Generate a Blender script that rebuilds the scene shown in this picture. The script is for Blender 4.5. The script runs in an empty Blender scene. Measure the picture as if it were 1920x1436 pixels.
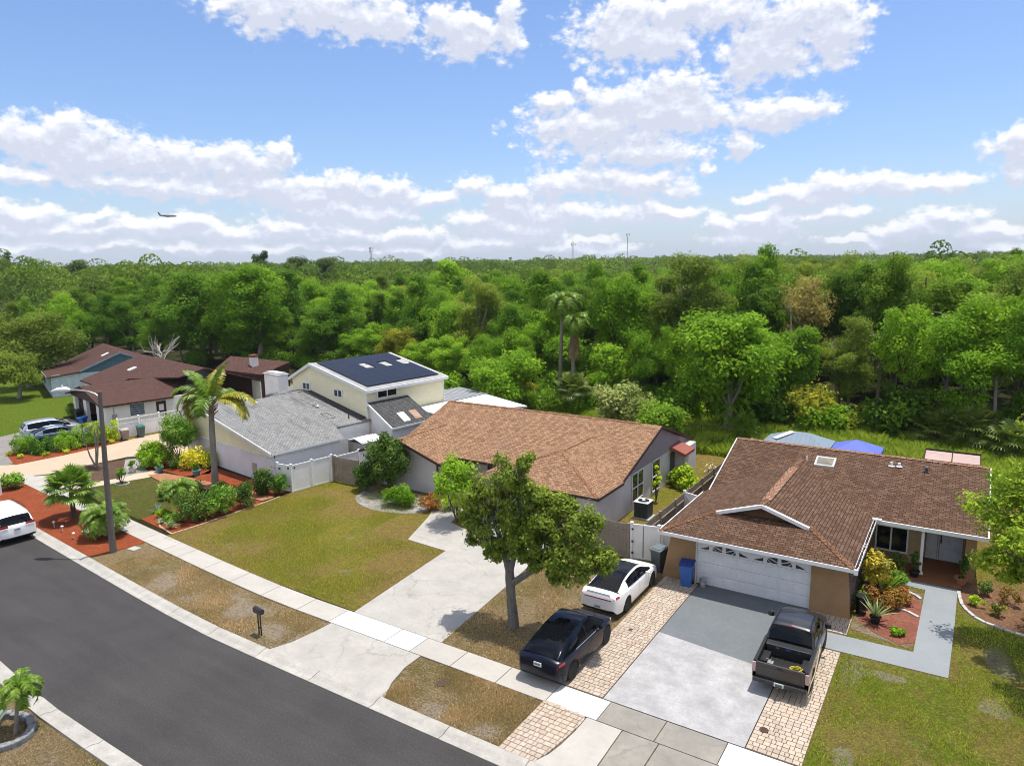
import bpy, bmesh, math, random
import numpy as np
from mathutils import Matrix, Vector
SC = bpy.context.scene
COL = SC.collection
rad = math.radians

# ---------------------------------------------------------------- camera
cam_d = bpy.data.cameras.new('camera'); cam = bpy.data.objects.new('camera', cam_d); COL.objects.link(cam)
cam_d.sensor_width = 36; cam_d.lens = 24.975; cam_d.clip_end = 20000
def look(yaw, pitch, roll):
    F = Vector((-math.sin(yaw)*math.cos(pitch), math.cos(yaw)*math.cos(pitch), -math.sin(pitch)))
    R = Vector((math.cos(yaw), math.sin(yaw), 0)); U = R.cross(F)
    R2 = math.cos(roll)*R + math.sin(roll)*U; U2 = -math.sin(roll)*R + math.cos(roll)*U
    return Matrix((R2, U2, -F)).transposed()
cam.matrix_world = Matrix.Translation((0, 0, 15)) @ look(rad(32.94), rad(9.71), rad(-.856)).to_4x4()
SC.camera = cam

# ---------------------------------------------------------------- sun, exposure
SUN = Vector((0.09, 0.17, 1)).normalized()
sd = bpy.data.lights.new('sun', 'SUN'); sd.energy = 3.8; sd.angle = rad(.53); sd.color = (1, .935, .85)
so = bpy.data.objects.new('sun', sd); COL.objects.link(so)
so.rotation_euler = SUN.to_track_quat('Z', 'Y').to_euler()
SC.view_settings.view_transform = 'Standard'; SC.view_settings.look = 'None'
SC.view_settings.exposure = 0.58; SC.view_settings.gamma = 1
SC.cycles.max_bounces = 6; SC.cycles.diffuse_bounces = 3; SC.cycles.glossy_bounces = 2
SC.cycles.transmission_bounces = 3; SC.cycles.transparent_max_bounces = 6; SC.cycles.volume_bounces = 0
SC.cycles.use_adaptive_sampling = True; SC.cycles.adaptive_threshold = 0.02
SC.cycles.use_denoising = True; SC.cycles.filter_width = 1.0

# ---------------------------------------------------------------- sky: Nishita air plus cumulus placed by compass bearing and height
CLOUDS = [(-46.7,17.8,7.8,2.0),(-50.4,17.2,3.3,1.6),(-42.1,17.2,3.2,1.3),(-36.2,16.2,3.4,1.5),(-32.7,16.8,1.6,2.0),(-37.1,17.3,2.0,1.3),(-53.5,17.6,1.1,0.4),(-24.2,16.3,4.5,2.4),(-19.6,17.5,5.5,1.3),(-21.0,15.8,3.4,1.7),(-13.9,14.3,3.5,2.2),(-9.7,15.0,2.8,2.1),(-11.9,16.2,3.7,1.6),(-16.5,16.9,2.9,1.3),(-15.3,13.2,2.2,1.2),(-29.6,12.0,2.0,0.8),(-27.3,12.9,0.8,0.4),(-24.5,11.9,3.2,1.4),(-21.0,12.2,3.5,1.6),(-26.1,9.9,6.4,2.2),(-21.7,10.6,4.7,2.2),(-19.4,11.0,3.4,1.8),(-14.4,10.2,4.0,1.2),(-11.6,10.3,2.6,1.1),(-22.9,8.0,5.9,1.1),(-15.1,8.0,1.2,1.0),(-15.7,8.8,0.7,0.4),(-17.9,6.8,0.7,0.8),(-28.6,5.9,3.9,1.3),(-23.2,5.9,4.0,1.3),(-20.0,5.0,1.6,0.8),(-32.7,4.3,2.5,1.0),(-24.4,3.6,4.5,1.0),(-20.4,3.4,2.4,0.7),(-29.8,3.7,4.6,1.2),(-9.2,4.9,2.1,1.0),(-11.2,4.3,3.2,1.0),(-6.4,4.9,2.9,1.1),(-3.2,4.6,2.5,0.8),(-1.3,4.8,1.2,0.6),(-14.9,4.3,1.5,0.5),(-13.7,2.7,3.7,1.1),(-16.8,2.6,1.7,0.6),(-9.0,3.1,3.1,0.6),(-14.8,1.5,3.0,0.6),(1.5,6.9,1.7,1.4),(1.5,5.1,1.3,0.9),(-1.5,2.5,2.4,0.7),(-4.2,1.8,3.5,0.7),(0.7,1.6,2.6,0.7),(-7.9,1.0,2.4,0.4),(1.4,0.4,2.0,0.4),(-66.2,8.0,3.3,1.8),(-63.8,9.0,1.8,1.3),(-62.4,7.5,3.9,1.8),(-59.5,7.3,3.4,1.4),(-56.8,7.4,3.2,1.5),(-53.3,7.2,3.3,1.5),(-50.7,7.6,1.9,1.4),(-65.9,5.8,4.3,0.6),(-61.0,5.6,4.4,0.6),(-56.3,5.4,5.8,1.0),(-51.2,5.9,3.4,1.3),(-49.0,5.2,4.3,1.4),(-45.4,5.8,3.6,1.2),(-42.6,5.3,2.4,1.0),(-39.4,5.0,3.1,0.7),(-35.6,6.0,1.9,0.7),(-33.1,5.1,2.5,1.0),(-45.9,4.0,5.3,1.0),(-43.5,3.8,3.3,0.9),(-66.4,3.6,2.7,0.9),(-62.8,3.6,1.9,0.5),(-64.7,2.6,5.8,0.7),(-60.6,2.8,3.0,0.9),(-57.6,3.0,3.2,0.9),(-54.4,2.4,3.0,0.8),(-50.7,2.6,3.1,0.8),(-46.8,2.2,4.8,0.7),(-41.1,2.2,3.7,0.7),(-35.3,3.1,2.5,1.0),(-31.9,2.5,4.2,1.0),(-34.5,1.5,5.1,0.6),(-49.0,4.0,2.7,0.5),(-66.3,1.5,3.7,0.5),(-60.1,1.5,5.6,0.4),(-52.3,1.2,6.2,0.5),(-42.0,1.0,6.3,0.4),(-27.7,1.0,5.0,0.4),(-17.7,16.8,1.5,0.7),(-49.6,7.6,0.5,1.1),(-47.5,3.0,2.4,0.5),(-26.7,1.6,2.1,0.4)]
def build_world():
    w = bpy.data.worlds.new('World'); SC.world = w; w.use_nodes = True
    nt = w.node_tree; nt.nodes.clear(); N = nt.nodes.new; L = nt.links.new
    # density group: input bearing/height in degrees, output field
    g = bpy.data.node_groups.new('cumulus_field', 'ShaderNodeTree')
    g.interface.new_socket('P', in_out='INPUT', socket_type='NodeSocketVector')
    g.interface.new_socket('D', in_out='OUTPUT', socket_type='NodeSocketFloat'); g.interface.new_socket('S', in_out='OUTPUT', socket_type='NodeSocketFloat')
    gi = g.nodes.new('NodeGroupInput'); go = g.nodes.new('NodeGroupOutput')
    n1 = g.nodes.new('ShaderNodeTexNoise'); n1.noise_dimensions = '2D'; n1.inputs['Scale'].default_value = .33; n1.inputs['Detail'].default_value = 3
    n1.inputs['Roughness'].default_value = .5
    g.links.new(gi.outputs[0], n1.inputs['Vector'])
    w1 = g.nodes.new('ShaderNodeVectorMath'); w1.operation = 'MULTIPLY_ADD'
    g.links.new(n1.outputs['Color'], w1.inputs[0]); w1.inputs[1].default_value = (2.6, 1.7, 0); w1.inputs[2].default_value = (-1.3, -.85, 0)
    w2 = g.nodes.new('ShaderNodeVectorMath'); w2.operation = 'ADD'
    g.links.new(gi.outputs[0], w2.inputs[0]); g.links.new(w1.outputs[0], w2.inputs[1])
    cur = None
    for (a, e, ra, re) in CLOUDS:
        m = g.nodes.new('ShaderNodeVectorMath'); m.operation = 'MULTIPLY_ADD'
        g.links.new(w2.outputs[0], m.inputs[0]); m.inputs[1].default_value = (1/ra, 1/re, 0); m.inputs[2].default_value = (-a/ra, -e/re, 0)
        l = g.nodes.new('ShaderNodeVectorMath'); l.operation = 'LENGTH'; g.links.new(m.outputs[0], l.inputs[0])
        if cur is None: cur = l.outputs['Value']
        else:
            mx = g.nodes.new('ShaderNodeMath'); mx.operation = 'SMOOTH_MIN'; mx.inputs[2].default_value = .6
            g.links.new(cur, mx.inputs[0]); g.links.new(l.outputs['Value'], mx.inputs[1]); cur = mx.outputs[0]
    sub = g.nodes.new('ShaderNodeMath'); sub.operation = 'SUBTRACT'; sub.inputs[0].default_value = 1.10; g.links.new(cur, sub.inputs[1])
    cl = g.nodes.new('ShaderNodeMath'); cl.operation = 'MAXIMUM'; cl.inputs[1].default_value = -1.2; g.links.new(sub.outputs[0], cl.inputs[0])
    def noise(sc, det, ro, amt, prev, off):
        n = g.nodes.new('ShaderNodeTexNoise'); n.noise_dimensions = '2D'; n.inputs['Scale'].default_value = sc; n.inputs['Detail'].default_value = det
        n.inputs['Roughness'].default_value = ro
        mp = g.nodes.new('ShaderNodeVectorMath'); mp.operation = 'MULTIPLY_ADD'; mp.inputs[1].default_value = (1, 1.5, 1); mp.inputs[2].default_value = (off, off*.7, off)
        g.links.new(gi.outputs[0], mp.inputs[0]); g.links.new(mp.outputs[0], n.inputs['Vector'])
        m = g.nodes.new('ShaderNodeMath'); m.operation = 'MULTIPLY_ADD'; m.inputs[1].default_value = amt; g.links.new(n.outputs['Fac'], m.inputs[0])
        s2 = g.nodes.new('ShaderNodeMath'); s2.operation = 'SUBTRACT'; g.links.new(prev, s2.inputs[0]); s2.inputs[1].default_value = amt*.5
        g.links.new(s2.outputs[0], m.inputs[2]); return m.outputs[0]
    o = noise(.45, 3, .55, 1.0, cl.outputs[0], 3.1)
    g.links.new(o, go.inputs[1])
    o = noise(1.6, 6, .52, .6, o, 7.7)
    vo = g.nodes.new('ShaderNodeTexVoronoi'); vo.voronoi_dimensions = '2D'; vo.feature = 'F1'; vo.inputs['Scale'].default_value = .95; vo.inputs['Detail'].default_value = 2.5; vo.inputs['Roughness'].default_value = .55; vo.normalize = True
    nw = g.nodes.new('ShaderNodeTexNoise'); nw.noise_dimensions = '2D'; nw.inputs['Scale'].default_value = 2.2; nw.inputs['Detail'].default_value = 4; g.links.new(gi.outputs[0], nw.inputs['Vector'])
    wv = g.nodes.new('ShaderNodeVectorMath'); wv.operation = 'MULTIPLY_ADD'; wv.inputs[1].default_value = (.55, .45, 0); g.links.new(nw.outputs['Color'], wv.inputs[0])
    sy = g.nodes.new('ShaderNodeVectorMath'); sy.operation = 'MULTIPLY'; sy.inputs[1].default_value = (1, 1.45, 0); g.links.new(gi.outputs[0], sy.inputs[0]); g.links.new(sy.outputs[0], wv.inputs[2]); g.links.new(wv.outputs[0], vo.inputs['Vector'])
    vm = g.nodes.new('ShaderNodeMath'); vm.operation = 'MULTIPLY_ADD'; vm.inputs[1].default_value = -1.15; g.links.new(vo.outputs['Distance'], vm.inputs[0])
    va = g.nodes.new('ShaderNodeMath'); va.operation = 'ADD'; va.inputs[1].default_value = .40; g.links.new(o, va.inputs[0]); g.links.new(va.outputs[0], vm.inputs[2]); o = vm.outputs[0]
    g.links.new(o, go.inputs[0])
    # main
    sky = N('ShaderNodeTexSky'); sky.sky_type = 'NISHITA'; sky.sun_disc = False
    sky.sun_elevation = math.asin(SUN.z); sky.sun_rotation = math.atan2(SUN.x, SUN.y)
    sky.altitude = 0; sky.air_density = 1.0; sky.dust_density = 1.2; sky.ozone_density = 1.6
    tc = N('ShaderNodeTexCoord'); sp = N('ShaderNodeSeparateXYZ'); L(tc.outputs['Generated'], sp.inputs[0])
    at = N('ShaderNodeMath'); at.operation = 'ARCTAN2'; L(sp.outputs[0], at.inputs[0]); L(sp.outputs[1], at.inputs[1])
    asn = N('ShaderNodeMath'); asn.operation = 'ARCSINE'; L(sp.outputs[2], asn.inputs[0])
    da = N('ShaderNodeMath'); da.operation = 'MULTIPLY'; da.inputs[1].default_value = 57.2958; L(at.outputs[0], da.inputs[0])
    de = N('ShaderNodeMath'); de.operation = 'MULTIPLY'; de.inputs[1].default_value = 57.2958; L(asn.outputs[0], de.inputs[0])
    cm = N('ShaderNodeCombineXYZ'); L(da.outputs[0], cm.inputs[0]); L(de.outputs[0], cm.inputs[1])
    d1 = N('ShaderNodeGroup'); d1.node_tree = g; L(cm.outputs[0], d1.inputs[0])
    up = N('ShaderNodeVectorMath'); up.operation = 'ADD'; up.inputs[1].default_value = (.1, .65, 0); L(cm.outputs[0], up.inputs[0])
    d2 = N('ShaderNodeGroup'); d2.node_tree = g; L(up.outputs[0], d2.inputs[0])
    cov = N('ShaderNodeMapRange'); cov.interpolation_type = 'SMOOTHSTEP'; cov.inputs[1].default_value = -.02; cov.inputs[2].default_value = .58
    L(d1.outputs[0], cov.inputs[0])
    df = N('ShaderNodeMath'); df.operation = 'SUBTRACT'; L(d1.outputs[0], df.inputs[0]); L(d2.outputs[0], df.inputs[1])
    l1 = N('ShaderNodeMapRange'); l1.inputs[1].default_value = -.35; l1.inputs[2].default_value = .52; l1.inputs[3].default_value = 1; l1.inputs[4].default_value = .05; L(d2.outputs[1], l1.inputs[0])
    lit = N('ShaderNodeMath'); lit.operation = 'MULTIPLY_ADD'; lit.inputs[1].default_value = .8; L(df.outputs[0], lit.inputs[0]); L(l1.outputs[0], lit.inputs[2])
    cr = N('ShaderNodeValToRGB'); L(lit.outputs[0], cr.inputs[0])
    cr.color_ramp.elements[0].color = (.47, .50, .59, 1); cr.color_ramp.elements[1].color = (.72, .72, .72, 1)
    k = cr.color_ramp.elements.new(.45); k.color = (.57, .60, .68, 1)
    k = cr.color_ramp.elements.new(.72); k.color = (.67, .68, .71, 1)
    # air
    ab = N('ShaderNodeVectorMath'); ab.operation = 'SCALE'; ab.inputs['Scale'].default_value = .15; L(sky.outputs[0], ab.inputs[0])
    tint = N('ShaderNodeVectorMath'); tint.operation = 'MULTIPLY'; tint.inputs[1].default_value = (.57, .65, .80); L(ab.outputs[0], tint.inputs[0])
    hz = N('ShaderNodeMapRange'); hz.interpolation_type = 'SMOOTHSTEP'; hz.inputs[1].default_value = 8; hz.inputs[2].default_value = -1; hz.inputs[3].default_value = 0; hz.inputs[4].default_value = .5; L(de.outputs[0], hz.inputs[0])
    mix0 = N('ShaderNodeMix'); mix0.data_type = 'RGBA'; L(hz.outputs[0], mix0.inputs[0]); L(tint.outputs[0], mix0.inputs[6]); mix0.inputs[7].default_value = (.52, .59, .72, 1)
    mix = N('ShaderNodeMix'); mix.data_type = 'RGBA'; L(cov.outputs[0], mix.inputs[0]); L(mix0.outputs[2], mix.inputs[6]); L(cr.outputs[0], mix.inputs[7])
    # unseen cloud added overhead and behind the view to lift the fill light
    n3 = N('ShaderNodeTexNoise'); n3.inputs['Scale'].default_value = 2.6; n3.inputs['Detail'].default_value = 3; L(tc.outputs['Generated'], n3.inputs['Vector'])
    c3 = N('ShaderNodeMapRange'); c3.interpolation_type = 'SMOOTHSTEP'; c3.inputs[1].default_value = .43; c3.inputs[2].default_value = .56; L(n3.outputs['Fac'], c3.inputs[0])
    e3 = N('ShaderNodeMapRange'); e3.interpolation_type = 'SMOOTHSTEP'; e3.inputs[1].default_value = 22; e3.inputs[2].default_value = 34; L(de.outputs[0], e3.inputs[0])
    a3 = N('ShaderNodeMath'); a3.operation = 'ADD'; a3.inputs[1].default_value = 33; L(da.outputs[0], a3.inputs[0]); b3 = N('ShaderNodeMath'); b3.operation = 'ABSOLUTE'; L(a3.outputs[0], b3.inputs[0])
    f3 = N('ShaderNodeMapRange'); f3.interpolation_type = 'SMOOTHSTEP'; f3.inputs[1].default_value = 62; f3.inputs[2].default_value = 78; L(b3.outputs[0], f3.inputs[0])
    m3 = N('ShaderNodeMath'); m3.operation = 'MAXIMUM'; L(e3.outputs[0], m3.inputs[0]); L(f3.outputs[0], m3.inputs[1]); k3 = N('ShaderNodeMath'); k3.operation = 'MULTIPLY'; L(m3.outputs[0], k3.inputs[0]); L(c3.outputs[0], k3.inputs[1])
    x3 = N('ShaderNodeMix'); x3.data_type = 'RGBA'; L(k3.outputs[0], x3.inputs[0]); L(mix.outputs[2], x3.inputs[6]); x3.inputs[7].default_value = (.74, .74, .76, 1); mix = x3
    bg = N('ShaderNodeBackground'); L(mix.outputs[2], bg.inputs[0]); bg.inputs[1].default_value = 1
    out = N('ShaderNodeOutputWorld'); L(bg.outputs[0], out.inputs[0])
build_world()
SC.world.cycles.sampling_method = 'NONE'

# ---------------------------------------------------------------- mesh helpers
class MB:
    """collects polygons; build() links them as ONE mesh object with metre-scaled UVs"""
    def __init__(s, off=(0, 0, 0)): s.v = []; s.f = []; s.m = []; s.t = []; s.off = off
    def poly(s, pts, mi=0, t=None):
        n = len(s.v); s.v += [tuple(p) for p in pts]; s.f.append(list(range(n, n+len(pts)))); s.m.append(mi); s.t.append(random.random() if t is None else t)
    def box(s, x0, y0, z0, x1, y1, z1, mi=0, t=None, rot=0, piv=None):
        t = random.random() if t is None else t
        P = [(x0,y0,z0),(x1,y0,z0),(x1,y1,z0),(x0,y1,z0),(x0,y0,z1),(x1,y0,z1),(x1,y1,z1),(x0,y1,z1)]
        if rot:
            px, py = piv or ((x0+x1)/2, (y0+y1)/2); c, sn = math.cos(rot), math.sin(rot)
            P = [(px+(x-px)*c-(y-py)*sn, py+(x-px)*sn+(y-py)*c, z) for x, y, z in P]
        n = len(s.v); s.v += P
        for q in ((3,2,1,0),(4,5,6,7),(0,1,5,4),(1,2,6,5),(2,3,7,6),(3,0,4,7)): s.f.append([n+i for i in q]); s.m.append(mi); s.t.append(t)
    def slab(s, pts, th, mi=0, t=None):
        """top polygon pts (3D, counter-clockwise from above) thickened downwards"""
        t = random.random() if t is None else t
        k = len(pts); n = len(s.v); s.v += [tuple(p) for p in pts] + [(p[0], p[1], p[2]-th) for p in pts]
        s.f.append([n+i for i in range(k)]); s.m.append(mi); s.t.append(t)
        s.f.append([n+k+i for i in reversed(range(k))]); s.m.append(mi); s.t.append(t)
        for i in range(k):
            j = (i+1) % k; s.f.append([n+i, n+k+i, n+k+j, n+j]); s.m.append(mi); s.t.append(t)
    def prism(s, pts2, z0, z1, mi=0, t=None): s.slab([(p[0], p[1], z1) for p in pts2], z1-z0, mi, t)
    def extr(s, pts, d, mi=0):
        """polygon extruded along vector d"""
        k = len(pts); n = len(s.v); t = random.random()
        s.v += [tuple(p) for p in pts] + [(p[0]+d[0], p[1]+d[1], p[2]+d[2]) for p in pts]
        s.f.append([n+i for i in reversed(range(k))]); s.m.append(mi); s.t.append(t)
        s.f.append([n+k+i for i in range(k)]); s.m.append(mi); s.t.append(t)
        for i in range(k):
            j = (i+1) % k; s.f.append([n+i, n+j, n+k+j, n+k+i]); s.m.append(mi); s.t.append(t)
    def tube(s, path, r, n=8, mi=0, cap=True, sx=1.0):
        """tapered tube along points; r a number or list"""
        k = len(path); rr = r if isinstance(r, (list, tuple)) else [r]*k; base = len(s.v); t = random.random()
        for i, p in enumerate(path):
            p = Vector(p); a = Vector(path[max(0, i-1)]); b = Vector(path[min(k-1, i+1)]); d = (b-a).normalized()
            u = d.cross(Vector((0, 0, 1)) if abs(d.z) < .95 else Vector((0, 1, 0))).normalized(); w = d.cross(u)
            for j in range(n):
                th = 2*math.pi*j/n; q = p + (u*math.cos(th)*sx + w*math.sin(th))*rr[i]; s.v.append(tuple(q))
        for i in range(k-1):
            for j in range(n):
                a = base+i*n+j; b = base+i*n+(j+1) % n; s.f.append([a, a+n, b+n, b]); s.m.append(mi); s.t.append(t)
        if cap:
            s.f.append([base+j for j in range(n)]); s.m.append(mi); s.t.append(t)
            s.f.append([base+(k-1)*n+j for j in reversed(range(n))]); s.m.append(mi); s.t.append(t)
    def lathe(s, c, prof, n=16, mi=0, sx=1, sy=1):
        base = len(s.v); t = random.random()
        for r, z in prof:
            for j in range(n):
                a = 2*math.pi*j/n; s.v.append((c[0]+r*sx*math.cos(a), c[1]+r*sy*math.sin(a), c[2]+z))
        for i in range(len(prof)-1):
            for j in range(n):
                a = base+i*n+j; b = base+i*n+(j+1) % n; s.f.append([a, b, b+n, a+n]); s.m.append(mi); s.t.append(t)
        s.f.append([base+j for j in reversed(range(n))]); s.m.append(mi); s.t.append(t)
        s.f.append([base+(len(prof)-1)*n+j for j in range(n)]); s.m.append(mi); s.t.append(t)
    def islands(s, name, mats, parent=None, **k):
        """one object per separate piece"""
        par = list(range(len(s.v)))
        def find(a):
            while par[a] != a: par[a] = par[par[a]]; a = par[a]
            return a
        key = {}
        for i, p in enumerate(s.v):
            q = tuple(round(c, 3) for c in p)
            if q in key: par[find(i)] = find(key[q])
            else: key[q] = i
        for f in s.f:
            for a in f[1:]: par[find(a)] = find(f[0])
        by = {}
        for fi, f in enumerate(s.f): by.setdefault(find(f[0]), []).append(fi)
        out = []
        for fs in by.values():
            m_ = MB(off=s.off); mp = {}
            for fi in fs:
                g = []
                for a in s.f[fi]:
                    if a not in mp: mp[a] = len(m_.v); m_.v.append(s.v[a])
                    g.append(mp[a])
                m_.f.append(g); m_.m.append(s.m[fi]); m_.t.append(s.t[fi])
            out.append(m_.build(name, mats, parent, **k))
        return out
    def build(s, name, mats, parent=None, smooth=False, bevel=0, loc=None, label=None):
        me = bpy.data.meshes.new(name); ox, oy, oz = s.off
        me.from_pydata([(x-ox, y-oy, z-oz) for x, y, z in s.v], [], s.f)
        if not isinstance(mats, (list, tuple)): mats = [mats]
        for m in mats: me.materials.append(m)
        me.polygons.foreach_set('material_index', s.m)
        me.uv_layers.new(name='UVMap'); me.color_attributes.new('tint', 'FLOAT_COLOR', 'CORNER')
        UV = np.zeros((len(me.loops), 2)); TT = np.ones((len(me.loops), 4))
        for p in me.polygons:
            nn = p.normal
            if abs(nn.z) > .999: u = Vector((1, 0, 0)); v = Vector((0, 1, 0))
            else: u = Vector((-nn.y, nn.x, 0)).normalized(); v = nn.cross(u)
            for li in p.loop_indices:
                c = me.vertices[me.loops[li].vertex_index].co; UV[li] = (c.dot(u), c.dot(v))
            TT[p.loop_start:p.loop_start+p.loop_total, :3] = s.t[p.index]
        me.uv_layers['UVMap'].data.foreach_set('uv', UV.ravel()); me.color_attributes['tint'].data.foreach_set('color', TT.ravel())
        if smooth:
            me.polygons.foreach_set('use_smooth', [True]*len(me.polygons))
            me.set_sharp_from_angle(angle=rad(35))
        me.update()
        o = bpy.data.objects.new(name, me); COL.objects.link(o)
        if parent is not None: o.parent = parent
        if loc: o.location = loc
        if bevel:
            b = o.modifiers.new('b', 'BEVEL'); b.width = bevel; b.segments = 2; b.limit_method = 'ANGLE'
        if label: o['label'] = label
        return o

def tag(o, label, cat, group=None):
    o['label'] = label; o['category'] = cat
    if group: o['group'] = group
    return o
def thing(name, label, cat, loc=(0, 0, 0), rz=0, group=None):
    o = bpy.data.objects.new(name, None); COL.objects.link(o); o.location = loc; o.rotation_euler = (0, 0, rz)
    o.empty_display_size = .2
    return tag(o, label, cat, group)
def struct(o, kind='structure'): o['kind'] = kind; return o
KIDS = {}
def dup(root, loc, rz=0, scale=1, label=None, group=None, cat=None):
    """copy of a thing with copies of its parts and their sub-parts (shared mesh data)"""
    if root not in KIDS: KIDS[root] = [(c, list(c.children)) for c in root.children]
    r = root.copy(); COL.objects.link(r); r.location = loc; r.rotation_euler = (0, 0, rz)
    r.scale = (scale,)*3 if not isinstance(scale, (tuple, list)) else scale
    if label: r['label'] = label
    if group: r['group'] = group
    if cat: r['category'] = cat
    for c, gs in KIDS[root]:
        k = c.copy(); COL.objects.link(k); k.parent = r
        for g in gs:
            q = g.copy(); COL.objects.link(q); q.parent = k
    return r

# ---------------------------------------------------------------- materials
def srgb(r, g, b):
    f = lambda c: (c/255/12.92) if c/255 <= .04045 else ((c/255+.055)/1.055)**2.4
    return (f(r), f(g), f(b))
class NT:
    def __init__(s, name):
        s.m = bpy.data.materials.new(name); s.m.use_nodes = True; s.t = s.m.node_tree; s.t.nodes.clear()
        s.out = s.t.nodes.new('ShaderNodeOutputMaterial'); s.b = s.t.nodes.new('ShaderNodeBsdfPrincipled'); s.t.links.new(s.b.outputs[0], s.out.inputs[0])
        s.tc = s.t.nodes.new('ShaderNodeTexCoord')
    def n(s, ty, **kw):
        o = s.t.nodes.new(ty)
        for k, v in kw.items():
            if k.startswith('i_'):
                o.inputs[k[2:].replace('_', ' ')].default_value = v
            else: setattr(o, k, v)
        return o
    def l(s, a, b): s.t.links.new(a, b)
    def noise(s, scale, detail=4, rough=.55, vec=None, stretch=None, dist=0):
        o = s.n('ShaderNodeTexNoise'); o.inputs['Scale'].default_value = scale; o.inputs['Detail'].default_value = detail; o.inputs['Roughness'].default_value = rough
        o.inputs['Distortion'].default_value = dist
        v = vec or s.tc.outputs['Object']
        if stretch:
            mp = s.n('ShaderNodeMapping'); mp.inputs['Scale'].default_value = stretch; s.l(v, mp.inputs[0]); v = mp.outputs[0]
        s.l(v, o.inputs['Vector']); return o.outputs['Fac']
    def ramp(s, fac, stops):
        r = s.n('ShaderNodeValToRGB'); s.l(fac, r.inputs[0]); e = r.color_ramp.elements
        while len(e) > 2: e.remove(e[-1])
        for i, (p, c) in enumerate(stops):
            if i < 2: k = e[i]; k.position = p
            else: k = e.new(p)
            k.color = (*c, 1) if len(c) == 3 else c
        return r.outputs[0]
    def rng(s, fac, a, b, c=0, d=1):
        r = s.n('ShaderNodeMapRange'); s.l(fac, r.inputs[0])
        for i, v in enumerate((a, b, c, d)): r.inputs[i+1].default_value = v
        return r.outputs[0]
    def mix(s, fac, a, b, mode='MIX'):
        m = s.n('ShaderNodeMix', data_type='RGBA', blend_type=mode)
        for v, i in ((fac, 0), (a, 6), (b, 7)):
            if isinstance(v, (int, float)): m.inputs[i].default_value = v
            elif isinstance(v, (tuple, list)): m.inputs[i].default_value = (*v, 1) if len(v) == 3 else v
            else: s.l(v, m.inputs[i])
        return m.outputs[2]
    def bump(s, h, strength, dist=.02):
        b = s.n('ShaderNodeBump'); b.inputs['Strength'].default_value = strength; b.inputs['Distance'].default_value = dist
        s.l(h, b.inputs['Height']); s.l(b.outputs[0], s.b.inputs['Normal'])
    def base(s, c):
        if isinstance(c, (tuple, list)): s.b.inputs['Base Color'].default_value = (*c, 1)
        else: s.l(c, s.b.inputs['Base Color'])
    def set(s, rough=.8, metal=0, spec=.3, coat=0):
        s.b.inputs['Roughness'].default_value = rough; s.b.inputs['Metallic'].default_value = metal
        s.b.inputs['Specular IOR Level'].default_value = spec; s.b.inputs['Coat Weight'].default_value = coat
        s.b.inputs['Coat Roughness'].default_value = .05
        return s.m
MATS = {}
def plain(name, c, rough=.7, metal=0, spec=.35, coat=0, dirt=.12, sc=2.5, bump=0, fine=40):
    """painted / moulded surface with slight blotches and grain"""
    if name in MATS: return MATS[name]
    m = NT(name); a = m.noise(sc, 5, .6); f = m.noise(fine, 3, .6)
    c2 = tuple(x*(1-dirt*2.2) for x in c); c1 = tuple(min(1, x*(1+dirt*.5)) for x in c)
    col = m.mix(m.rng(a, .3, .7), c2, c1); col = m.mix(m.rng(f, .3, .7, 0, dirt*1.6), col, tuple(x*.6 for x in c))
    m.base(col)
    if bump: m.bump(f, bump, .01)
    MATS[name] = m.set(rough, metal, spec, coat); return MATS[name]
def shingles(name, c1, c2, c3, stain=None, stains=0.0):
    m = NT(name); uv = m.tc.outputs['UV']
    br = m.n('ShaderNodeTexBrick'); m.l(uv, br.inputs['Vector']); br.inputs['Scale'].default_value = 1
    br.inputs['Brick Width'].default_value = .27; br.inputs['Row Height'].default_value = .145; br.inputs['Mortar Size'].default_value = .012
    br.inputs['Color1'].default_value = (0, 0, 0, 1); br.inputs['Color2'].default_value = (1, 1, 1, 1); br.inputs['Mortar'].default_value = (.0, .0, .0, 1); br.offset = .37; br.squash = 1
    sep = m.n('ShaderNodeSeparateColor'); m.l(br.outputs['Color'], sep.inputs[0])
    big = m.noise(.9, 4, .6); fine = m.noise(28, 4, .7)
    mp = m.noise(3.0, 3, .6, vec=uv, stretch=(1.2, 3.2, 1))
    s = m.n('ShaderNodeMath', operation='ADD'); m.l(sep.outputs[0], s.inputs[0]); m.l(m.rng(mp, .3, .7, -.35, .35), s.inputs[1])
    col = m.ramp(s.outputs[0], [(0, c1), (.5, c2), (1, c3)])
    col = m.mix(m.rng(fine, .35, .65, 0, .45), col, tuple(x*.55 for x in c1))
    col = m.mix(m.rng(big, .35, .7, 0, .3), col, c2)
    col = m.mix(br.outputs['Fac'], col, tuple(x*.35 for x in c1))
    if stain:
        st = m.noise(.5, 6, .7, vec=uv, stretch=(2.4, .35, 1)); col = m.mix(m.rng(st, .52, .68, 0, stains), col, stain)
    m.base(col)
    h = m.n('ShaderNodeMath', operation='SUBTRACT'); m.l(fine, h.inputs[0]); m.l(br.outputs['Fac'], h.inputs[1])
    m.bump(h.outputs[0], .9, .012)
    return m.set(.92, 0, .15)
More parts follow.
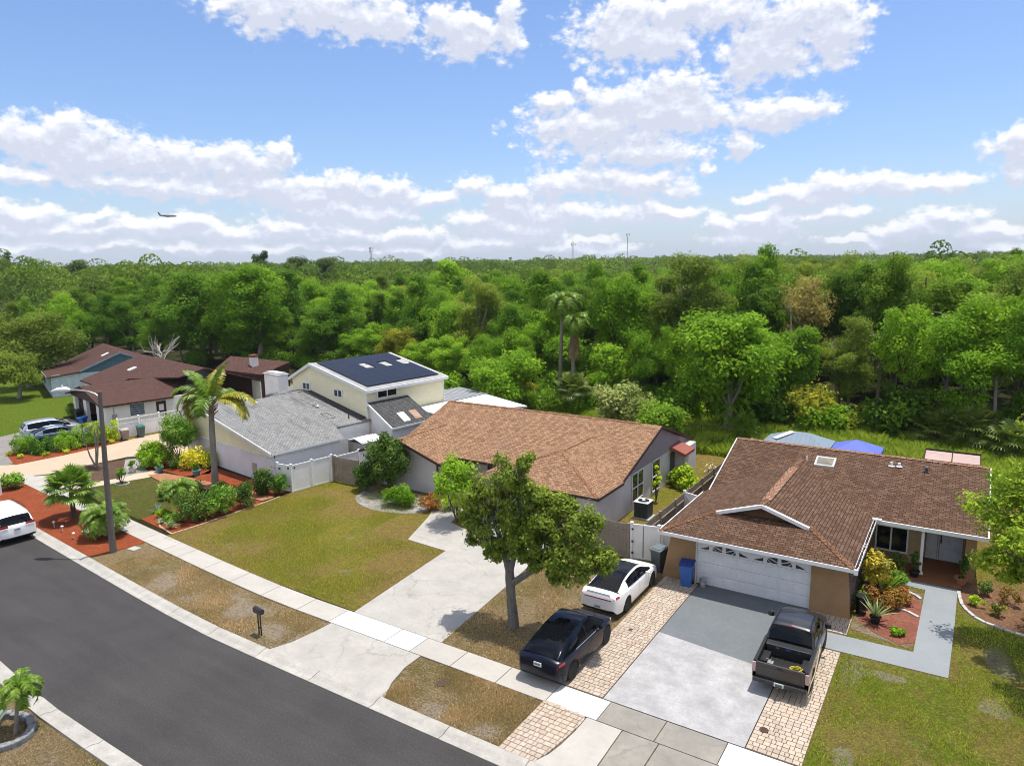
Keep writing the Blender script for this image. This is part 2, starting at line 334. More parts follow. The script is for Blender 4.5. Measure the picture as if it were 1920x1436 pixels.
def lapped(name, c, pitch=.2, dirt=.1, vertical=False, dark=.55):
    """siding / boards: grooves along UV"""
    m = NT(name); sx = m.n('ShaderNodeSeparateXYZ'); m.l(m.tc.outputs['UV'], sx.inputs[0])
    q = m.n('ShaderNodeMath', operation='MULTIPLY'); m.l(sx.outputs[0 if vertical else 1], q.inputs[0]); q.inputs[1].default_value = 1/pitch
    fr = m.n('ShaderNodeMath', operation='FRACT'); m.l(q.outputs[0], fr.inputs[0])
    fl = m.n('ShaderNodeMath', operation='FLOOR'); m.l(q.outputs[0], fl.inputs[0])
    wn = m.n('ShaderNodeTexWhiteNoise', noise_dimensions='1D'); m.l(fl.outputs[0], wn.inputs['W'])
    gr = m.rng(fr.outputs[0], 0, .09, 1, 0)
    a = m.noise(1.5, 5, .6); b = m.noise(9, 4, .65, vec=m.tc.outputs['UV'], stretch=(6, .6, 1) if vertical else (.5, 6, 1))
    col = m.mix(m.rng(a, .3, .7), tuple(x*(1-dirt*2) for x in c), c)
    col = m.mix(m.rng(b, .35, .7, 0, dirt*2.5), col, tuple(x*.5 for x in c))
    col = m.mix(m.rng(wn.outputs[0], 0, 1, 0, dirt*1.5), col, tuple(x*.6 for x in c))
    g2 = m.n('ShaderNodeMath', operation='MULTIPLY'); m.l(gr, g2.inputs[0]); g2.inputs[1].default_value = dark
    col = m.mix(g2.outputs[0], col, tuple(x*.25 for x in c)); m.base(col)
    h = m.n('ShaderNodeMath', operation='MULTIPLY'); m.l(gr, h.inputs[0]); h.inputs[1].default_value = -1; m.bump(h.outputs[0], .6, .012)
    return m.set(.75, 0, .25)
def concrete(name, c, dirt=.25, crack=0.0, rough=.9, stain=None, sc=1.0, tintamt=.12):
    m = NT(name); a = m.noise(.7*sc, 6, .65); b = m.noise(6*sc, 5, .65); f = m.noise(70, 3, .7)
    col = m.mix(m.rng(a, .3, .72), tuple(x*(1-dirt) for x in c), c)
    col = m.mix(m.rng(b, .45, .75, 0, dirt*1.2), col, stain or tuple(x*.6 for x in c))
    col = m.mix(m.rng(f, .3, .7, 0, .16), col, tuple(x*.55 for x in c))
    at = m.n('ShaderNodeAttribute', attribute_name='tint'); col = m.mix(m.rng(at.outputs['Fac'], 0, 1, 0, tintamt), col, tuple(x*.5 for x in c))
    if crack:
        v = m.n('ShaderNodeTexVoronoi', feature='DISTANCE_TO_EDGE'); v.inputs['Scale'].default_value = .38
        w = m.noise(1.7, 5, .6); mp = m.n('ShaderNodeVectorMath', operation='ADD'); m.l(m.tc.outputs['Object'], mp.inputs[0])
        cx = m.n('ShaderNodeCombineXYZ'); m.l(w, cx.inputs[0]); w2 = m.noise(1.3, 5, .6); m.l(w2, cx.inputs[1])
        m.l(cx.outputs[0], mp.inputs[1]); m.l(mp.outputs[0], v.inputs['Vector'])
        gate = m.rng(m.noise(.25, 2), .42, .55)
        cr = m.n('ShaderNodeMath', operation='MULTIPLY'); m.l(m.rng(v.outputs['Distance'], 0, .012, crack, 0), cr.inputs[0]); m.l(gate, cr.inputs[1])
        col = m.mix(cr.outputs[0], col, tuple(x*.3 for x in c))
    m.base(col); m.bump(f, .35, .006); return m.set(rough, 0, .2)
def grass(name, green, olive, brown, sand, gb=.5, bb=.5, sb=.3, sc=1.0, sandy=(), dead=()):
    """turf: gb/bb/sb = share of green, brown, bare sand"""
    m = NT(name); big = m.noise(.22*sc, 5, .6); mid = m.noise(1.1*sc, 6, .7); f = m.noise(9, 6, .8); ff = m.noise(55, 4, .8)
    wide = m.noise(.42*sc, 6, .7, dist=.5); wa = m.n('ShaderNodeMath', operation='ADD'); m.l(wide, wa.inputs[0]); m.l(m.rng(f, .3, .7, -.10, .10), wa.inputs[1])
    col = m.mix(m.rng(wa.outputs[0], .42, .60), olive, green)
    def spots(lst, base, amt):
        for (sx, sy, rx, ry) in lst:
            q = m.n('ShaderNodeVectorMath', operation='MULTIPLY_ADD'); m.l(m.tc.outputs['Object'], q.inputs[0]); q.inputs[1].default_value = (1/rx, 1/ry, 0); q.inputs[2].default_value = (-sx/rx, -sy/ry, 0)
            ln = m.n('ShaderNodeVectorMath', operation='LENGTH'); m.l(q.outputs[0], ln.inputs[0]); a_ = m.n('ShaderNodeMath', operation='ADD'); m.l(base, a_.inputs[0]); m.l(m.rng(ln.outputs['Value'], .25, 1.25, amt, 0), a_.inputs[1]); base = a_.outputs[0]
        return base
    big = spots(dead, big, .20)
    k = m.n('ShaderNodeMath', operation='ADD'); m.l(big, k.inputs[0]); m.l(m.rng(f, .3, .7, -.09, .09), k.inputs[1])
    k2 = m.n('ShaderNodeMath', operation='ADD'); m.l(k.outputs[0], k2.inputs[0]); m.l(m.rng(mid, .3, .7, -.1, .1), k2.inputs[1])
    col = m.mix(m.rng(k2.outputs[0], .66-.32*bb, .78-.32*bb), col, brown)
    big2 = spots(sandy, m.noise(.9*sc, 7, .72, dist=.4), .33)
    q = m.n('ShaderNodeMath', operation='ADD'); m.l(big2, q.inputs[0]); m.l(m.rng(f, .25, .75, -.16, .16), q.inputs[1])
    col = m.mix(m.rng(q.outputs[0], .80-.3*sb, .88-.3*sb), col, sand)
    col = m.mix(m.rng(ff, .38, .62, 0, .7), col, tuple(x*.38 for x in olive))
    tf = m.noise(3.2, 6, .75, dist=.6); col = m.mix(m.rng(tf, .50, .64, 0, .5), col, tuple(x*.60 for x in brown)); col = m.mix(m.rng(tf, .58, .40, 0, .35), col, tuple(min(1, x*1.5) for x in olive))
    col = m.mix(m.rng(f, .55, .75, 0, .4), col, tuple(x*.5 for x in brown))
    t2 = m.noise(13, 5, .7, dist=.8); col = m.mix(m.rng(t2, .50, .60, 0, .62), col, tuple(x*.38 for x in olive)); col = m.mix(m.rng(t2, .47, .38, 0, .6), col, tuple(min(1, x*1.5) for x in brown))
    m.base(col); h = m.n('ShaderNodeMath', operation='ADD'); m.l(t2, h.inputs[0]); m.l(ff, h.inputs[1]); m.bump(h.outputs[0], 1, .10)
    return m.set(.95, 0, .08)
def mulch(name, c1, c2, sc=1):
    m = NT(name); v = m.n('ShaderNodeTexVoronoi'); v.inputs['Scale'].default_value = 16*sc; m.l(m.tc.outputs['Object'], v.inputs['Vector'])
    s = m.n('ShaderNodeSeparateColor'); m.l(v.outputs['Color'], s.inputs[0]); a = m.noise(1.2, 5, .65); f = m.noise(40, 3, .7)
    col = m.mix(s.outputs[0], c1, c2); col = m.mix(m.rng(a, .4, .7, 0, .5), col, tuple(x*.6 for x in c1)); col = m.mix(m.rng(f, .4, .7, 0, .5), col, tuple(x*.35 for x in c1))
    m.base(col); m.bump(s.outputs[0], 1, .04); return m.set(.95, 0, .1)
GLASS = plain('dark_glass', (.012, .015, .018), .06, 0, .6, dirt=.05)
WHITE = plain('white_paint', (.76, .77, .78), .55, 0, .3, dirt=.05)
VINYL = plain('white_vinyl', (.80, .80, .80), .4, 0, .4, dirt=.04)
BLACK = plain('black_plastic', (.012, .012, .013), .45, 0, .4)
METAL = plain('grey_metal', (.42, .43, .44), .45, .6, .5)

# ---------------------------------------------------------------- ground, road, kerbs, paving
def B(x):
    """the street bends gently away to the west"""
    t = max(0, -24-x); return .09*(t-3*(1-math.exp(-t/3)))
def strip(name, ya, yb, x0, x1, z, mat, step=2.0, th=0, bend=True, mi=None):
    mb = MB(); n = max(1, int(abs(x1-x0)/step)); xs = [x0+(x1-x0)*i/n for i in range(n+1)]
    f = B if bend else (lambda x: 0)
    for i in range(n):
        a, b = xs[i], xs[i+1]; P = [(a, ya+f(a), z), (b, ya+f(b), z), (b, yb+f(b), z), (a, yb+f(a), z)]
        mb.slab(P, th, t=.5) if th else mb.poly(P, t=.5)
    return struct(mb.build(name, mat))
def sheet(name, pts, z, mat, th=0, kind='structure', crown=0):
    mb = MB(); P = [(p[0], p[1], z) for p in pts]
    mb.slab(P, th, t=.5) if th else mb.poly(P, t=.5)
    o = mb.build(name, mat); o['kind'] = kind; return o
def smooth_poly(pts, it=2):
    for _ in range(it):
        q = []
        for i in range(len(pts)):
            a, b = pts[i], pts[(i+1) % len(pts)]
            q += [(a[0]*.75+b[0]*.25, a[1]*.75+b[1]*.25), (a[0]*.25+b[0]*.75, a[1]*.25+b[1]*.75)]
        pts = q
    return pts
GREEN = (.085, .135, .018); OLIVE = (.135, .145, .028); STRAW = (.225, .155, .072); SAND = (.34, .28, .225)
G_LAWN = grass('turf_olive', (.170, .230, .014), (.250, .235, .025), (.300, .190, .085), SAND, bb=.66, sb=.40, dead=[(-35, 22.2, 4, 1.6), (-23, 25, 1.8, 3.0), (-31, 31.5, 4, 1.4), (-24, 29.5, 2.4, 1.2), (-36, 26, 1.5, 2.5)], sandy=[(-25, 23.2, .6, .4), (-28, 26.5, .5, .4), (-33, 22.3, .7, .4)])
G_DRY = grass('turf_dry', (.145, .155, .030), (.265, .205, .085), (.38, .275, .16), (.52, .44, .37), bb=.85, sb=.78, sandy=[(-29.5, 17.9, 3.2, .9), (-26, 18.2, 1.6, .8), (-23.2, 17.6, 1.2, .6), (-12.3, 17.0, 1.3, .5), (-14, 16.9, 1, .4), (-13, 26, 1.2, .6), (-13.5, 30, 1.5, .8), (-2.4, 30.2, .8, .5)])
G_GREEN = grass('turf_green', (.110, .205, .012), (.200, .245, .020), (.31, .22, .075), (.42, .36, .31), bb=.66, sb=.66, dead=[(-1.6, 23.8, 1.7, 2.2), (-.8, 21.5, 2.2, 1.4), (1.2, 29.2, .8, 1.8), (1.8, 25, 1, 1.5)], sandy=[(-2.6, 26.6, .45, 1.0), (-1.6, 27.0, .8, .3), (1.9, 30.2, .5, 1.2), (.8, 22, .8, .4), (-2.2, 21.5, .3, .8), (1.7, 27, .6, .8)])
G_LUSH = grass('turf_lush', (.08, .17, .008), (.12, .19, .012), (.18, .18, .03), SAND, bb=.2, sb=0)
G_WILD = grass('turf_wild', (.10, .18, .010), (.15, .21, .015), (.19, .17, .03), SAND, bb=.25, sb=0)
G_WOOD = grass('forest_floor', (.03, .05, .012), (.04, .05, .015), (.07, .05, .025), SAND, bb=.5, sb=0)
sheet('ground', [(-4500, -1200), (3200, -1200), (3200, 4600), (-4500, 4600)], -.012, G_WOOD)
ASPH = NT('asphalt'); _a = ASPH.noise(.35, 5, .6); _s = ASPH.noise(.9, 5, .6, stretch=(.25, 1.6, 1)); _f = ASPH.noise(45, 4, .75); _v = ASPH.noise(3.2, 5, .7)
_c = ASPH.mix(ASPH.rng(_a, .3, .7), (.041, .038, .038), (.061, .057, .056)); _c = ASPH.mix(ASPH.rng(_s, .42, .75, 0, .5), _c, (.078, .073, .072))
_c = ASPH.mix(ASPH.rng(_f, .3, .7, 0, .4), _c, (.024, .024, .026)); _c = ASPH.mix(ASPH.rng(_v, .60, .74, 0, .4), _c, (.03, .03, .032))
_g = ASPH.noise(16, 5, .75); _c = ASPH.mix(ASPH.rng(_g, .42, .60, 0, .32), _c, (.022, .021, .021)); _c = ASPH.mix(ASPH.rng(_g, .46, .36, 0, .25), _c, (.11, .105, .10)); ASPH.base(_c); ASPH.bump(_f, .5, .008); ASPH = ASPH.set(.85, 0, .25)
CONC = concrete('concrete', (.455, .435, .395), .20, crack=0)
CONC_OLD = concrete('concrete_cracked', (.425, .41, .375), .26, crack=.45)
CONC_WHITE = concrete('concrete_new', (.56, .56, .555), .05, tintamt=.02)
CONC_ROUGH = concrete('concrete_rough', (.31, .29, .255), .36, crack=.5)
CURB = concrete('curb_concrete', (.46, .445, .405), .34, stain=(.19, .18, .17), sc=2.2)
TANC = concrete('drive_tan', (.50, .39, .285), .14)
PAINT_B = concrete('paint_bluegrey', (.150, .168, .178), .16, stain=(.26, .28, .285))
PAINT_L = concrete('paint_worn', (.45, .45, .455), .44, stain=(.24, .23, .21), sc=1.6)
GREYD = concrete('drive_grey', (.27, .255, .235), .35, crack=.6)
strip('road', 10.05, 15.85, -200, 60, .0, ASPH)
strip('verge_grass', 16.4, 19.3, -66, 9, .006, G_DRY)
strip('verge_grass', 4.0, 9.5, -70, 30, .006, G_DRY)
strip('verge_grass', 16.4, 26, -170, -66, .006, G_LUSH)
# kerbs: sloping gutter with a raised back, cut into 3 m lengths
def kerb(prof, name, x0=-120, x1=30):
    mb = MB(); x = x0; k = 0
    while x < x1:
        L_ = 3.05; a, b = x+.012, x+L_-.012; t = random.random()
        for i in range(len(prof)-1):
            (y0, z0), (y1, z1) = prof[i], prof[i+1]
            mb.poly([(a, y0+B(a), z0), (b, y0+B(b), z0), (b, y1+B(b), z1), (a, y1+B(a), z1)], t=t)
        for xx, s in ((a, 1), (b, -1)):
            P = [(xx, y+B(xx), z) for y, z in prof]; mb.poly(P if s < 0 else P[::-1], t=t)
        x += L_
    return struct(mb.build(name, CURB))
struct(strip('curb_joint', 15.86, 16.40, -120, 30, .012, concrete('joint_dark', (.06, .055, .05), .2)))
random.seed(5)
kerb([(15.80, -.02), (15.80, .022), (16.05, .012), (16.22, .075), (16.43, .085), (16.44, -.02)], 'curb')
kerb([(10.08, -.02), (10.08, .022), (9.90, .012), (9.74, .075), (9.50, .085), (9.49, -.02)][::-1], 'curb')
# sidewalk slabs
def walk(name, joints, ya, yb, z, mats, kinds, gap=.014, bend=True):
    mb = MB()
    for i in range(len(joints)-1):
        a, b = joints[i]+gap, joints[i+1]-gap; f = B if bend else (lambda x: 0)
        mb.slab([(a, ya+f(a), z), (b, ya+f(b), z), (b, yb+f(b), z), (a, yb+f(a), z)], .05, kinds[i])
    return struct(mb.build(name, mats, bevel=.006))
J = [-57.5]
while J[-1] < -34: J.append(J[-1]+2.45)
J = J[:-1] + [-33.9, -31.4, -28.95, -26.45, -23.97, -21.95, -18.8, -17.45, -15.45, -13.4, -11.32, -9.35, -7.35, -5.35, -3.3, -1.2, 1, 3, 5, 7]
kinds = [(1 if (-22 < a < -17.6 or -11.4 < a < -9.4 or -5.4 < a < -3.4) else 2 if -9.4 < a < -5.4 else 0) for a in J[:-1]]
walk('sidewalk', J, 19.25, 20.40, .045, [CONC, CONC_WHITE, CONC_ROUGH], kinds)
strip('joint_soil', 19.22, 20.43, -58, 7, .018, MATS.get('x') or concrete('soil_joint', (.10, .08, .05), .3))
# lawns
def by(x, y): return (x, y+B(x))
sheet('lawn', [by(-37.3, 20.4), by(-33, 20.4), by(-28, 20.4), (-11, 20.4), (-11, 36.4), (-37.2, 36.4)], .010, G_LAWN)
sheet('lawn', [(-17.2, 20.42), (-11.3, 20.42), (-11.3, 31), (-17.8, 31)], .016, G_DRY)
sheet('lawn', [(-50.5, 22.9), (-41.2, 22.0), (-40.6, 26.2), (-45.6, 26.7), (-49.5, 27.4)], .014, grass('turf_small', (.07, .13, .012), (.12, .14, .025), (.19, .14, .06), SAND, bb=.5, sb=0))
sheet('lawn', [(-3.6, 20.42), (14, 20.42), (14, 36.6), (-3.6, 36.6)], .012, G_GREEN)
sheet('lawn', [(-5.5, 16.5), (14, 16.5), (14, 19.2), (-5.5, 19.2)], .016, G_GREEN)
sheet('back_lawn', [(-11, 36.4), (-16.4, 36.4), (-16.4, 47), (-60, 49), (-60, 63), (16, 63), (16, 36.4)], .008, G_LAWN)
sheet('meadow', [(-30, 52), (-20, 56), (14, 50), (22, 75), (-30, 75)], .015, G_WILD)
sheet('front_lawn', [(-76, 23.5+1), (-170, 32), (-170, 60), (-78, 60)], .012, G_LUSH)
sheet('side_yard', [(-71, 31), (-60, 30), (-58, 60), (-80, 60)], .005, G_LAWN)
# driveways
sheet('driveway', [(-21.62, 20.43), (-16.78, 20.43), (-17.35, 26.5), (-17.75, 30), (-17.75, 33.3), (-22.5, 33.3), (-22.5, 30.5), (-24.6, 31.2), (-25.6, 34.4), (-27.6, 36.4), (-27.6, 33.5), (-26.4, 31.4), (-25.06, 27.92), (-22.3, 27.75)], .035, CONC_OLD, .045)
ap = [(-21.75, 19.22), (-21.8, 18.4), (-21.95, 17.3), (-22.3, 16.46), (-16.2, 16.46), (-16.6, 17.3), (-16.85, 18.3), (-16.85, 19.22)]
sheet('driveway_apron', ap, .04, CONC_OLD, .05)
mb = MB(); mb.slab([(-9.68, 25.72, .034), (-4.86, 25.2, .034), (-4.86, 30.9, .034), (-9.68, 30.9, .034)], .04)
struct(mb.build('driveway', PAINT_B))
sheet('driveway', [(-9.68, 20.46), (-4.86, 20.46), (-4.86, 25.19), (-9.68, 25.71)], .034, PAINT_L, .04)
mb = MB(); mb.slab([(-9.9, 16.46, .04), (-8.6, 16.46, .04), (-7.2, 16.46, .04), (-7.2, 19.22, .04), (-9.65, 19.22, .04), (-9.5, 18), (-9.5, 17)] and [(-10.10, 16.46, .04), (-8.37, 16.46, .04), (-8.43, 19.22, .04), (-9.68, 19.22, .04), (-9.69, 18.4, .04), (-9.76, 17.6, .04), (-9.88, 17.0, .04)], .05, 0)
mb.slab([(-8.33, 16.46, .04), (-7.19, 16.46, .04), (-7.19, 19.22, .04), (-8.39, 19.22, .04)], .05, 1)
mb.slab([(-7.15, 16.46, .04), (-4.2, 16.46, .04), (-4.6, 19.22, .04), (-7.15, 19.22, .04)], .05, 1)
struct(mb.build('driveway_apron', [CONC, CONC_ROUGH]))
sheet('front_walk', [(-4.2, 29.6), (-3.95, 29.2), (-.85, 29.3), (-.77, 35.45), (-1.7, 35.5), (-1.75, 36.2), (.46, 36.2), (.42, 32), (.33, 28.0), (-3.2, 27.9), (-4.2, 27.9)], .036, concrete('paint_walk', (.25, .275, .29), .12, stain=(.36, .37, .38)), .045)
sheet('porch_floor', [(-1.85, 36.21), (.60, 36.21), (.60, 39.35), (-1.85, 39.35)], .10, concrete('terracotta', (.26, .115, .055), .2, stain=(.18, .08, .04), sc=2), .11)
# house with two storeys: tan curved drive, paths, planting beds
sheet('driveway', [(-62.4, 21.9), (-57.9, 20.1), (-57.8, 22.4), (-56.4, 23.7), (-56.3, 26.4), (-55.95, 29.5), (-52.9, 32.0), (-51.5, 32.2), (-52.3, 38.8), (-61.0, 39.5), (-61.6, 34), (-61.25, 31.95), (-61.0, 28), (-61.35, 24.05), (-62.6, 22.6)], .03, TANC, .04)
sheet('driveway', [(-73.5, 29.5), (-72.5, 24.5), (-66.2, 22.5), (-62.6, 21.95), (-61.7, 24.3), (-64.5, 25.2), (-65.8, 27.5), (-66.2, 33.6), (-76, 34.6)], .026, GREYD, .03)
sheet('driveway_apron', [(-57.6, 19.6), (-51.9, 21.8), (-53.6, 22.9), (-56.2, 23.5), (-57.7, 22.3)], .028, CONC, .03)
sheet('garden_path', [(-56.2, 23.5), (-53.3, 22.7), (-50.6, 22.75), (-50.15, 24.2), (-49.0, 27.2), (-49.6, 28.6), (-50.9, 28.3), (-50.9, 26.2), (-51.5, 24.1), (-55.9, 23.7)], .032, concrete('path_pale', (.52, .43, .33), .15), .04)
RED = mulch('red_mulch', (.235, .052, .020), (.30, .085, .035)); BROWN = mulch('brown_mulch', (.10, .06, .042), (.15, .095, .065))
PINK = mulch('rose_mulch', (.20, .070, .045), (.28, .125, .085)); ORANGE = concrete('orange_walk', (.37, .17, .095), .2)
sheet('mulch_bed', [(-56.1, 22.1), (-57.5, 20.6), (-57.0, 19.6), (-50, 18.65), (-45.1, 18.1), (-38.1, 17.5), (-37.6, 18.2), (-37.3, 20.25), (-42.0, 20.85), (-51.8, 21.75)], .03, RED, .04)
sheet('mulch_bed', [(-55.9, 23.75), (-51.5, 24.1), (-50.6, 26.1), (-55.2, 29.1), (-56.3, 26.45)], .034, BROWN, .04)
STONE = mulch('pebbles', (.22, .21, .20), (.42, .41, .39), .35)
sheet('stone_bed', [(-55.3, 29.0), (-50.7, 26.2), (-50.6, 28.0), (-54.3, 30.0)], .04, STONE, .04)
sheet('mulch_bed', [(-54.3, 30.05), (-50.6, 28.05), (-49.5, 28.7), (-47, 28.6), (-45.9, 30), (-47.5, 31.7), (-52.6, 32.0)], .036, RED, .04)
sheet('mulch_bed', [(-46.9, 31.2), (-46.0, 28.75), (-42.5, 28.9), (-38.6, 28.7), (-37.6, 29), (-37.6, 30.3), (-39.4, 30.4)], .036, RED, .04)
sheet('garden_path', [(-49.6, 27.5), (-45.7, 26.75), (-42, 27.9), (-37.5, 28.0), (-37.4, 28.95), (-42.5, 28.85), (-46.0, 28.7), (-48.9, 28.4)], .038, ORANGE, .04)
sheet('mulch_bed', [(-41.2, 22.1), (-37.3, 21.65), (-37.1, 23), (-37.1, 27.9), (-42, 27.8), (-40.9, 25)], .030, RED, .04)
sheet('mulch_bed', [(-65.9, 24.9), (-61.35, 23.7), (-61.0, 27), (-61.2, 32.0), (-63.0, 32.2), (-63.0, 28), (-63.6, 26), (-66, 26)], .031, RED, .04)
sheet('stone_bed', smooth_poly([(-33.2, 32.7), (-32.6, 31.2), (-30.4, 30.35), (-28.3, 30.7), (-27.0, 31.6), (-27.2, 33.0), (-28.2, 34.2), (-33.9, 34.3)]), .028, STONE, .035)
sheet('mulch_bed', [(-3.15, 30.0), (-.9, 29.45), (-.84, 34.9), (-1.7, 35.45), (-3.2, 35.6)], .022, G_DRY, .03)
sheet('mulch_bed', smooth_poly([(-3.2, 31.9), (-2.8, 30.4), (-.85, 29.4), (-.80, 32.4), (-.82, 34.2), (-1.7, 34.8), (-2.6, 34.4), (-3.2, 33.6)], 1), .034, PINK, .04)
sheet('mulch_bed', smooth_poly([(.5, 36.1), (.62, 34.7), (1.05, 33.7), (1.7, 33.2), (2.8, 32.85), (4.5, 33), (4.6, 37.4), (.5, 37.4)], 1), .030, mulch('bed_soil', (.13, .075, .04), (.26, .14, .08)), .04)
EDGE = concrete('white_edging', (.50, .49, .47), .25, stain=(.3, .29, .27), sc=3)
def edging(path, w=.07, h=.09, name='bed_edging', mat=None):
    mb = MB(); random.seed(len(path))
    for a, b in zip(path[:-1], path[1:]):
        d = Vector((b[0]-a[0], b[1]-a[1])); L_ = d.length; n = max(1, int(L_/.32)); ang = math.atan2(d.y, d.x)
        for i in range(n):
            cx, cy = a[0]+d.x*(i+.5)/n, a[1]+d.y*(i+.5)/n; l2 = L_/n/2-.012
            mb.box(cx-l2, cy-w, .0, cx+l2, cy+w, h*random.uniform(.85, 1.1), rot=ang+random.uniform(-.05, .05))
    return struct(mb.build(name, mat or EDGE, bevel=.012))
edging([(.5, 36.0), (.56, 35.2), (.66, 34.6), (.85, 34.1), (1.1, 33.65), (1.5, 33.3), (2.1, 33.05), (2.8, 32.85), (3.6, 32.9)])
edging([(-1.75, 34.85), (-1.4, 34.8), (-1.1, 34.6), (-.88, 34.25)]); edging([(-1.7, 32.9), (-1.3, 32.75), (-.86, 32.4)])
edging([by(-41.3, 22.05), (-39, 22.9-.9), (-37.25, 21.65), (-37.15, 23), (-37.1, 27.6), (-37.2, 29.2)], .05, .05, mat=concrete('edging_tan', (.5, .38, .28), .2))
# brick-sized pavers, each its own block inside one paved strip
PAV = NT('paver'); _at = PAV.n('ShaderNodeAttribute', attribute_name='tint'); _f = PAV.noise(30, 4, .7); _a = PAV.noise(1.1, 5, .6)
_c = PAV.ramp(_at.outputs['Fac'], [(0, (.39, .31, .24)), (.35, (.46, .38, .295)), (.7, (.50, .42, .335)), (1, (.43, .37, .31))])
_c = PAV.mix(PAV.rng(_f, .35, .7, 0, .4), _c, (.20, .16, .13)); _c = PAV.mix(PAV.rng(_a, .5, .75, 0, .5), _c, (.26, .225, .195)); PAV.base(_c); PAV.bump(_f, .4, .006); PAV = PAV.set(.9, 0, .15)
def pavers(inside, x0, x1, y0, y1, z=.045, pw=.205, pl=.205, gap=.022):
    mb = MB(); random.seed(int(x0*10)); y = y0
    mb2 = None
    while y < y1:
        x = x0; r = pl if random.random() < .8 else pl*.75
        while x < x1:
            w = random.choice((pw, pw, pw, pw, pw*.66, pw*1.33))
            cx, cy = x+w/2, y+r/2; xo = inside(cx, cy)
            if xo is not None and random.random() > .004:
                dz = random.uniform(-.004, .004)
                xa, xb = x+gap/2+xo, min(x+w-gap/2, x1)+xo
                if xb-xa > .04: mb.box(xa, y+gap/2, z-.04, xb, y+r-gap/2, z+dz)
            x += w
        y += r
    return struct(mb.build('paver_strip', PAV))
def APX(y): return -10.12+.42*max(0, min(1, (y-16.47)/2.2))**.6
mb = MB(); random.seed(3); y = 16.47
while y < 19.15:
    x = -11.38; xe = APX(y+.1)
    while x < xe-.05:
        w = min(random.choice((.205, .205, .205, .14, .27)), xe-x); mb.box(x+.011, y+.011, .005, x+w-.011, y+.194, .045+random.uniform(-.004, .004)); x += w
    y += .205
struct(mb.build('paver_strip', PAV))
pavers(lambda x, y: 0 if y < 30.7 else None, -11.35, -9.72, 20.47, 30.75)
pavers(lambda x, y: 0 if x < -3.1 and not (27.85 < y < 29.3 and x > -4.2) else None, -4.83, -3.2, 20.47, 30.7)
for yb in range(13): pavers(lambda x, y: 0, -11.38, APX(16.47+yb*.21+.1), 16.47+yb*.21, 16.47+yb*.21+.2) if False else None
PBASE = concrete('paver_sand', (.13, .10, .075), .3)
sheet('paver_base', [(-11.36, 20.45), (-9.70, 20.45), (-9.70, 30.8), (-11.36, 30.8)], .022, PBASE, .03)
sheet('paver_base', [(-4.84, 20.45), (-3.2, 20.45), (-3.2, 30.75), (-4.84, 30.75)], .022, PBASE, .03)
sheet('paver_base', [(-11.36, 16.46), (-10.05, 16.46), (-9.72, 17.8), (-9.72, 19.21), (-11.36, 19.21)], .022, PBASE, .03)
# drain and meter lids
def lid(label, x, y, r, mat, cat='manhole cover', square=False, z=.03, rz=0):
    mb = MB(off=(0, 0, 0))
    if square: mb.box(-r, -r*.75, 0, r, r*.75, .02); mb.box(-r*.8, -r*.55, .02, r*.8, r*.55, .028)
    else:
        mb.lathe((0, 0, 0), [(r, 0), (r, .018), (r*.92, .024), (r*.86, .016), (.02, .016)], 20)
        for k in range(5): mb.box(-r*.6, -r*.6+k*r*.3-.012, .016, r*.6, -r*.6+k*r*.3+.012, .024)
    o = mb.build('utility_lid', mat, loc=(x, y, z)); o.rotation_euler.z = rz; return tag(o, label, cat)
RUST = plain('rusty_iron', (.10, .06, .05), .8, .2)
lid('round rusty lid in the dry verge between the two driveways', -15.04, 18.33, .27, RUST, z=.012)
lid('small round drain lid in the paver strip behind the pickup', -4.55, 21.6, .14, RUST, z=.05)
lid('pale square utility box lid beside the sidewalk near the lamp post', -37.0, 19.35, .30, CONC, 'utility box', True, .02, .1)
lid('white framed meter box in the red mulch between palms and curb', -41.9, 19.35, .26, CONC_WHITE, 'utility box', True, .035, .1)

# ---------------------------------------------------------------- houses
ROOF3 = shingles('roof_brown', (.082, .046, .028), (.128, .074, .047), (.19, .118, .078), stain=(.05, .032, .024), stains=.4)
ROOF3B = ROOF3
ROOF2 = shingles('roof_tan', (.20, .112, .062), (.315, .185, .108), (.44, .275, .17), stain=(.16, .10, .065), stains=.45)
ROOF1 = shingles('roof_grey', (.20, .205, .205), (.27, .273, .27), (.33, .33, .325), stain=(.07, .07, .07), stains=.75)
ROOF1D = shingles('roof_grey_dark', (.075, .076, .077), (.10, .10, .102), (.135, .135, .135), stain=(.04, .04, .04), stains=.7)
ROOF0 = shingles('roof_maroon', (.085, .043, .034), (.105, .056, .046), (.13, .072, .06))
CAP = shingles('ridge_cap', (.26, .135, .085), (.33, .19, .125), (.38, .24, .17))
TANWALL = plain('stucco_tan', (.34, .215, .115), .9, 0, .15, dirt=.1, bump=.3, sc=1.2)
TANPALE = plain('stucco_sand', (.42, .31, .19), .9, 0, .15, dirt=.08, bump=.3)
LILAC = plain('stucco_lilac', (.60, .57, .58), .9, 0, .15, dirt=.06, bump=.3, sc=1)
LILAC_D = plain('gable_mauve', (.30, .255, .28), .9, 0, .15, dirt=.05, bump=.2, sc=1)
CREAM = lapped('cream_siding', (.86, .80, .56), .19, .05, dark=.25)
WHITEW = plain('stucco_white', (.80, .79, .77), .85, 0, .2, dirt=.06, bump=.2, sc=1)
WHITEW_SHADE = plain('stucco_white_shaded', (.74, .73, .78), .85, 0, .2, dirt=.05, bump=.2, sc=1)  # white stucco of the front wall, cool cast of shade put into its colour
DKBROWN = plain('brown_trim', (.06, .032, .024), .7, 0, .3)
GREYTRIM = plain('grey_trim', (.50, .52, .56), .6, 0, .3)

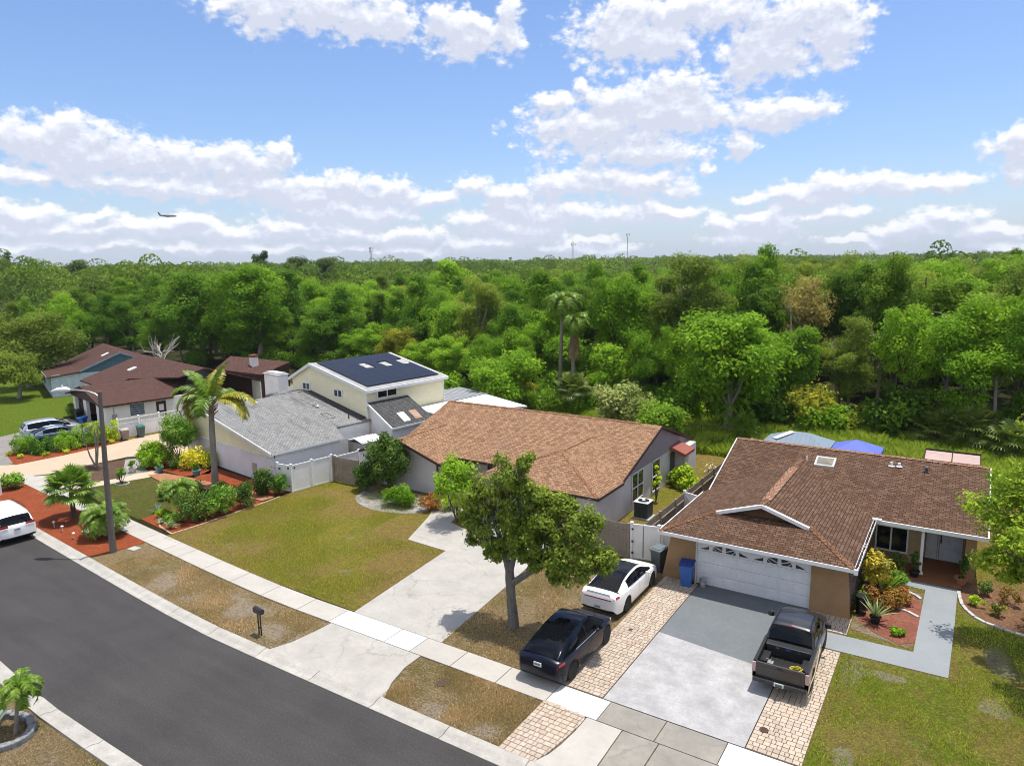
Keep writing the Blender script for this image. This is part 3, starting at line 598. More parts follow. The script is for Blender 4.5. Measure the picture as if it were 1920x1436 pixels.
def side_edge(mb, a, b, w=.12, h=.18, mi=0, up=.02):
    """board along a-b (any slope), top slightly proud"""
    a = Vector(a); b = Vector(b); d = (b-a).normalized(); s = d.cross(Vector((0, 0, 1))).normalized()*(w/2)
    P = [a-s, a+s, b+s, b-s]; mb.slab([(p.x, p.y, p.z+up) for p in (P if (P[1]-P[0]).cross(P[3]-P[0]).z > 0 else P[::-1])], h, mi)
def vent_pipe(mb, x, y, z, r=.05, h=.3): mb.tube([(x, y, z-.1), (x, y, z+h)], r, 8)

# ---- right house: brown shingles, attached two-car garage with a Dutch gable
O3 = (-7.3, 30.75, 0)
H3 = thing('brown_roof_house', 'tan stucco house with dark brown shingle roof and white double garage door', 'house', O3)
S = 1/3
def P3(n, mats, mb, **k): mb.off = O3; return mb.build(n, mats, parent=k.pop('parent', H3), **k)
mb = MB()
zr = 2.6+S*5.42
mb.slab([(-11.15, 36.5, 2.6), (1.4, 36.5, 2.6), (1.4, 41.92, zr), (-11.15, 41.92, zr)], .14)
mb.slab([(-11.15, 41.92, zr), (1.4, 41.92, zr), (1.4, 47.3, 2.6), (-11.15, 47.3, 2.6)], .14)
zg = 2.6+S*4.12; gz = 2.6+S*2.1
mb.slab([(-11.4, 29.95, 2.61), (-3.16, 29.95, 2.61), (-5.26, 32.05, gz+.01), (-9.30, 32.05, gz+.01)], .12)
mb.slab([(-11.4, 36.5, 2.612), (-11.4, 29.95, 2.612), (-9.30, 32.05, gz+.012), (-9.30, 31.85, gz+.012), (-7.28, 31.85, zg+.012), (-7.28, 40.62, zg+.012)], .12)
mb.slab([(-3.16, 29.95, 2.614), (-3.16, 36.5, 2.614), (-7.28, 40.62, zg+.014), (-7.28, 31.85, zg+.014), (-5.26, 31.85, gz+.014), (-5.26, 32.05, gz+.014)], .12)
roof3 = P3('roof', ROOF3, mb)
mb = MB()      # ridge and hip caps: overlapping short shingles
def caps(lines, name, mat, par, off):
    for a, b, w in lines:
        mb = MB(off=off); cap(mb, a, b, w); mb.build(name, mat, par)
def cap(mb, a, b, w=.15, mi=0, n=None):
    a = Vector(a); b = Vector(b); d = b-a; n = n or max(2, int(d.length/.2)); s = Vector((-d.y, d.x, 0)).normalized()*w
    for i in range(n):
        p = a+d*(i/n); q = a+d*((i+1.12)/n); t = random.random()
        mb.poly([p-s+Vector((0, 0, -.035)), q-s+Vector((0, 0, -.02)), q+Vector((0, 0, .045)), p+Vector((0, 0, .03))][::-1], mi, t)
        mb.poly([p+Vector((0, 0, .03)), q+Vector((0, 0, .045)), q+s+Vector((0, 0, -.02)), p+s+Vector((0, 0, -.035))][::-1], mi, t)
caps([((-11.15, 41.92, zr+.02), (1.4, 41.92, zr+.02), .13), ((-7.28, 32.7, zg+.03), (-7.28, 38.6, zg+.03), .2)], 'ridge_cap', CAP, roof3, O3)
mb = MB(); CAPB = shingles('hip_cap', (.15, .075, .04), (.22, .115, .065), (.27, .16, .10))
caps([((-11.4, 29.95, 2.63), (-9.3, 32.05, gz+.03), .13), ((-3.16, 29.95, 2.63), (-5.26, 32.05, gz+.03), .13), ((-7.28, 38.6, zg+.03), (-7.28, 40.6, zg+.03), .13), ((-7.28, 31.87, zg+.03), (-7.28, 32.7, zg+.03), .14)], 'hip_cap', CAPB, roof3, O3)
mb = MB()      # gable face and trim
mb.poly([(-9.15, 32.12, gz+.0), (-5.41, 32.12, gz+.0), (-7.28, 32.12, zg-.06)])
P3('gable_face', plain('gable_brown', (.12, .065, .03), .9), mb)  # dark brown gable face
mb = MB()
for sx in (-1, 1):
    a = Vector((-7.28, 31.83, zg+.03)); b = Vector((-7.28+sx*2.05, 31.83, gz+.02))
    mb.slab([(a.x, a.y-.05, a.z), (b.x, b.y-.05, b.z), (b.x, b.y+.12, b.z), (a.x, a.y+.12, a.z)][::(1 if sx < 0 else 1)], .16)
mb.box(-11.44, 29.90, 2.44, -3.12, 29.945, 2.60)                   # front fascia
mb.box(-11.46, 29.95, 2.45, -11.415, 36.5, 2.60); mb.box(-11.19, 36.5, 2.42, -11.155, 36.55, 2.6)
mb.box(-3.05, 36.42, 2.42, 1.45, 36.49, 2.6)
side_edge(mb, (1.44, 36.5, 2.58), (1.44, 41.92, zr-.02), .05, .16); side_edge(mb, (-11.19, 36.6, 2.62), (-11.19, 41.9, zr-.02), .05, .16)
mb.off = O3; mb.islands('fascia', WHITE, H3)
mb = MB()      # gutter with leaf litter along the garage, and the corner box
mb.box(-3.15, 29.95, 2.47, -3.135, 36.45, 2.62); mb.box(-3.03, 29.95, 2.47, -3.015, 36.45, 2.62); mb.box(-3.15, 29.95, 2.46, -3.015, 36.45, 2.47)
mb.box(-3.2, 36.3, 2.6, -2.8, 36.5, 2.68); mb.box(-3.15, 29.86, 2.40, -3.0, 29.95, 2.62)
gut = P3('gutter', WHITE, mb)
mb = MB(); random.seed(3)
for i in range(60):
    y = random.uniform(30, 36.4); mb.box(-3.13, y, 2.50, -3.13+random.uniform(.03, .1), y+random.uniform(.02, .16), 2.50+random.uniform(.02, .12), rot=random.uniform(-.3, .3))
P3('leaf_litter', plain('dead_leaves', (.07, .05, .035), .9), mb, parent=gut)
mb = MB()
# garage front, tapered wing walls either side of the door
mb.slab([(-9.95, 30.75, 2.5), (-9.95, 30.95, 2.5), (-11.02, 30.95, 2.5), (-11.02, 30.75, 2.5)][::-1], .02)
mb.extr([(-11.5, 30.75, 0), (-9.93, 30.75, 0), (-9.93, 30.75, 2.52), (-11.03, 30.75, 2.52)], (0, .22, 0))
mb.extr([(-4.88, 30.75, 0), (-3.28, 30.75, 0), (-3.48, 30.75, 2.52), (-4.88, 30.75, 2.52)], (0, .22, 0))
mb.box(-9.93, 30.80, 2.26, -4.88, 30.97, 2.52)
mb.box(-11.02, 30.98, 0, -10.86, 47.0, 2.56); mb.box(-3.62, 30.98, 0, -3.45, 37.0, 2.5)
mb.box(-10.86, 46.8, 0, 1.05, 46.98, 2.55)
mb.box(-3.62, 38.3, 0, -3.2, 38.46, 2.6); mb.box(-3.2, 38.3, 0, -1.72, 38.46, .5)
mb.box(.62, 37.25, 0, 1.05, 37.4, 2.6); mb.box(.62, 37.4, 0, .75, 39.4, 2.6); mb.box(.9, 37.4, 0, 1.05, 46.8, 2.6)
for xs in (-10.95, .98):
    mb.poly([(xs, 36.7, 2.5), (xs, 47.0, 2.5), (xs, 41.92, zr-.15)])
mb.off = O3; mb.islands('wall', TANWALL, H3)
mb = MB()
mb.box(-1.74, 38.26, 0, -1.15, 38.46, 2.6); mb.box(-1.19, 38.46, 0, -1.07, 39.4, 2.6); mb.box(-1.07, 39.4, 0, .62, 39.5, 2.6); mb.box(.7, 37.2, 0, 3.0, 37.245, 2.2) if False else None
P3('porch_wall', TANPALE, mb)
mb = MB(); mb.box(-10.8, 36.6, 2.50, 1.0, 46.7, 2.54); mb.box(-10.85, 31, 2.52, -3.5, 36.6, 2.56); P3('ceiling', WHITE, mb)
mb = MB(); random.seed(8)      # dark ledge-stone on the garage side wall
for r in range(14):
    y = 30.99; z = .0+r*.18
    while y < 36.3:
        l = random.uniform(.2, .55); mb.box(-3.46, y, z+.005, -3.38+random.uniform(-.02, .05), min(y+l-.012, 36.4), z+.172); y += l
P3('stone_veneer', plain('ledge_stone', (.17, .13, .125), .9, dirt=.25, sc=5, bump=.4), mb)
# garage door: four sections of raised panels, sunburst lights on top
mb = MB(); gx0, gx1 = -9.86, -4.95
for r in range(4):
    z0 = .02+r*.545; mb.box(gx0, 30.90, z0, gx1, 30.95, z0+.535)
    for c in range(8 if r < 3 else 8):
        a = gx0+.06+c*(gx1-gx0-.06)/8; b = a+(gx1-gx0-.06)/8-.07
        if r < 3: mb.box(a, 30.885, z0+.10, b, 30.90, z0+.44)
door3 = P3('garage_door', plain('door_white', (.72, .74, .77), .5, dirt=.05), mb, bevel=.012)
mb = MB()
for half in range(2):
    for c in range(4):
        a = gx0+.1+(half*4+c)*(gx1-gx0-.06)/8; w = .44; z0, z1 = 1.74, 2.02; y = 30.884
        if c == 0: mb.poly([(a+.03, y, z0), (a+w, y, z0), (a+w, y, z0+.17)])
        if c == 3: mb.poly([(a, y, z0), (a+w-.03, y, z0), (a, y, z0+.17)])
        if c == 1: mb.poly([(a, y, z0), (a+.16, y, z0), (a, y, z0+.13)]); mb.poly([(a+.2, y, z0), (a+w, y, z0), (a+w, y, z0+.05), (a+.05, y, z0+.2), (a+.05, y, z0+.13)]); mb.poly([(a+.1, y, z0+.24), (a+w, y, z0+.09), (a+w, y, z1)])
        if c == 2: mb.poly([(a+w-.16, y, z0), (a+w, y, z0), (a+w, y, z0+.13)]); mb.poly([(a, y, z0), (a+w-.2, y, z0), (a+w-.05, y, z0+.13), (a+w-.05, y, z0+.2), (a, y, z0+.05)]); mb.poly([(a+w-.1, y, z0+.24), (a, y, z1), (a, y, z0+.09)])
mb.off = O3; mb.islands('door_window', GLASS, door3)
mb = MB(); mb.box(-9.93, 30.84, 0, -9.87, 30.97, 2.26); mb.box(-4.94, 30.84, 0, -4.88, 30.97, 2.26); mb.box(-9.87, 30.84, 2.2, -4.94, 30.97, 2.26); P3('door_frame', WHITE, mb)
mb = MB(); mb.box(-3.14, 38.33, .52, -1.8, 38.36, 2.5); P3('window', GLASS, mb)
mb = MB()
for x in (-3.18, -2.52, -1.80): mb.box(x, 38.22, .5, x+.07, 38.32, 2.55)
mb.box(-3.1, 38.23, 1.75, -1.8, 38.31, 1.82); mb.box(-3.1, 38.23, .5, -1.8, 38.31, .57); P3('window_frame', WHITE, mb)
mb = MB(); mb.box(-1.15, 37.0, .10, -1.02, 37.13, 2.42); mb.box(-1.20, 36.95, .10, -.97, 37.18, .2); P3('porch_column', WHITE, mb, bevel=.01)
mb = MB()
mb.box(-1.0, 39.33, .1, -.52, 39.39, 2.2); mb.box(-.42, 39.33, .1, .55, 39.39, 2.2); mb.box(-.5, 39.30, .1, -.44, 39.39, 2.25); mb.box(-1.06, 39.30, 2.2, .6, 39.39, 2.27)
for (a, b) in ((-.95, -.57), (-.34, .02), (.1, .46)):
    for z in (.3, .95): mb.box(a, 39.31, z, b, 39.33, z+.5)
fd = P3('front_door', plain('door_paint', (.62, .65, .72), .5), mb, bevel=.01)
mb = MB(off=O3); mb.box(-.95, 39.305, 1.78, -.57, 39.325, 2.05); mb.box(-.30, 39.305, 1.78, .42, 39.325, 2.05); mb.islands('door_window', plain('frosted', (.14, .15, .16), .2), fd)
mb = MB(); mb.box(-.40, 39.26, 1.0, -.34, 39.325, 1.2); mb.box(-.39, 39.24, 1.22, -.35, 39.325, 1.38); P3('handle', BLACK, mb, parent=fd)
# skylight, vents
def on3(x, y): return 2.6+S*(y-36.5)
mb = MB(); x, y = -6.05, 40.55; z = on3(x, y)
mb.slab([(x-.5, y-.42, on3(0, y-.42)+.1), (x+.5, y-.42, on3(0, y-.42)+.1), (x+.5, y+.42, on3(0, y+.42)+.1), (x-.5, y+.42, on3(0, y+.42)+.1)], .14)
skl = P3('skylight', plain('skylight_frame', (.52, .53, .50), .5), mb)
mb = MB(); c = (x, y, z+.27); q = [(x-.4, y-.32, on3(0, y-.32)+.11), (x+.4, y-.32, on3(0, y-.32)+.11), (x+.4, y+.32, on3(0, y+.32)+.11), (x-.4, y+.32, on3(0, y+.32)+.11)]
for i in range(4): mb.poly([q[i], q[(i+1) % 4], c])
P3('dome', plain('skylight_dome', (.25, .23, .18), .15, 0, .6), mb, parent=skl)
mb = MB(); vent_pipe(mb, -2.9, 41.0, on3(0, 41.0), .07, .22); vent_pipe(mb, -2.55, 41.05, on3(0, 41.05), .07, .2); vent_pipe(mb, -7.0, 40.6, on3(0, 40.6), .05, .2)
mb.lathe((-2.9, 41.0, on3(0, 41)), [(.16, .02), (.08, .05)], 10); mb.lathe((-2.55, 41.05, on3(0, 41.05)), [(.16, .02), (.08, .05)], 10)
mb.off = O3; mb.islands('vent_pipe', WHITE, H3)
mb = MB(); vent_pipe(mb, -1.3, 40.9, on3(0, 40.9), .07, .22); mb.lathe((-1.3, 40.9, on3(0, 40.9)+.2), [(.12, 0), (.12, .05), (.02, .12)], 10); P3('vent_pipe', plain('dull_metal', (.10, .10, .10), .6), mb)

# ---- middle house: tan shingles, mauve stucco
O2 = (-24.5, 37, 0)
H2 = thing('tan_roof_house', 'single storey lilac stucco house with wide tan shingle roof', 'house', O2)
def P2(n, mats, mb, **k): mb.off = O2; return mb.build(n, mats, parent=k.pop('parent', H2), **k)
E2 = 2.33; R2y = 42.45; zr2 = E2+S*(R2y-36.0)
mb = MB()
mb.slab([(-33.3, 36.0, E2), (-16.1, 36.0, E2), (-16.1, R2y, zr2), (-33.3, R2y, zr2)], .13)
mb.slab([(-33.3, R2y, zr2), (-16.1, R2y, zr2), (-16.1, 48.7, zr2-S*6.25), (-33.3, 48.7, zr2-S*6.25)], .13)
wz = 3.5                                                             # left wing
mb.slab([(-31.25, 34.15, wz+.01), (-27.75, 34.15, wz-S*3.5+.01), (-27.75, 36.0, wz-S*3.5+.01), (-31.25, 39.5, wz+.01)], .12)
mb.slab([(-31.25, 39.5, wz+.012), (-34.75, 36.0, wz-S*3.5+.012), (-34.75, 34.15, wz-S*3.5+.012), (-31.25, 34.15, wz+.012)], .12)
gz2 = 3.80                                                           # garage wing
mb.slab([(-20.0, 36.2, gz2+.014), (-15.95, 32.9, gz2-S*4.05+.014), (-15.95, 36.2, gz2-S*4.05+.014), (-20.0, 40.42, gz2+.014)], .12)
mb.slab([(-20.0, 40.42, gz2+.016), (-24.05, 36.2, gz2-S*4.05+.016), (-24.05, 32.9, gz2-S*4.05+.016), (-20.0, 36.2, gz2+.016)], .12)
mb.slab([(-24.05, 32.9, gz2-S*4.05+.018), (-15.95, 32.9, gz2-S*4.05+.018), (-20.0, 36.2, gz2+.018)], .12)
roof2 = P2('roof', ROOF2, mb)
CAP2 = shingles('ridge_cap_tan', (.24, .12, .065), (.33, .18, .10), (.40, .24, .15))
caps([((-33.3, R2y, zr2+.02), (-17.6, R2y, zr2+.02), .13), ((-20.0, 36.2, gz2+.04), (-20.0, 40.2, gz2+.04), .17), ((-15.95, 32.9, gz2-S*4.05+.04), (-20.0, 36.2, gz2+.04), .12), ((-24.05, 32.9, gz2-S*4.05+.04), (-20.0, 36.2, gz2+.04), .12), ((-31.25, 34.3, wz+.03), (-31.25, 39.3, wz+.03), .14)], 'ridge_cap', CAP2, roof2, O2)
mb = MB()
mb.box(-28, 35.95, E2-.16, -24.0, 35.995, E2-.01); side_edge(mb, (-16.07, 36.2, 2.4), (-16.07, R2y, zr2-.0), .05, .17, up=0); side_edge(mb, (-16.07, 48.7, zr2-S*6.25), (-16.07, R2y, zr2), .05, .17, up=0)
side_edge(mb, (-31.25, 34.12, wz+.01), (-27.73, 34.12, wz-S*3.5+.01), .05, .17); side_edge(mb, (-31.25, 34.12, wz+.01), (-34.77, 34.12, wz-S*3.5+.01), .05, .17)
mb.box(-24.1, 32.84, gz2-S*4.05-.13, -15.90, 32.89, gz2-S*4.05+.01)
mb.box(-27.75, 34.15, E2-.16, -27.70, 36, E2-.02); mb.box(-15.945, 32.9, gz2-S*4.05-.13, -15.90, 36.2, gz2-S*4.05); mb.box(-28.42, 34.68, .02, -28.33, 34.78, 2.3)
mb.off = O2; mb.islands('fascia', DKBROWN, H2)
mb = MB()
mb.box(-34.3, 34.72, 0, -28.4, 34.9, 2.3); mb.box(-28.58, 34.9, 0, -28.42, 37.6, 2.3); mb.poly([(-34.3, 34.74, 2.3), (-28.3, 34.74, 2.3), (-31.25, 34.74, wz-.14)])
mb.box(-34.3, 34.9, 0, -34.14, 48.2, 2.2)
mb.box(-28.42, 37.6, 0, -23.6, 37.75, 2.45); mb.box(-23.6, 33.5, 0, -23.45, 37.6, 2.3); mb.box(-23.45, 33.5, 0, -22.5, 33.65, 2.4); mb.box(-17.6, 33.5, 0, -16.35, 33.65, 2.4); mb.box(-22.5, 33.5, 2.15, -17.6, 33.65, 2.4)
pass
mb.box(-16.5, 33.65, 0, -16.35, 47.9, 2.33); mb.box(-34.1, 47.8, 0, -16.5, 47.9, 2.4); mb.box(-16.35, 45.6, 0, -15.6, 47.85, 2.3)
mb.off = O2; mb.islands('wall', LILAC, H2)
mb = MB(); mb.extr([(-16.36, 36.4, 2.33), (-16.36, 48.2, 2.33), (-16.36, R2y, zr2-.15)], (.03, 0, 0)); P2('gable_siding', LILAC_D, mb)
mb = MB()
for r in range(4): mb.box(-22.45, 33.52, .02+r*.53, -17.65, 33.57, .02+r*.53+.52)
P2('garage_door', plain('door_salmon', (.45, .22, .16), .7), mb, bevel=.01)
mb = MB(); mb.box(-16.35, 38.3, .6, -16.325, 39.95, 2.25); w = P2('window', GLASS, mb)
mb = MB(); mb.box(-16.35, 41.5, .3, -16.325, 42.75, 2.25); w2 = P2('window', GLASS, mb)
def wframe(x, ya, yb, z0, z1, ys, zs):
    mb = MB()
    for y in [ya-.06]+ys+[yb]: mb.box(x, y, z0-.06, x+.05, y+.06, z1+.06)
    for z in [z0-.06]+zs+[z1]: mb.box(x, ya-.06, z, x+.045, yb+.06, z+.06)
    return mb
P2('window_frame', WHITE, wframe(-16.33, 38.3, 39.95, .6, 2.25, [39.1], [1.35]), parent=w); P2('window_frame', WHITE, wframe(-16.33, 41.5, 42.75, .3, 2.25, [], [1.2]), parent=w2)
mb = MB(); mb.box(-28.4, 37.57, .1, -27.4, 37.6, 2.1); mb.box(-26.4, 37.57, .9, -24.6, 37.6, 2.1); P2('window', GLASS, mb)
mb = MB(); mb.slab([(-16.3, 44.55, 2.62), (-15.25, 44.6, 2.2), (-15.25, 46.4, 2.2), (-16.3, 46.35, 2.62)], .05); mb.box(-15.27, 44.6, 2.02, -15.22, 46.4, 2.2); mb.slab([(-16.3, 44.52, 2.60), (-15.25, 44.57, 2.2), (-15.25, 44.6, 2.2), (-16.3, 44.55, 2.60)], .2)
P2('awning', plain('awning_red', (.28, .09, .065), .5, dirt=.05), mb)
mb = MB(); mb.box(-16.34, 44.7, .1, -16.3, 45.5, 2.1); P2('back_door', plain('door_charcoal', (.10, .10, .12), .5), mb)  # dark grey back door

# ---- left house: two storeys, cream siding, grey shingles, black solar panels
H1 = thing('cream_house', 'two storey cream house with grey shingles and solar panels on its upper roof', 'house', (-39.06, 30.23, 0), -rad(8))
def P1(n, mats, mb, **k): return mb.build(n, mats, parent=k.pop('parent', H1), **k)
mb = MB(); zp = 4.25; s1 = (zp-2.4)/10.1
def r1(x): return 2.4-s1*x
# low roof: right slope as an L, left slope steeper; back part continues behind the tower
mb.slab([(0, 0, 2.4), (0, 5.9, 2.4), (-1.9, 6.6, r1(-1.9)), (-1.9, 10.0, r1(-1.9)), (-10.1, 10.0, zp), (-10.1, 0, zp)], .14)
mb.slab([(-10.1, 0, zp+.002), (-10.1, 16, zp+.002), (-13.7, 16, 2.4), (-13.7, 0, 2.4)], .14)
mb.slab([(-13.4, 8.6, 3.0), (-10.0, 8.6, 4.3), (-10.0, 14.0, 4.3), (-17.5, 14.0, 3.75), (-17.5, 9.8, 3.0)], .14)
roof1 = P1('roof', ROOF1, mb)
mb = MB()
mb.box(-.02, 0, 2.24, .02, 5.9, 2.39)
mb.slab([(-10.1, -.03, zp+.02), (-10.1, -.10, zp+.02), (0.02, -.10, 2.42), (.02, -.03, 2.42)], .22); mb.slab([(-13.72, -.03, 2.42), (-13.72, -.10, 2.42), (-10.1, -.10, zp+.02), (-10.1, -.03, zp+.02)], .22)
mb.islands('fascia', WHITE, H1)
mb = MB()      # cream gable front (upper), proud white lower wall tinted as in shade
mb.poly([(-.35, .35, 1.85), (-.35, .35, 2.3), (-10.1, .35, zp-.16), (-13.2, .35, 2.5), (-13.2, .35, 1.85)][::-1])
mb.box(-13.3, .36, 0, -13.2, 10, 2.5)
P1('gable_siding', CREAM, mb)
mb = MB(); mb.box(-13.2, .28, 0, -.32, .44, 1.86); P1('front_wall', WHITEW_SHADE, mb)
mb = MB(); mb.box(-13.2, .22, 1.86, -.30, .44, 1.93); mb.box(-.36, .27, 0, -.28, .33, 2.25); P1('wall_ledge', WHITE, mb)
mb = MB(); mb.box(-.42, .44, 0, -.30, 5.6, 2.3); mb.box(-1.9, 5.6, 0, -.30, 5.72, 2.3); mb.box(-2.1, 5.72, 0, -1.95, 9.7, 2.7); mb.islands('side_wall', WHITEW, H1)
mb = MB(); mb.box(-3.1, .22, .45, -2.6, .28, 1.2); mb.box(-3.0, .2, .1, -2.7, .24, .5); P1('meter_box', plain('meter', (.42, .38, .33), .6), mb)
# upper storey
UX0, UX1, UY0, UY1 = -12.6, -2.1, 9.75, 18.0
pr, pk, pl_ = (-1.75, 5.12), (-9.6, 6.68), (-12.9, 5.15)
mb = MB(); ya, yb = UY0-.15, UY1+.35
mb.slab([(pk[0], ya, pk[1]), (pr[0], ya, pr[1]), (pr[0], yb, pr[1]), (pk[0], yb, pk[1])], .12)
mb.slab([(pl_[0], ya, pl_[1]), (pk[0], ya, pk[1]), (pk[0], yb, pk[1]), (pl_[0], yb, pl_[1])], .12)
uroof = P1('upper_roof', plain('roof_trim_grey', (.34, .34, .34), .8, dirt=.15, sc=1.5), mb)
mb = MB()
side_edge(mb, (pk[0], ya-.04, pk[1]), (pr[0], ya-.04, pr[1]), .10, .26); side_edge(mb, (pk[0], ya-.04, pk[1]), (pl_[0], ya-.04, pl_[1]), .10, .26); mb.box(pr[0]-.02, ya, pr[1]-.2, pr[0]+.06, yb, pr[1]+.02)
side_edge(mb, (pk[0], yb+.04, pk[1]), (pr[0], yb+.04, pr[1]), .10, .22)
mb.islands('upper_fascia', WHITE, H1)
mb = MB()
mb.extr([(UX0, UY0, 0), (UX1, UY0, 0), (UX1, UY0, 5.02), (pk[0], UY0, 6.52), (UX0, UY0, 5.1)], (0, .15, 0))
mb.extr([(UX0, UY1, 0), (UX1, UY1, 0), (UX1, UY1, 5.02), (pk[0], UY1, 6.52), (UX0, UY1, 5.1)], (0, .15, 0))
mb.box(UX1-.15, UY0+.15, 0, UX1, UY1, 5.02); mb.box(UX0, UY0+.15, 0, UX0+.15, UY1, 5.0)
mb.islands('upper_wall', CREAM, H1)
mb = MB(); mb.box(UX1-.04, UY0-.03, 2.7, UX1+.04, UY0+.05, 4.9); mb.box(UX1-.02, UY1+.1, 2.4, UX1+.05, UY1+.18, 4.95); mb.islands('corner_trim', WHITE, H1)
us = (pk[1]-pr[1])/(pk[0]-pr[0])
def uz(x): return pr[1]+us*(x-pr[0])
mb = MB(); SOLAR = plain('solar_cell', (.005, .007, .016), .35, 0, .3, dirt=.05)
holes = [(-6.9, 13.4), (-6.55, 15.45), (-6.45, 17.3)]
xs = [-9.35, -8.35, -7.4, -6.2, -5.2, -4.2, -3.25, -2.45]; ys = [10.15+i*.98 for i in range(8)]+[17.95]
for i in range(len(xs)-1):
    for j in range(len(ys)-1):
        cx, cy = (xs[i]+xs[i+1])/2, (ys[j]+ys[j+1])/2
        if any(abs(cx-hx) < .62 and abs(cy-hy) < .5 for hx, hy in holes): continue
        a, b, c, d = xs[i]+.004, xs[i+1]-.004, ys[j]+.004, ys[j+1]-.004
        mb.slab([(a, c, uz(a)+.10), (b, c, uz(b)+.10), (b, d, uz(b)+.10), (a, d, uz(a)+.10)], .04, t=0)
P1('solar_panel', SOLAR, mb)
for hx, hy in holes:
    mb = MB(); mb.slab([(hx-.48, hy-.3, uz(hx-.48)+.12), (hx+.5, hy-.3, uz(hx+.5)+.12), (hx+.5, hy+.3, uz(hx+.5)+.12), (hx-.48, hy+.3, uz(hx-.48)+.12)], .14); sk = P1('skylight', plain('skylight_cream', (.62, .60, .52), .4), mb)
    mb = MB(); mb.slab([(hx-.3, hy-.2, uz(hx-.3)+.135), (hx+.35, hy-.2, uz(hx+.35)+.135), (hx+.35, hy+.2, uz(hx+.35)+.135), (hx-.3, hy+.2, uz(hx-.3)+.135)], .01); P1('pane', plain('sky_pane', (.42, .42, .38), .2), mb, parent=sk)
for (x0, x1, z0, z1) in ((-10.9, -9.95, 4.35, 4.85), (-6.35, -5.35, 4.2, 4.72)):
    mb = MB(); mb.box(x0, UY0-.03, z0, x1, UY0-.005, z1); w = P1('window', GLASS, mb)
    mb = MB()
    for x in (x0-.09, (x0+x1)/2-.05, x1): mb.box(x, UY0-.07, z0-.09, x+.09, UY0-.002, z1+.09)
    mb.box(x0, UY0-.07, z0-.09, x1, UY0-.002, z0); mb.box(x0, UY0-.07, z1, x1, UY0-.002, z1+.09); P1('window_frame', WHITE, mb, parent=w)
mb = MB(); mb.box(UX1+.005, 10.85, 4.35, UX1+.03, 12.75, 4.85); w = P1('window', GLASS, mb)
mb = MB()
for y in (10.75, 11.75, 12.75): mb.box(UX1+.003, y, 4.26, UX1+.07, y+.1, 4.95)
mb.box(UX1+.003, 10.85, 4.26, UX1+.07, 12.75, 4.35); mb.box(UX1+.003, 10.85, 4.85, UX1+.07, 12.75, 4.95); P1('window_frame', WHITE, mb, parent=w)
mb = MB(); mb.slab([(-2.3, UY0-.75, r1(-2.3)+.06), (-2.3, UY0-.02, r1(-2.3)+.12), (-9.8, UY0-.02, r1(-9.8)+.12), (-9.8, UY0-.35, r1(-9.8)+.06)], .03); P1('roof_flashing', plain('tar_strip', (.05, .05, .052), .9), mb)
# lean-to with two skylights
def lz(x): return 4.12-.62*(x+2.0)
mb = MB(); mb.slab([(-2.0, 9.7, lz(-2.0)), (.75, 9.9, lz(.75)), (.75, 14.3, lz(.75)), (-2.0, 13.9, lz(-2.0))], .13); lr = P1('leanto_roof', ROOF1D, mb)
mb = MB(); mb.extr([(-2.1, 9.95, 0), (.55, 9.95, 0), (.55, 9.95, lz(.55)-.14), (-2.1, 9.95, 3.95)], (0, .12, 0)); mb.box(.45, 10.07, 0, .57, 14.1, 2.35); mb.extr([(-2.1, 14.0, 0), (.55, 14.0, 0), (.55, 14.0, lz(.55)-.14), (-2.1, 14.0, 3.95)], (0, .1, 0)); mb.islands('leanto_wall', WHITEW, H1)
mb = MB(); mb.slab([(-2.0, 9.62, lz(-2.0)+.02), (.78, 9.82, lz(.78)+.02), (.78, 9.9, lz(.78)+.02), (-2.0, 9.7, lz(-2.0)+.02)], .18); mb.box(.76, 9.9, lz(.75)-.14, .80, 14.3, lz(.75)); P1('leanto_fascia', WHITE, mb)
for k, (ya_, yb_) in enumerate(((11.35, 12.05), (12.55, 13.3))):
    a, b = -.45, .45; mb = MB(); mb.slab([(a, ya_, lz(a)+.07), (b, ya_, lz(b)+.07), (b, yb_, lz(b)+.07), (a, yb_, lz(a)+.07)], .1)
    sk = P1('skylight', plain('skylight_wood', (.36, .22, .14), .5) if k else WHITE, mb)
    mb = MB(); mb.slab([(a+.1, ya_+.09, lz(a+.1)+.085), (b-.1, ya_+.09, lz(b-.1)+.085), (b-.1, yb_-.09, lz(b-.1)+.085), (a+.1, yb_-.09, lz(a+.1)+.085)], .01); P1('pane', plain('pale_blind', (.70, .68, .64), .3) if not k else plain('tan_blind', (.38, .27, .20), .3), mb, parent=sk)
# pipes and hatch on the low roof
mb = MB(); mb.lathe((-8.66, 3.9, r1(-8.66)), [(.13, -.05), (.13, .22), (.17, .22), (.17, .32), (.03, .36)], 12); P1('roof_vent', WHITE, mb)
mb = MB(); mb.lathe((-6.1, 7.85, r1(-6.1)), [(.12, -.05), (.12, .16), (.16, .16), (.02, .26)], 12); mb.box(-6.6, 7.7, r1(-6.5)-.05, -6.45, 7.85, r1(-6.5)+.15); P1('roof_vent', METAL, mb)
mb = MB(); vent_pipe(mb, -3.0, 8.6, r1(-3.0), .05, .3); P1('vent_pipe', BLACK, mb)
mb = MB()
for (a, b, c, d) in ((-4.8, 7.2, -3.6, 7.25), (-4.8, 7.75, -3.6, 7.8), (-4.8, 7.25, -4.75, 7.75), (-3.65, 7.25, -3.6, 7.75)): mb.slab([(a, b, r1(a)+.03), (c, b, r1(c)+.03), (c, d, r1(c)+.03), (a, d, r1(a)+.03)], .04)
P1('roof_hatch', plain('hatch_grey', (.12, .12, .12), .8), mb)
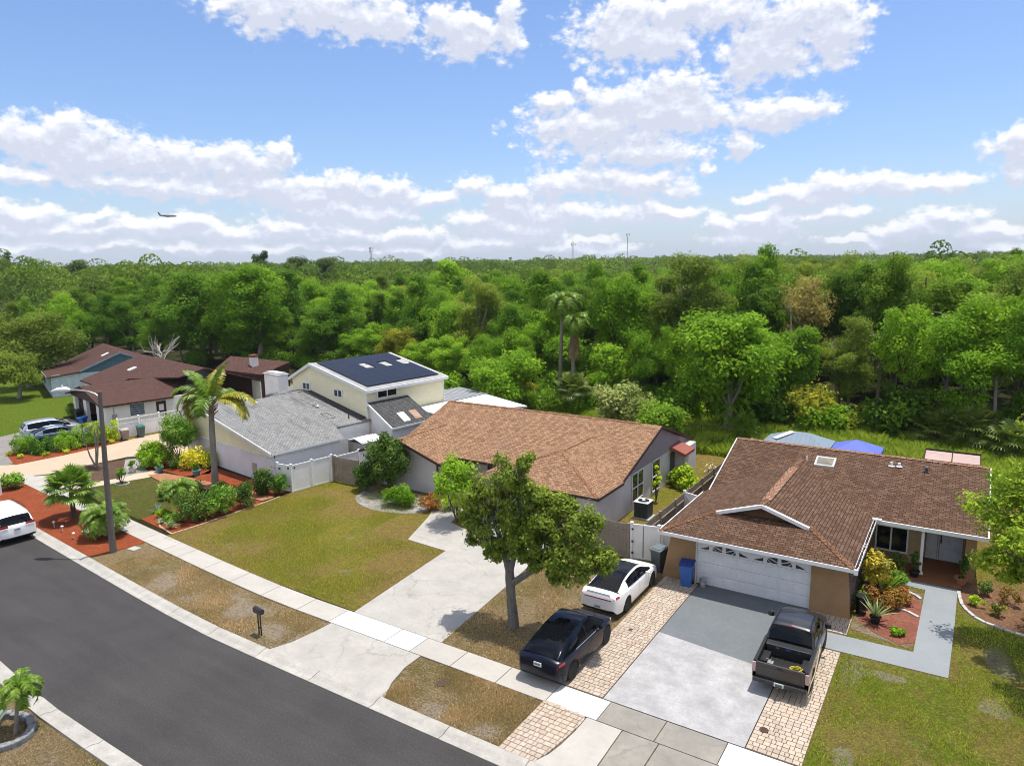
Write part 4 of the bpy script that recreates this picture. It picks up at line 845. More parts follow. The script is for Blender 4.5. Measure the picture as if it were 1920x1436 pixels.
# big white chimney block
mb = MB(); mb.box(-17.6, 9.9, 0, -15.2, 10.9, 5.0); ch = P1('chimney', WHITEW, mb)
mb = MB(); mb.box(-17.7, 9.8, 5.0, -15.1, 11.0, 5.1); mb.box(-17.5, 10.0, 5.1, -15.3, 10.8, 5.22); P1('chimney_cap', plain('cap_grey', (.55, .56, .58), .6), mb, parent=ch)
mb = MB(); mb.box(-17.4, 11.0, 0, -12.6, 14.0, 2.9); P1('rear_wall', CREAM, mb)
# covered patio roofs behind
mb = MB(); mb.slab([(-1.9, 18.2, 2.75), (2.4, 18.6, 2.6), (4.0, 22.3, 2.55), (-2.0, 23.5, 2.75)], .14); mb.slab([(-1.9, 14.5, 2.9), (.9, 14.6, 2.7), (1.0, 18.3, 2.7), (-1.9, 18.15, 2.9)], .12); mb.islands('patio_roof', WHITE, H1)
mb = MB()
for i in range(12): mb.slab([(-6+.0, 18.6+i*.45, 2.95), (-2.02, 18.6+i*.45, 2.80), (-2.02, 18.98+i*.45, 2.80), (-6, 18.98+i*.45, 2.95)], .08)
P1('patio_roof', plain('corrugated_grey', (.36, .37, .39), .5, .3), mb)
mb = MB()
for x, y in ((3.7, 22), (2.2, 18.8), (.8, 14.8), (-1.7, 23)): mb.box(x-.05, y-.05, 0, x+.05, y+.05, 2.55)
mb.islands('patio_post', WHITE, H1)
mb = MB(); mb.box(-.9, 6.9, 0, .9, 8.7, 1.75); P1('shed_wall', plain('shed_tan', (.50, .47, .42), .7), mb)
mb = MB(); mb.slab([(-1.0, 6.8, 1.86), (0, 6.8, 2.1), (0, 8.8, 2.1), (-1.0, 8.8, 1.86)], .06); mb.slab([(0, 6.8, 2.1), (1.0, 6.8, 1.86), (1.0, 8.8, 1.86), (0, 8.8, 2.1)], .06); P1('shed_roof', WHITE, mb)

# ---- far left house: maroon roof, double carport-style garage
H0 = thing('maroon_roof_house', 'white and brown house with maroon shingle roof and open front garage bays', 'house', (-66.07, 33.03, 0), -rad(11))
def P0(n, mats, mb, **k): return mb.build(n, mats, parent=k.pop('parent', H0), **k)
mb = MB(); g0 = 3.78
mb.slab([(-5.6, -.1, g0), (0, -.1, 2.5), (0, 6.3, 2.5), (-5.6, 10.5, g0)], .14)
mb.slab([(-11.2, 0, 2.5), (-5.6, -.1, g0+.002), (-5.6, 10.5, g0+.002), (-11.2, 6, 2.5)], .14)
s0 = .333
mb.slab([(-18.2, 3.2, 2.62), (-8, 3.2, 2.62), (0, 3.2+2.5, 3.45), (0, 9.9, 2.62+s0*6.7), (-18.2, 9.9, 2.62+s0*6.7)] and [(-18.2, 3.2, 2.62), (-9.5, 3.2, 2.62), (-9.5, 9.9, 2.62+s0*6.7), (-18.2, 9.9, 2.62+s0*6.7)], .14)
mb.slab([(-9.5, 5.5, 2.62+s0*2.3), (-1.5, 7.6, 2.62+s0*4.4), (-.5, 9.9, 2.62+s0*6.7), (-9.5, 9.9, 2.62+s0*6.7)], .14)
mb.slab([(-18.2, 9.9, 2.62+s0*6.7), (-.5, 9.9, 2.62+s0*6.7), (-.5, 16, 2.8), (-18.2, 16, 2.8)], .14)
mb.slab([(-8.5, 16.2, 4.75), (-5.5, 13.0, 3.9), (-1.6, 16.3, 3.25), (-2.8, 20.5, 4.1)], .14)
roof0 = P0('roof', ROOF0, mb)
mb = MB(); side_edge(mb, (-5.6, -.14, g0), (.03, -.14, 2.5), .06, .2); side_edge(mb, (-5.6, -.14, g0), (-11.22, -.04, 2.5), .06, .2); mb.box(0, -.1, 2.34, .05, 6.3, 2.5); mb.islands('fascia', DKBROWN, H0)
mb = MB(); mb.extr([(-10.9, .35, 2.25), (-.35, .35, 2.25), (-.35, .35, 2.4), (-5.6, .35, g0-.15), (-10.9, .35, 2.4)], (0, .08, 0)); P0('gable_siding', lapped('brown_boards', (.10, .062, .052), .2, .1, vertical=True), mb)
mb = MB()
for (a, b) in ((-10.7, -10.0), (-7.3, -6.4), (-.95, -.45)): mb.box(a, .45, 0, b, .75, 2.25)
mb.box(-.6, .75, 0, -.45, 11.5, 2.45); mb.box(-10.7, .75, 0, -10.5, 8, 2.4); mb.box(-3.4, .46, 0, -.95, .6, 2.25)
mb.islands('wall', WHITEW, H0)
mb = MB(); mb.box(-10.0, .9, 0, -7.3, .96, 2.25); P0('garage_door', lapped('brown_door', (.10, .062, .052), .2, .1, vertical=True), mb)
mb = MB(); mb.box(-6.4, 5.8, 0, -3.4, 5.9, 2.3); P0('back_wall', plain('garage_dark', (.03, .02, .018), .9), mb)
mb = MB(); mb.box(-.45, 2.5, 1.15, -.43, 3.75, 2.2); w = P0('window', plain('louvre_glass', (.10, .13, .16), .3), mb)
mb = MB()
for k in range(5): mb.box(-.43, 2.5, 1.15+k*.21, -.39, 3.75, 1.20+k*.21)
P0('louvre', plain('louvre_slat', (.42, .48, .53), .4), mb, parent=w)
mb = MB(); mb.box(-.45, 4.85, .1, -.41, 5.75, 2.15); d = P0('side_door', DKBROWN, mb)
mb = MB(); mb.box(-.41, 5.08, 1.25, -.40, 5.52, 1.85); mb.box(-.41, 5.1, .4, -.40, 5.5, .9); P0('door_panel', WHITE, mb, parent=d)
mb = MB(); mb.box(-.45, .9, .9, -.32, 1.3, 1.5); mb.box(-.45, 1.05, 1.5, -.4, 1.1, 2.3); P0('meter_box', METAL, mb)
mb = MB(); z = 2.62+s0*(6.98-3.2); mb.slab([(-13.3, 6.6, z-.02), (-12.5, 6.6, z-.02), (-12.5, 7.4, z+.24), (-13.3, 7.4, z+.24)], .1); P0('skylight', WHITE, mb)
mb = MB(); mb.poly([(-5.3, 13.05, 3.7), (-1.7, 16.25, 3.1), (-1.7, 16.25, 0), (-5.3, 13.05, 0)]); mb.poly([(-1.7, 16.25, 3.1), (-2.9, 20.4, 3.9), (-2.9, 20.4, 0), (-1.7, 16.25, 0)]); mb.poly([(-5.3, 13.05, 3.7), (-8.2, 16.2, 4.5), (-8.2, 16.2, 0), (-5.3, 13.05, 0)]); P0('wing_wall', plain('dark_boards', (.05, .032, .028), .9), mb)
mb = MB(); mb.box(-4.7, 16.6, 0, -4.0, 17.3, 4.9); ch = P0('chimney', WHITEW, mb)
mb = MB(); mb.box(-4.75, 16.55, 4.9, -3.95, 17.35, 5.15); P0('chimney_cap', plain('brick_red', (.22, .07, .045), .9), mb, parent=ch)
mb = MB(); mb.box(-18.0, 3.6, 0, -10.7, 3.75, 2.6); mb.box(-18.0, 3.75, 0, -17.85, 15.8, 2.6); mb.box(-17.85, 15.6, 0, -.6, 15.75, 2.7); mb.islands('rear_wall', WHITEW, H0)

# ---- house beyond it with a slate-blue gable
HB = thing('blue_gable_house', 'pale blue house with slate blue gable and brown roof beyond the maroon one', 'house', (-90.0, 39.6, 0), -rad(20))
def PB(n, mats, mb, **k): return mb.build(n, mats, parent=k.pop('parent', HB), **k)
mb = MB(); mb.slab([(.2, 2.9, 2.85), (.2, 7.4, 4.75), (-13, 7.4, 4.75), (-13, 2.9, 2.85)][::-1], .14); mb.slab([(.2, 7.4, 4.75), (.2, 12, 2.85), (-13, 12, 2.85), (-13, 7.4, 4.75)][::-1], .14)
mb.slab([(.3, -.4, 2.45), (.3, 3.0, 2.82), (-13, 3.0, 2.82), (-13, -.4, 2.45)][::-1], .12); PB('roof', ROOF0, mb)
mb = MB(); mb.poly([(0, 3.0, 2.6), (0, 11.8, 2.6), (0, 7.4, 4.6)]); PB('gable_siding', plain('slate_blue', (.10, .17, .23), .8), mb)
mb = MB(); side_edge(mb, (.24, 2.9, 2.85), (.24, 7.4, 4.75), .08, .2); side_edge(mb, (.24, 12, 2.85), (.24, 7.4, 4.75), .08, .2); mb.box(-13, -.45, 2.3, .34, -.4, 2.47); PB('fascia', plain('blue_trim', (.22, .32, .40), .7), mb)
mb = MB(); mb.box(-12.8, 0, 0, 0, .12, 2.45); mb.box(-.12, .12, 0, 0, 11.8, 2.6); mb.box(-12.8, .12, 0, -12.7, 11.7, 2.6); mb.islands('wall', plain('pale_blue_wall', (.58, .66, .76), .8), HB)
mb = MB(); mb.slab([(-3.4, 5.8, 4.16), (-2.6, 5.8, 4.16), (-2.6, 6.6, 4.50), (-3.4, 6.6, 4.50)], .1); PB('skylight', WHITE, mb)

# ---------------------------------------------------------------- vegetation
def mesh_np(name, V, F, tint, mat, parent=None, smooth=False):
    me = bpy.data.meshes.new(name); V = np.asarray(V, np.float32); F = np.asarray(F, np.int32); k = F.shape[1]
    me.vertices.add(len(V)); me.vertices.foreach_set('co', V.ravel())
    me.loops.add(F.size); me.loops.foreach_set('vertex_index', F.ravel())
    me.polygons.add(len(F)); me.polygons.foreach_set('loop_start', np.arange(0, F.size, k, dtype=np.int32)); me.polygons.foreach_set('loop_total', np.full(len(F), k, np.int32))
    at = me.attributes.new('tint', 'FLOAT', 'FACE'); at.data.foreach_set('value', np.asarray(tint, np.float32))
    me.materials.append(mat); me.update(calc_edges=True)
    o = bpy.data.objects.new(name, me); COL.objects.link(o)
    if parent is not None: o.parent = parent
    return o
LEAFGAIN = 2.15
def leafmat(name, dark, mid, light, trans=.45, rand=.36, rough=.6, spec=.1):
    dark, mid, light = [(c[0]*LEAFGAIN*1.04, c[1]*LEAFGAIN*.98, c[2]*LEAFGAIN*.75) for c in (dark, mid, light)]
    """foliage: leaf colour varies from clump to clump and plant to plant"""
    m = NT(name); at = m.n('ShaderNodeAttribute', attribute_name='tint'); oi = m.n('ShaderNodeObjectInfo')
    s = m.n('ShaderNodeMath', operation='ADD'); m.l(at.outputs['Fac'], s.inputs[0]); m.l(m.rng(oi.outputs['Random'], 0, 1, -rand, rand), s.inputs[1])
    col = m.ramp(s.outputs[0], [(0, dark), (.5, mid), (1, light)]); m.base(col); m.set(rough, 0, spec)
    tr = m.n('ShaderNodeBsdfTranslucent'); g = m.mix(.5, col, light); m.l(g, tr.inputs[0])
    mx = m.n('ShaderNodeMixShader'); mx.inputs[0].default_value = trans; m.l(m.b.outputs[0], mx.inputs[1]); m.l(tr.outputs[0], mx.inputs[2]); m.l(mx.outputs[0], m.out.inputs[0])
    return m.m
def bark(name, c, sc=6, dirt=.4):
    m = NT(name); a = m.noise(sc, 6, .7, stretch=(1, 1, .25)); f = m.noise(sc*5, 4, .7)
    col = m.mix(m.rng(a, .35, .65), tuple(x*(1-dirt) for x in c), c); col = m.mix(m.rng(f, .5, .7, 0, .5), col, tuple(x*.4 for x in c)); m.base(col); m.bump(a, .8, .03); return m.set(.95, 0, .1)
def unit(v): return v/np.maximum(np.linalg.norm(v, axis=-1, keepdims=True), 1e-6)
def leaves(rng, cen, rad_, per, size, asp=.55, up=.35, shell=.5, flat=1.0, tvar=.16, ctint=None, droop=0):
    """rhombic leaves spread through clumps; returns V, F, tint"""
    cen = np.asarray(cen, float); K = len(cen); rad_ = np.asarray(rad_, float)
    if rad_.ndim == 1: rad_ = np.stack([rad_, rad_, rad_*flat], 1)
    n = K*per; ci = np.repeat(np.arange(K), per)
    d = unit(rng.normal(size=(n, 3))); r = shell+(1-shell)*rng.random((n, 1))**.6
    p = cen[ci]+d*rad_[ci]*r*(1+.18*rng.normal(size=(n, 1)))
    nrm = unit(d*.75+rng.normal(size=(n, 3))*.55+np.array([0, 0, up]))
    a = unit(np.cross(nrm, rng.normal(size=(n, 3)))); a[:, 2] -= droop; a = unit(a); b = unit(np.cross(nrm, a))
    s = size*(.6+.8*rng.random((n, 1)))
    V = np.stack([p-a*s*.5, p+b*s*asp*.5+nrm*s*.06, p+a*s*.5, p-b*s*asp*.5+nrm*s*.06], 1).reshape(-1, 3)
    F = np.arange(n*4).reshape(-1, 4)
    ct = rng.random(K) if ctint is None else np.asarray(ctint)
    t = np.clip(.5+(ct[ci]-.5)*.7+rng.normal(size=n)*tvar, 0, 1)
    return V, F, t
def joinleaves(parts):
    V, F, T, o = [], [], [], 0
    for v, f, t in parts: V.append(v); F.append(f+o); T.append(t); o += len(v)
    return np.concatenate(V), np.concatenate(F), np.concatenate(T)
def limb_paths(rng, base, targets, fork, r0, wob=.25):
    out = []
    for t in targets:
        t = np.array(t, float); f = np.array(fork, float); mid = f*.45+t*.55+rng.normal(size=3)*wob*np.array([1, 1, .4]); mid[2] += .1*np.linalg.norm(t-f)
        out.append(([tuple(f), tuple((f+mid)/2+rng.normal(size=3)*wob*.3), tuple(mid), tuple(t)], [r0, r0*.8, r0*.5, r0*.15]))
    return out
L_BRIGHT = leafmat('leaf_bright', (.042, .10, .008), (.085, .175, .014), (.15, .25, .022))
L_MID = leafmat('leaf_mid', (.028, .075, .008), (.06, .13, .012), (.11, .19, .02))
L_DARK = leafmat('leaf_dark', (.022, .055, .007), (.044, .095, .010), (.085, .145, .016))
L_OAK = leafmat('leaf_oak', (.040, .070, .014), (.082, .128, .022), (.145, .19, .034), .45)
L_OLIVE = leafmat('leaf_olive', (.07, .09, .015), (.13, .16, .02), (.22, .22, .03))
L_DRY = leafmat('leaf_dry', (.09, .075, .035), (.16, .14, .05), (.21, .20, .07))
BARK_G = bark('bark_grey', (.30, .27, .235)); BARK_D = bark('bark_dark', (.12, .095, .07)); BARK_W = bark('bark_bleached', (.55, .52, .47))
def crown_centres(rng, n, R, H, z0, pinch=.25, lump=.28, dense=False):
    """clump centres through an uneven dome of radius R between z0 and z0+H"""
    P = []
    dirs = unit(rng.normal(size=(7, 3)))*1.0; amp = rng.uniform(-lump, lump, 7)
    # boughs first, then clumps gathered round each bough end
    nb = max(4, n//6); bo = [unit(rng.normal(size=3))*(rng.random()**.5)*.82 for _ in range(nb)]
    while len(P) < n:
        q0 = (unit(rng.normal(size=3))*rng.random()**.38) if dense else bo[rng.integers(nb)]+rng.normal(size=3)*np.array([.17, .17, .15]); r = float(np.linalg.norm(q0)); d = q0/max(r, 1e-6); r = min(r, 1.12)
        k = 1+sum(a*max(0, float(d@q))**2 for a, q in zip(amp, dirs))
        p = d*r*k; z = z0+H*.5+p[2]*H*.5; w = R*(1-pinch*max(0, p[2]))
        P.append((p[0]*w, p[1]*w, z))
    return np.array(P)
def make_tree(name, label, cat, seed, R, H, z0, ncl, per, size, cr, lm, bm, tr=.22, group=None, fork=.45, nl=9, flat=.62, droop=0, lean=.3, tvar=.16, up=.8, asp=.55):
    rng = np.random.default_rng(seed); root = thing(name, label, cat, group=group)
    C_ = crown_centres(rng, ncl, R, H, z0); rr = cr*rng.uniform(.65, 1.3, ncl)
    V, F, T = leaves(rng, C_, rr, per, size, flat=flat, droop=droop, tvar=tvar, up=up, asp=asp)
    f2 = leaves(rng, C_*np.array([.55, .55, .96]), rr*1.1, max(8, per//5), size*1.5, flat=flat)    # inner leaves
    V, F, T = joinleaves([(V, F, T), f2]); mesh_np('crown', V, F, T, lm, root)
    mb = MB(); fz = z0+H*.12; lx, ly = rng.normal(size=2)*lean
    mb.tube([(0, 0, -.1), (lx*.3, ly*.3, fz*.4), (lx*.8, ly*.8, fz*.8), (lx, ly, fz+H*.25), (lx*1.2, ly*1.2, z0+H*.75)], [tr*1.35, tr, tr*.85, tr*.6, tr*.2], 8)
    for pth, r in limb_paths(rng, None, C_[rng.choice(ncl, nl)], (lx*.9, ly*.9, fz), tr*.45): mb.tube(pth, r, 5)
    mb.build('trunk', bm, root, smooth=True); return root
# -------- forest
FOR_G = 'trees of the wood behind the houses'
PROTO = []
def proto(kind, **k): PROTO.append((kind, make_tree('forest_tree', 'x', 'tree', group=FOR_G, **k)))
proto('bright green leafy', seed=1, R=3.9, H=9.6, z0=2.2, ncl=74, per=320, size=.25, cr=1.15, lm=L_BRIGHT, bm=BARK_D)
proto('bright green leafy', seed=2, R=3.3, H=10.6, z0=1.8, ncl=74, per=320, size=.25, cr=1.1, lm=L_BRIGHT, bm=BARK_G)
proto('mid green leafy', seed=3, R=3.7, H=10.2, z0=2.0, ncl=76, per=320, size=.24, cr=1.1, lm=L_MID, bm=BARK_D)
proto('mid green leafy', seed=4, R=4.2, H=9.4, z0=2.4, ncl=60, per=330, size=.24, cr=1.2, lm=L_MID, bm=BARK_G)
proto('grey green fine-leaved', seed=5, R=4.2, H=9.4, z0=3.2, ncl=66, per=330, size=.20, cr=1.0, lm=L_OAK, bm=BARK_G, droop=.5)
proto('grey green fine-leaved', seed=6, R=3.4, H=10.4, z0=3.0, ncl=62, per=330, size=.20, cr=.95, lm=L_OAK, bm=BARK_G, droop=.5)
proto('dark green dense', seed=7, R=3.2, H=10.8, z0=1.6, ncl=60, per=330, size=.23, cr=1.05, lm=L_DARK, bm=BARK_D)
proto('yellow green leafy', seed=8, R=3.4, H=8.8, z0=2.2, ncl=52, per=300, size=.24, cr=1.05, lm=L_OLIVE, bm=BARK_D)
proto('thin brownish', seed=9, R=3.0, H=7.5, z0=4.5, ncl=42, per=120, size=.22, cr=.9, lm=L_DRY, bm=BARK_G, nl=22, tr=.2)
proto('tall slender dark', seed=10, R=2.2, H=12.4, z0=2.2, ncl=50, per=300, size=.21, cr=.85, lm=L_DARK, bm=BARK_D)
FRONT = [(-260, 62), (-170, 58), (-135, 57), (-112, 60), (-100, 65), (-84, 70), (-72, 70), (-60, 64), (-42, 60), (-30, 61), (-21, 63), (-14, 66.5), (-4, 67), (3, 65), (10, 62), (25, 60), (60, 60)]
def front_y(x):
    for (a, ya), (b, yb) in zip(FRONT[:-1], FRONT[1:]):
        if a <= x <= b: return ya+(yb-ya)*(x-a)/(b-a)
    return 60
rngF = random.Random(11); spots = []
def inwedge(x, y, m=0): az = math.degrees(math.atan2(x, y)); return -71-m < az < 5.5+m
# front row first, then the wood behind
x = -150
while x < 16:
    spots.append((x, front_y(x)+rngF.uniform(0, 2.5), 0)); x += rngF.uniform(3.6, 5.6)
tries = 0
while tries < 60000:
    tries += 1
    d = math.sqrt(rngF.uniform(58**2, 165**2)); az = rad(rngF.uniform(-71, 5.5)); x, y = d*math.sin(az), d*math.cos(az)
    if y < front_y(x)+3.5: continue
    md = (4.3 if math.degrees(az) > -24 else 4.7) if d < 105 else 5.6
    if all((x-a)**2+(y-b)**2 > md*md for a, b, _ in spots): spots.append((x, y, 1))
def blocks_palms(x, y): return abs(math.degrees(math.atan2(x, y))+28.3) < 2.6 and math.hypot(x, y) < 79
spots = [s for s in spots if inwedge(s[0], s[1]) and not blocks_palms(s[0], s[1])]
spots.sort(key=lambda s: s[0]**2+s[1]**2); N_IND = 285
near, rest = spots[:N_IND], spots[N_IND:]
LMK = [(-66, 'over the left oak'), (-61, 'over the blue gable'), (-57, 'over the maroon roof'), (-53, 'over the golden palm'), (-49, 'over the white chimney'), (-45, 'over the two small windows'), (-41, 'over the solar panels'), (-37, 'over the tan ridge start'), (-33, 'over the tan ridge middle'), (-29, 'over the tall palms'), (-25, 'over the tan ridge end'), (-21, 'over the red awning'), (-17, 'over the brown ridge start'), (-13, 'over the metal gazebo'), (-9, 'over the blue canopy'), (-5, 'over the brown ridge'), (-1, 'over the pink pergola roof'), (90, 'over the oak')]
def landmark(az): return next(n for a, n in LMK if az < a)
ORD = ['first', 'second', 'third', 'fourth', 'fifth', 'sixth', 'seventh', 'eighth', 'ninth', 'tenth']
def ordinal_labels(objs):
    by = {}
    for o in objs: by.setdefault(o['label'], []).append(o)
    for lb, os_ in by.items():
        if len(os_) < 2: continue
        os_.sort(key=lambda o: math.atan2(o.location.x, o.location.y)); n = len(os_)
        for i, o in enumerate(os_):
            o['label'] = (['left', 'right'][i] + ' of two: ' if n == 2 else ['leftmost', 'middle', 'rightmost'][i] + ' of three: ' if n == 3 else ORD[min(i, 9)] + ' from left: ') + lb
used = {}; FT = []
for i, (x, y, row) in enumerate(near):
    az = math.degrees(math.atan2(x, y)); d = math.hypot(x, y)
    # which kinds grow where, as the photo shows
    if az > -16: w = [2, 3, 4, 2, 6, 7, 4, 2, 1, 3]
    elif az > -36: w = [6, 6, 5, 4, 2, 3, 3, 2, 1, 1]
    elif az > -56: w = [8, 8, 4, 3, 1, 1, 2, 3, .6, .6]
    else: w = [2, 2, 5, 4, 4, 2, 4, .6, 0, 1]
    if row == 0: w[0] += 5; w[3] += 3; w[8] = 0; w[4] *= .4; w[5] *= .5
    k = rngF.choices(range(len(PROTO)), w)[0]; kind, pr_ = PROTO[k]
    h = rngF.uniform(.80, 1.06)
    if az > -22: h *= 1.11+.010*min(22, az+22)/2
    elif az > -30: h *= 1.06
    elif az < -50: h *= 1.12 if d < 135 else 1.0
    else: h *= 1.0
    if row == 0: h *= rngF.uniform(.62, .9) if az < -18 else rngF.uniform(.72, 1.0)
    side = landmark(az)
    depth = 'in front row' if row == 0 else 'behind front row' if d < 85 else 'mid wood' if d < 108 else 'deep inside' if d < 130 else 'far back'
    lab = f'{kind} tree {depth} {side}'
    wd = .84 if az > -24 else 1; sc = (h*wd*rngF.uniform(.88, 1.15), h*wd*rngF.uniform(.88, 1.15), h*rngF.uniform(.95, 1.08))
    if k not in used:
        used[k] = 1; pr_.location = (x, y, -.1); pr_.rotation_euler = (0, 0, rngF.uniform(0, 6.28)); pr_['label'] = lab; PROTO_SC = sc
        pr_['_s'] = 1; pr_.scale = sc; FT.append(pr_)
    else: FT.append(dup(pr_, (x, y, -.1), rngF.uniform(0, 6.28), sc, label=lab, group=FOR_G))
ordinal_labels(FT)
for k, (kind, p) in enumerate(PROTO):
    if k not in used:
        for c in list(p.children): bpy.data.objects.remove(c)
        bpy.data.objects.remove(p)
    elif '_s' in p: del p['_s']
# -------- distant wood: one mass to the horizon
def far_wood():
    rng = np.random.default_rng(77); parts = []
    def ring(P, n, size, Rm, seed, hb=(9.5, 13.8)):
        K = len(P); h = rng.uniform(hb[0], hb[1], K)+(0 if seed == 1 else 1)*(rng.random(K) < .07)*rng.uniform(1.5, 4.0, K)+1.2*np.sin(P[:, 0]*.021)+1.0*np.sin(P[:, 1]*.013+1); R = Rm*rng.uniform(.8, 1.25, K)
        ci = np.repeat(np.arange(K), n); m = len(ci); d = unit(rng.normal(size=(m, 3))); d[:, 2] = np.abs(d[:, 2])*1.0-.35
        # three lobes a crown so that outlines stay uneven
        lob = rng.normal(size=(K, 4, 3))*np.array([.45, .45, .22]); li = rng.integers(0, 4, m); lo = lob[ci, li]
        p = np.stack([P[ci, 0]+(lo[:, 0]+d[:, 0]*.62)*R[ci], P[ci, 1]+(lo[:, 1]+d[:, 1]*.62)*R[ci], h[ci]-3.4+(lo[:, 2]*1.4+d[:, 2]*.75)*4.6], 1)
        nrm = unit(d*.9+rng.normal(size=(m, 3))*.5+np.array([0, 0, .25])); a = unit(np.cross(nrm, rng.normal(size=(m, 3)))); b = np.cross(nrm, a)
        s = size*(.6+.8*rng.random((m, 1)))
        V = np.stack([p-a*s*.5, p+b*s*.35, p+a*s*.5, p-b*s*.35], 1).reshape(-1, 3)
        t = np.clip(rng.random(K)[ci]*.7+rng.normal(size=m)*.08+.1, 0, 1); parts.append((V, np.arange(m*4).reshape(-1, 4), t))
    def scatter(d0, d1, cell):
        area = .5*rad(80)*(d1*d1-d0*d0); k = int(area/cell**2); d = np.sqrt(rng.uniform(d0*d0, d1*d1, k)); a = np.radians(rng.uniform(-73, 7, k)); return np.stack([d*np.sin(a), d*np.cos(a)], 1)
    if rest: ring(np.array([(a, b) for a, b, _ in rest]), 1100, .42, 4.0, 1)
    P = scatter(165, 340, 6.9); P = P[P[:, 1] > 70]; ring(P, 700, .54, 4.6, 2)
    P = scatter(340, 900, 9.5); ring(P[P[:, 1] > 100], 130, 1.4, 6.0, 3)
    P = scatter(900, 3200, 20); ring(P, 16, 6.5, 14, 4, (9.5, 14.5))
    V, F, T = joinleaves(parts); o = mesh_np('distant_woods', V, F, T, leafmat('leaf_far', (.026, .056, .012), (.055, .10, .014), (.10, .145, .022), .25, 0)); struct(o, 'stuff')
far_wood()
# -------- shrubs
def shrub(name, label, cat, loc, R, H, lm, seed, size=.12, per=90, ncl=26, group=None, stem=True, cr=None, z0=.05, flat=.9, boxy=False, rz=0):
    rng = np.random.default_rng(seed); root = thing(name, label, cat, loc, rz, group)
    cr = cr or min(min(R) if isinstance(R, tuple) else R, H)*.38
    if boxy: C_ = np.stack([rng.uniform(-R[0], R[0], ncl), rng.uniform(-R[1], R[1], ncl), rng.uniform(z0+cr*.5, H-cr*.7, ncl)], 1)
    else:
        C_ = crown_centres(rng, ncl, 1, H-cr, z0+cr*.3, pinch=.2, lump=.12, dense=True); Rx, Ry = R if isinstance(R, tuple) else (R, R); C_[:, 0] *= Rx-cr*.6; C_[:, 1] *= Ry-cr*.6
    V, F, T = leaves(rng, C_, cr*rng.uniform(.75, 1.25, ncl), per, size, flat=flat); mesh_np('foliage', V, F, T, lm, root)
    if stem:
        mb = MB()
        for pth, r in limb_paths(rng, None, C_[rng.choice(ncl, 6)], (0, 0, 0), .03 if H < 2 else .05, .08): mb.tube(pth, r, 5)
        mb.build('stem', BARK_D, root)
    return root
L_SHRUB = leafmat('leaf_shrub', (.025, .07, .010), (.055, .13, .018), (.11, .20, .03), .25)
L_LIME = leafmat('leaf_lime', (.09, .15, .010), (.17, .26, .018), (.28, .36, .03), .35)
L_CROTON = leafmat('leaf_croton', (.04, .06, .02), (.13, .14, .03), (.30, .26, .04), .25)
L_RED = leafmat('leaf_reddish', (.05, .045, .012), (.11, .08, .02), (.20, .09, .03), .2)
L_DKSH = leafmat('leaf_darkshrub', (.018, .042, .010), (.038, .075, .016), (.075, .12, .025), .2)
# wood-edge undergrowth, plants one can still tell apart
EDGE_G = 'bushes along the foot of the wood'
ps = [shrub('edge_bush', 'x', 'bush', (0, 0, 0), 1.9, 2.6, m_, 300+i, size=.26, per=150, ncl=24, group=EDGE_G, stem=False) for i, m_ in enumerate((L_BRIGHT, L_MID, L_DARK, L_OLIVE))]
kn = ['bright green', 'mid green', 'dark green', 'yellowish']; usedb = set(); BT = []; x = -100; n_ = 0
while x < 16:
    k = rngF.choices(range(4), [5, 5, 4, 1])[0]; y = front_y(x)+rngF.choice((-1.4, -.6, .8, 2.6, 4.6))+rngF.uniform(-.6, .6); s = rngF.uniform(.7, 1.3)*(1.25 if x > -24 else 1)
    az = math.degrees(math.atan2(x, y)); side = landmark(az)
    lab = f'{kn[k]} bush at wood foot {side}'
    if k in usedb: BT.append(dup(ps[k], (x, y, 0), rngF.uniform(0, 6), (s, s, s*rngF.uniform(.8, 1.2)), lab, EDGE_G))
    else: usedb.add(k); BT.append(ps[k]); ps[k].location = (x, y, 0); ps[k]['label'] = lab
    x += rngF.uniform(1.9, 3.4) if x > 15 or n_ > 200 else rngF.uniform(1.2, 2.3); n_ += 1
ordinal_labels(BT)
# tall meadow grass behind the right house (countless blades)
def blades(name, poly_fn, n, h, mat, seed, w=.03, z=0, patch=.5, xr=(0, 1), yr=(0, 1)):
    rng = np.random.default_rng(seed); P = np.stack([rng.uniform(*xr, n*2), rng.uniform(*yr, n*2)], 1); k = np.array([poly_fn(a, b) for a, b in P]); P = P[k][:n]; n = len(P)
    c = np.sin(P[:, 0]*1.7+np.sin(P[:, 1]*1.3)*1.5)*.5+np.sin(P[:, 1]*2.1+P[:, 0]*.6)*.5
    H_ = h*(.55+.5*rng.random(n)+.3*c); H_ = np.maximum(H_, h*.2); a = rng.uniform(0, 6.28, n); dx, dy = np.cos(a)*w, np.sin(a)*w; l = rng.normal(size=(n, 2))*H_[:, None]*.35
    b = np.stack([P[:, 0], P[:, 1], np.full(n, z)], 1); V = np.stack([b-np.stack([dx, dy, 0*dx], 1), b+np.stack([dx, dy, 0*dx], 1), b+np.stack([l[:, 0]*.4+dx*.6, l[:, 1]*.4+dy*.6, H_*.65], 1), b+np.stack([l[:, 0], l[:, 1], H_], 1)], 1).reshape(-1, 3)
    return struct(mesh_np(name, V, np.arange(n*4).reshape(-1, 4), np.clip(.5+.25*c+rng.normal(size=n)*.15, 0, 1), mat), 'stuff')
L_MEADOW = leafmat('blade_meadow', (.07, .13, .012), (.13, .22, .018), (.24, .27, .06), .4, 0)
blades('meadow_grass', lambda x, y: 53 < y < front_y(x)+.5 and inwedge(x, y, 4) and (x > -22 or y > 58), 60000, .85, L_MEADOW, 5, .055, xr=(-34, 12), yr=(53, 70))
L_TURF = leafmat('blade_turf', (.09, .13, .015), (.15, .19, .025), (.24, .20, .06), .3, 0)
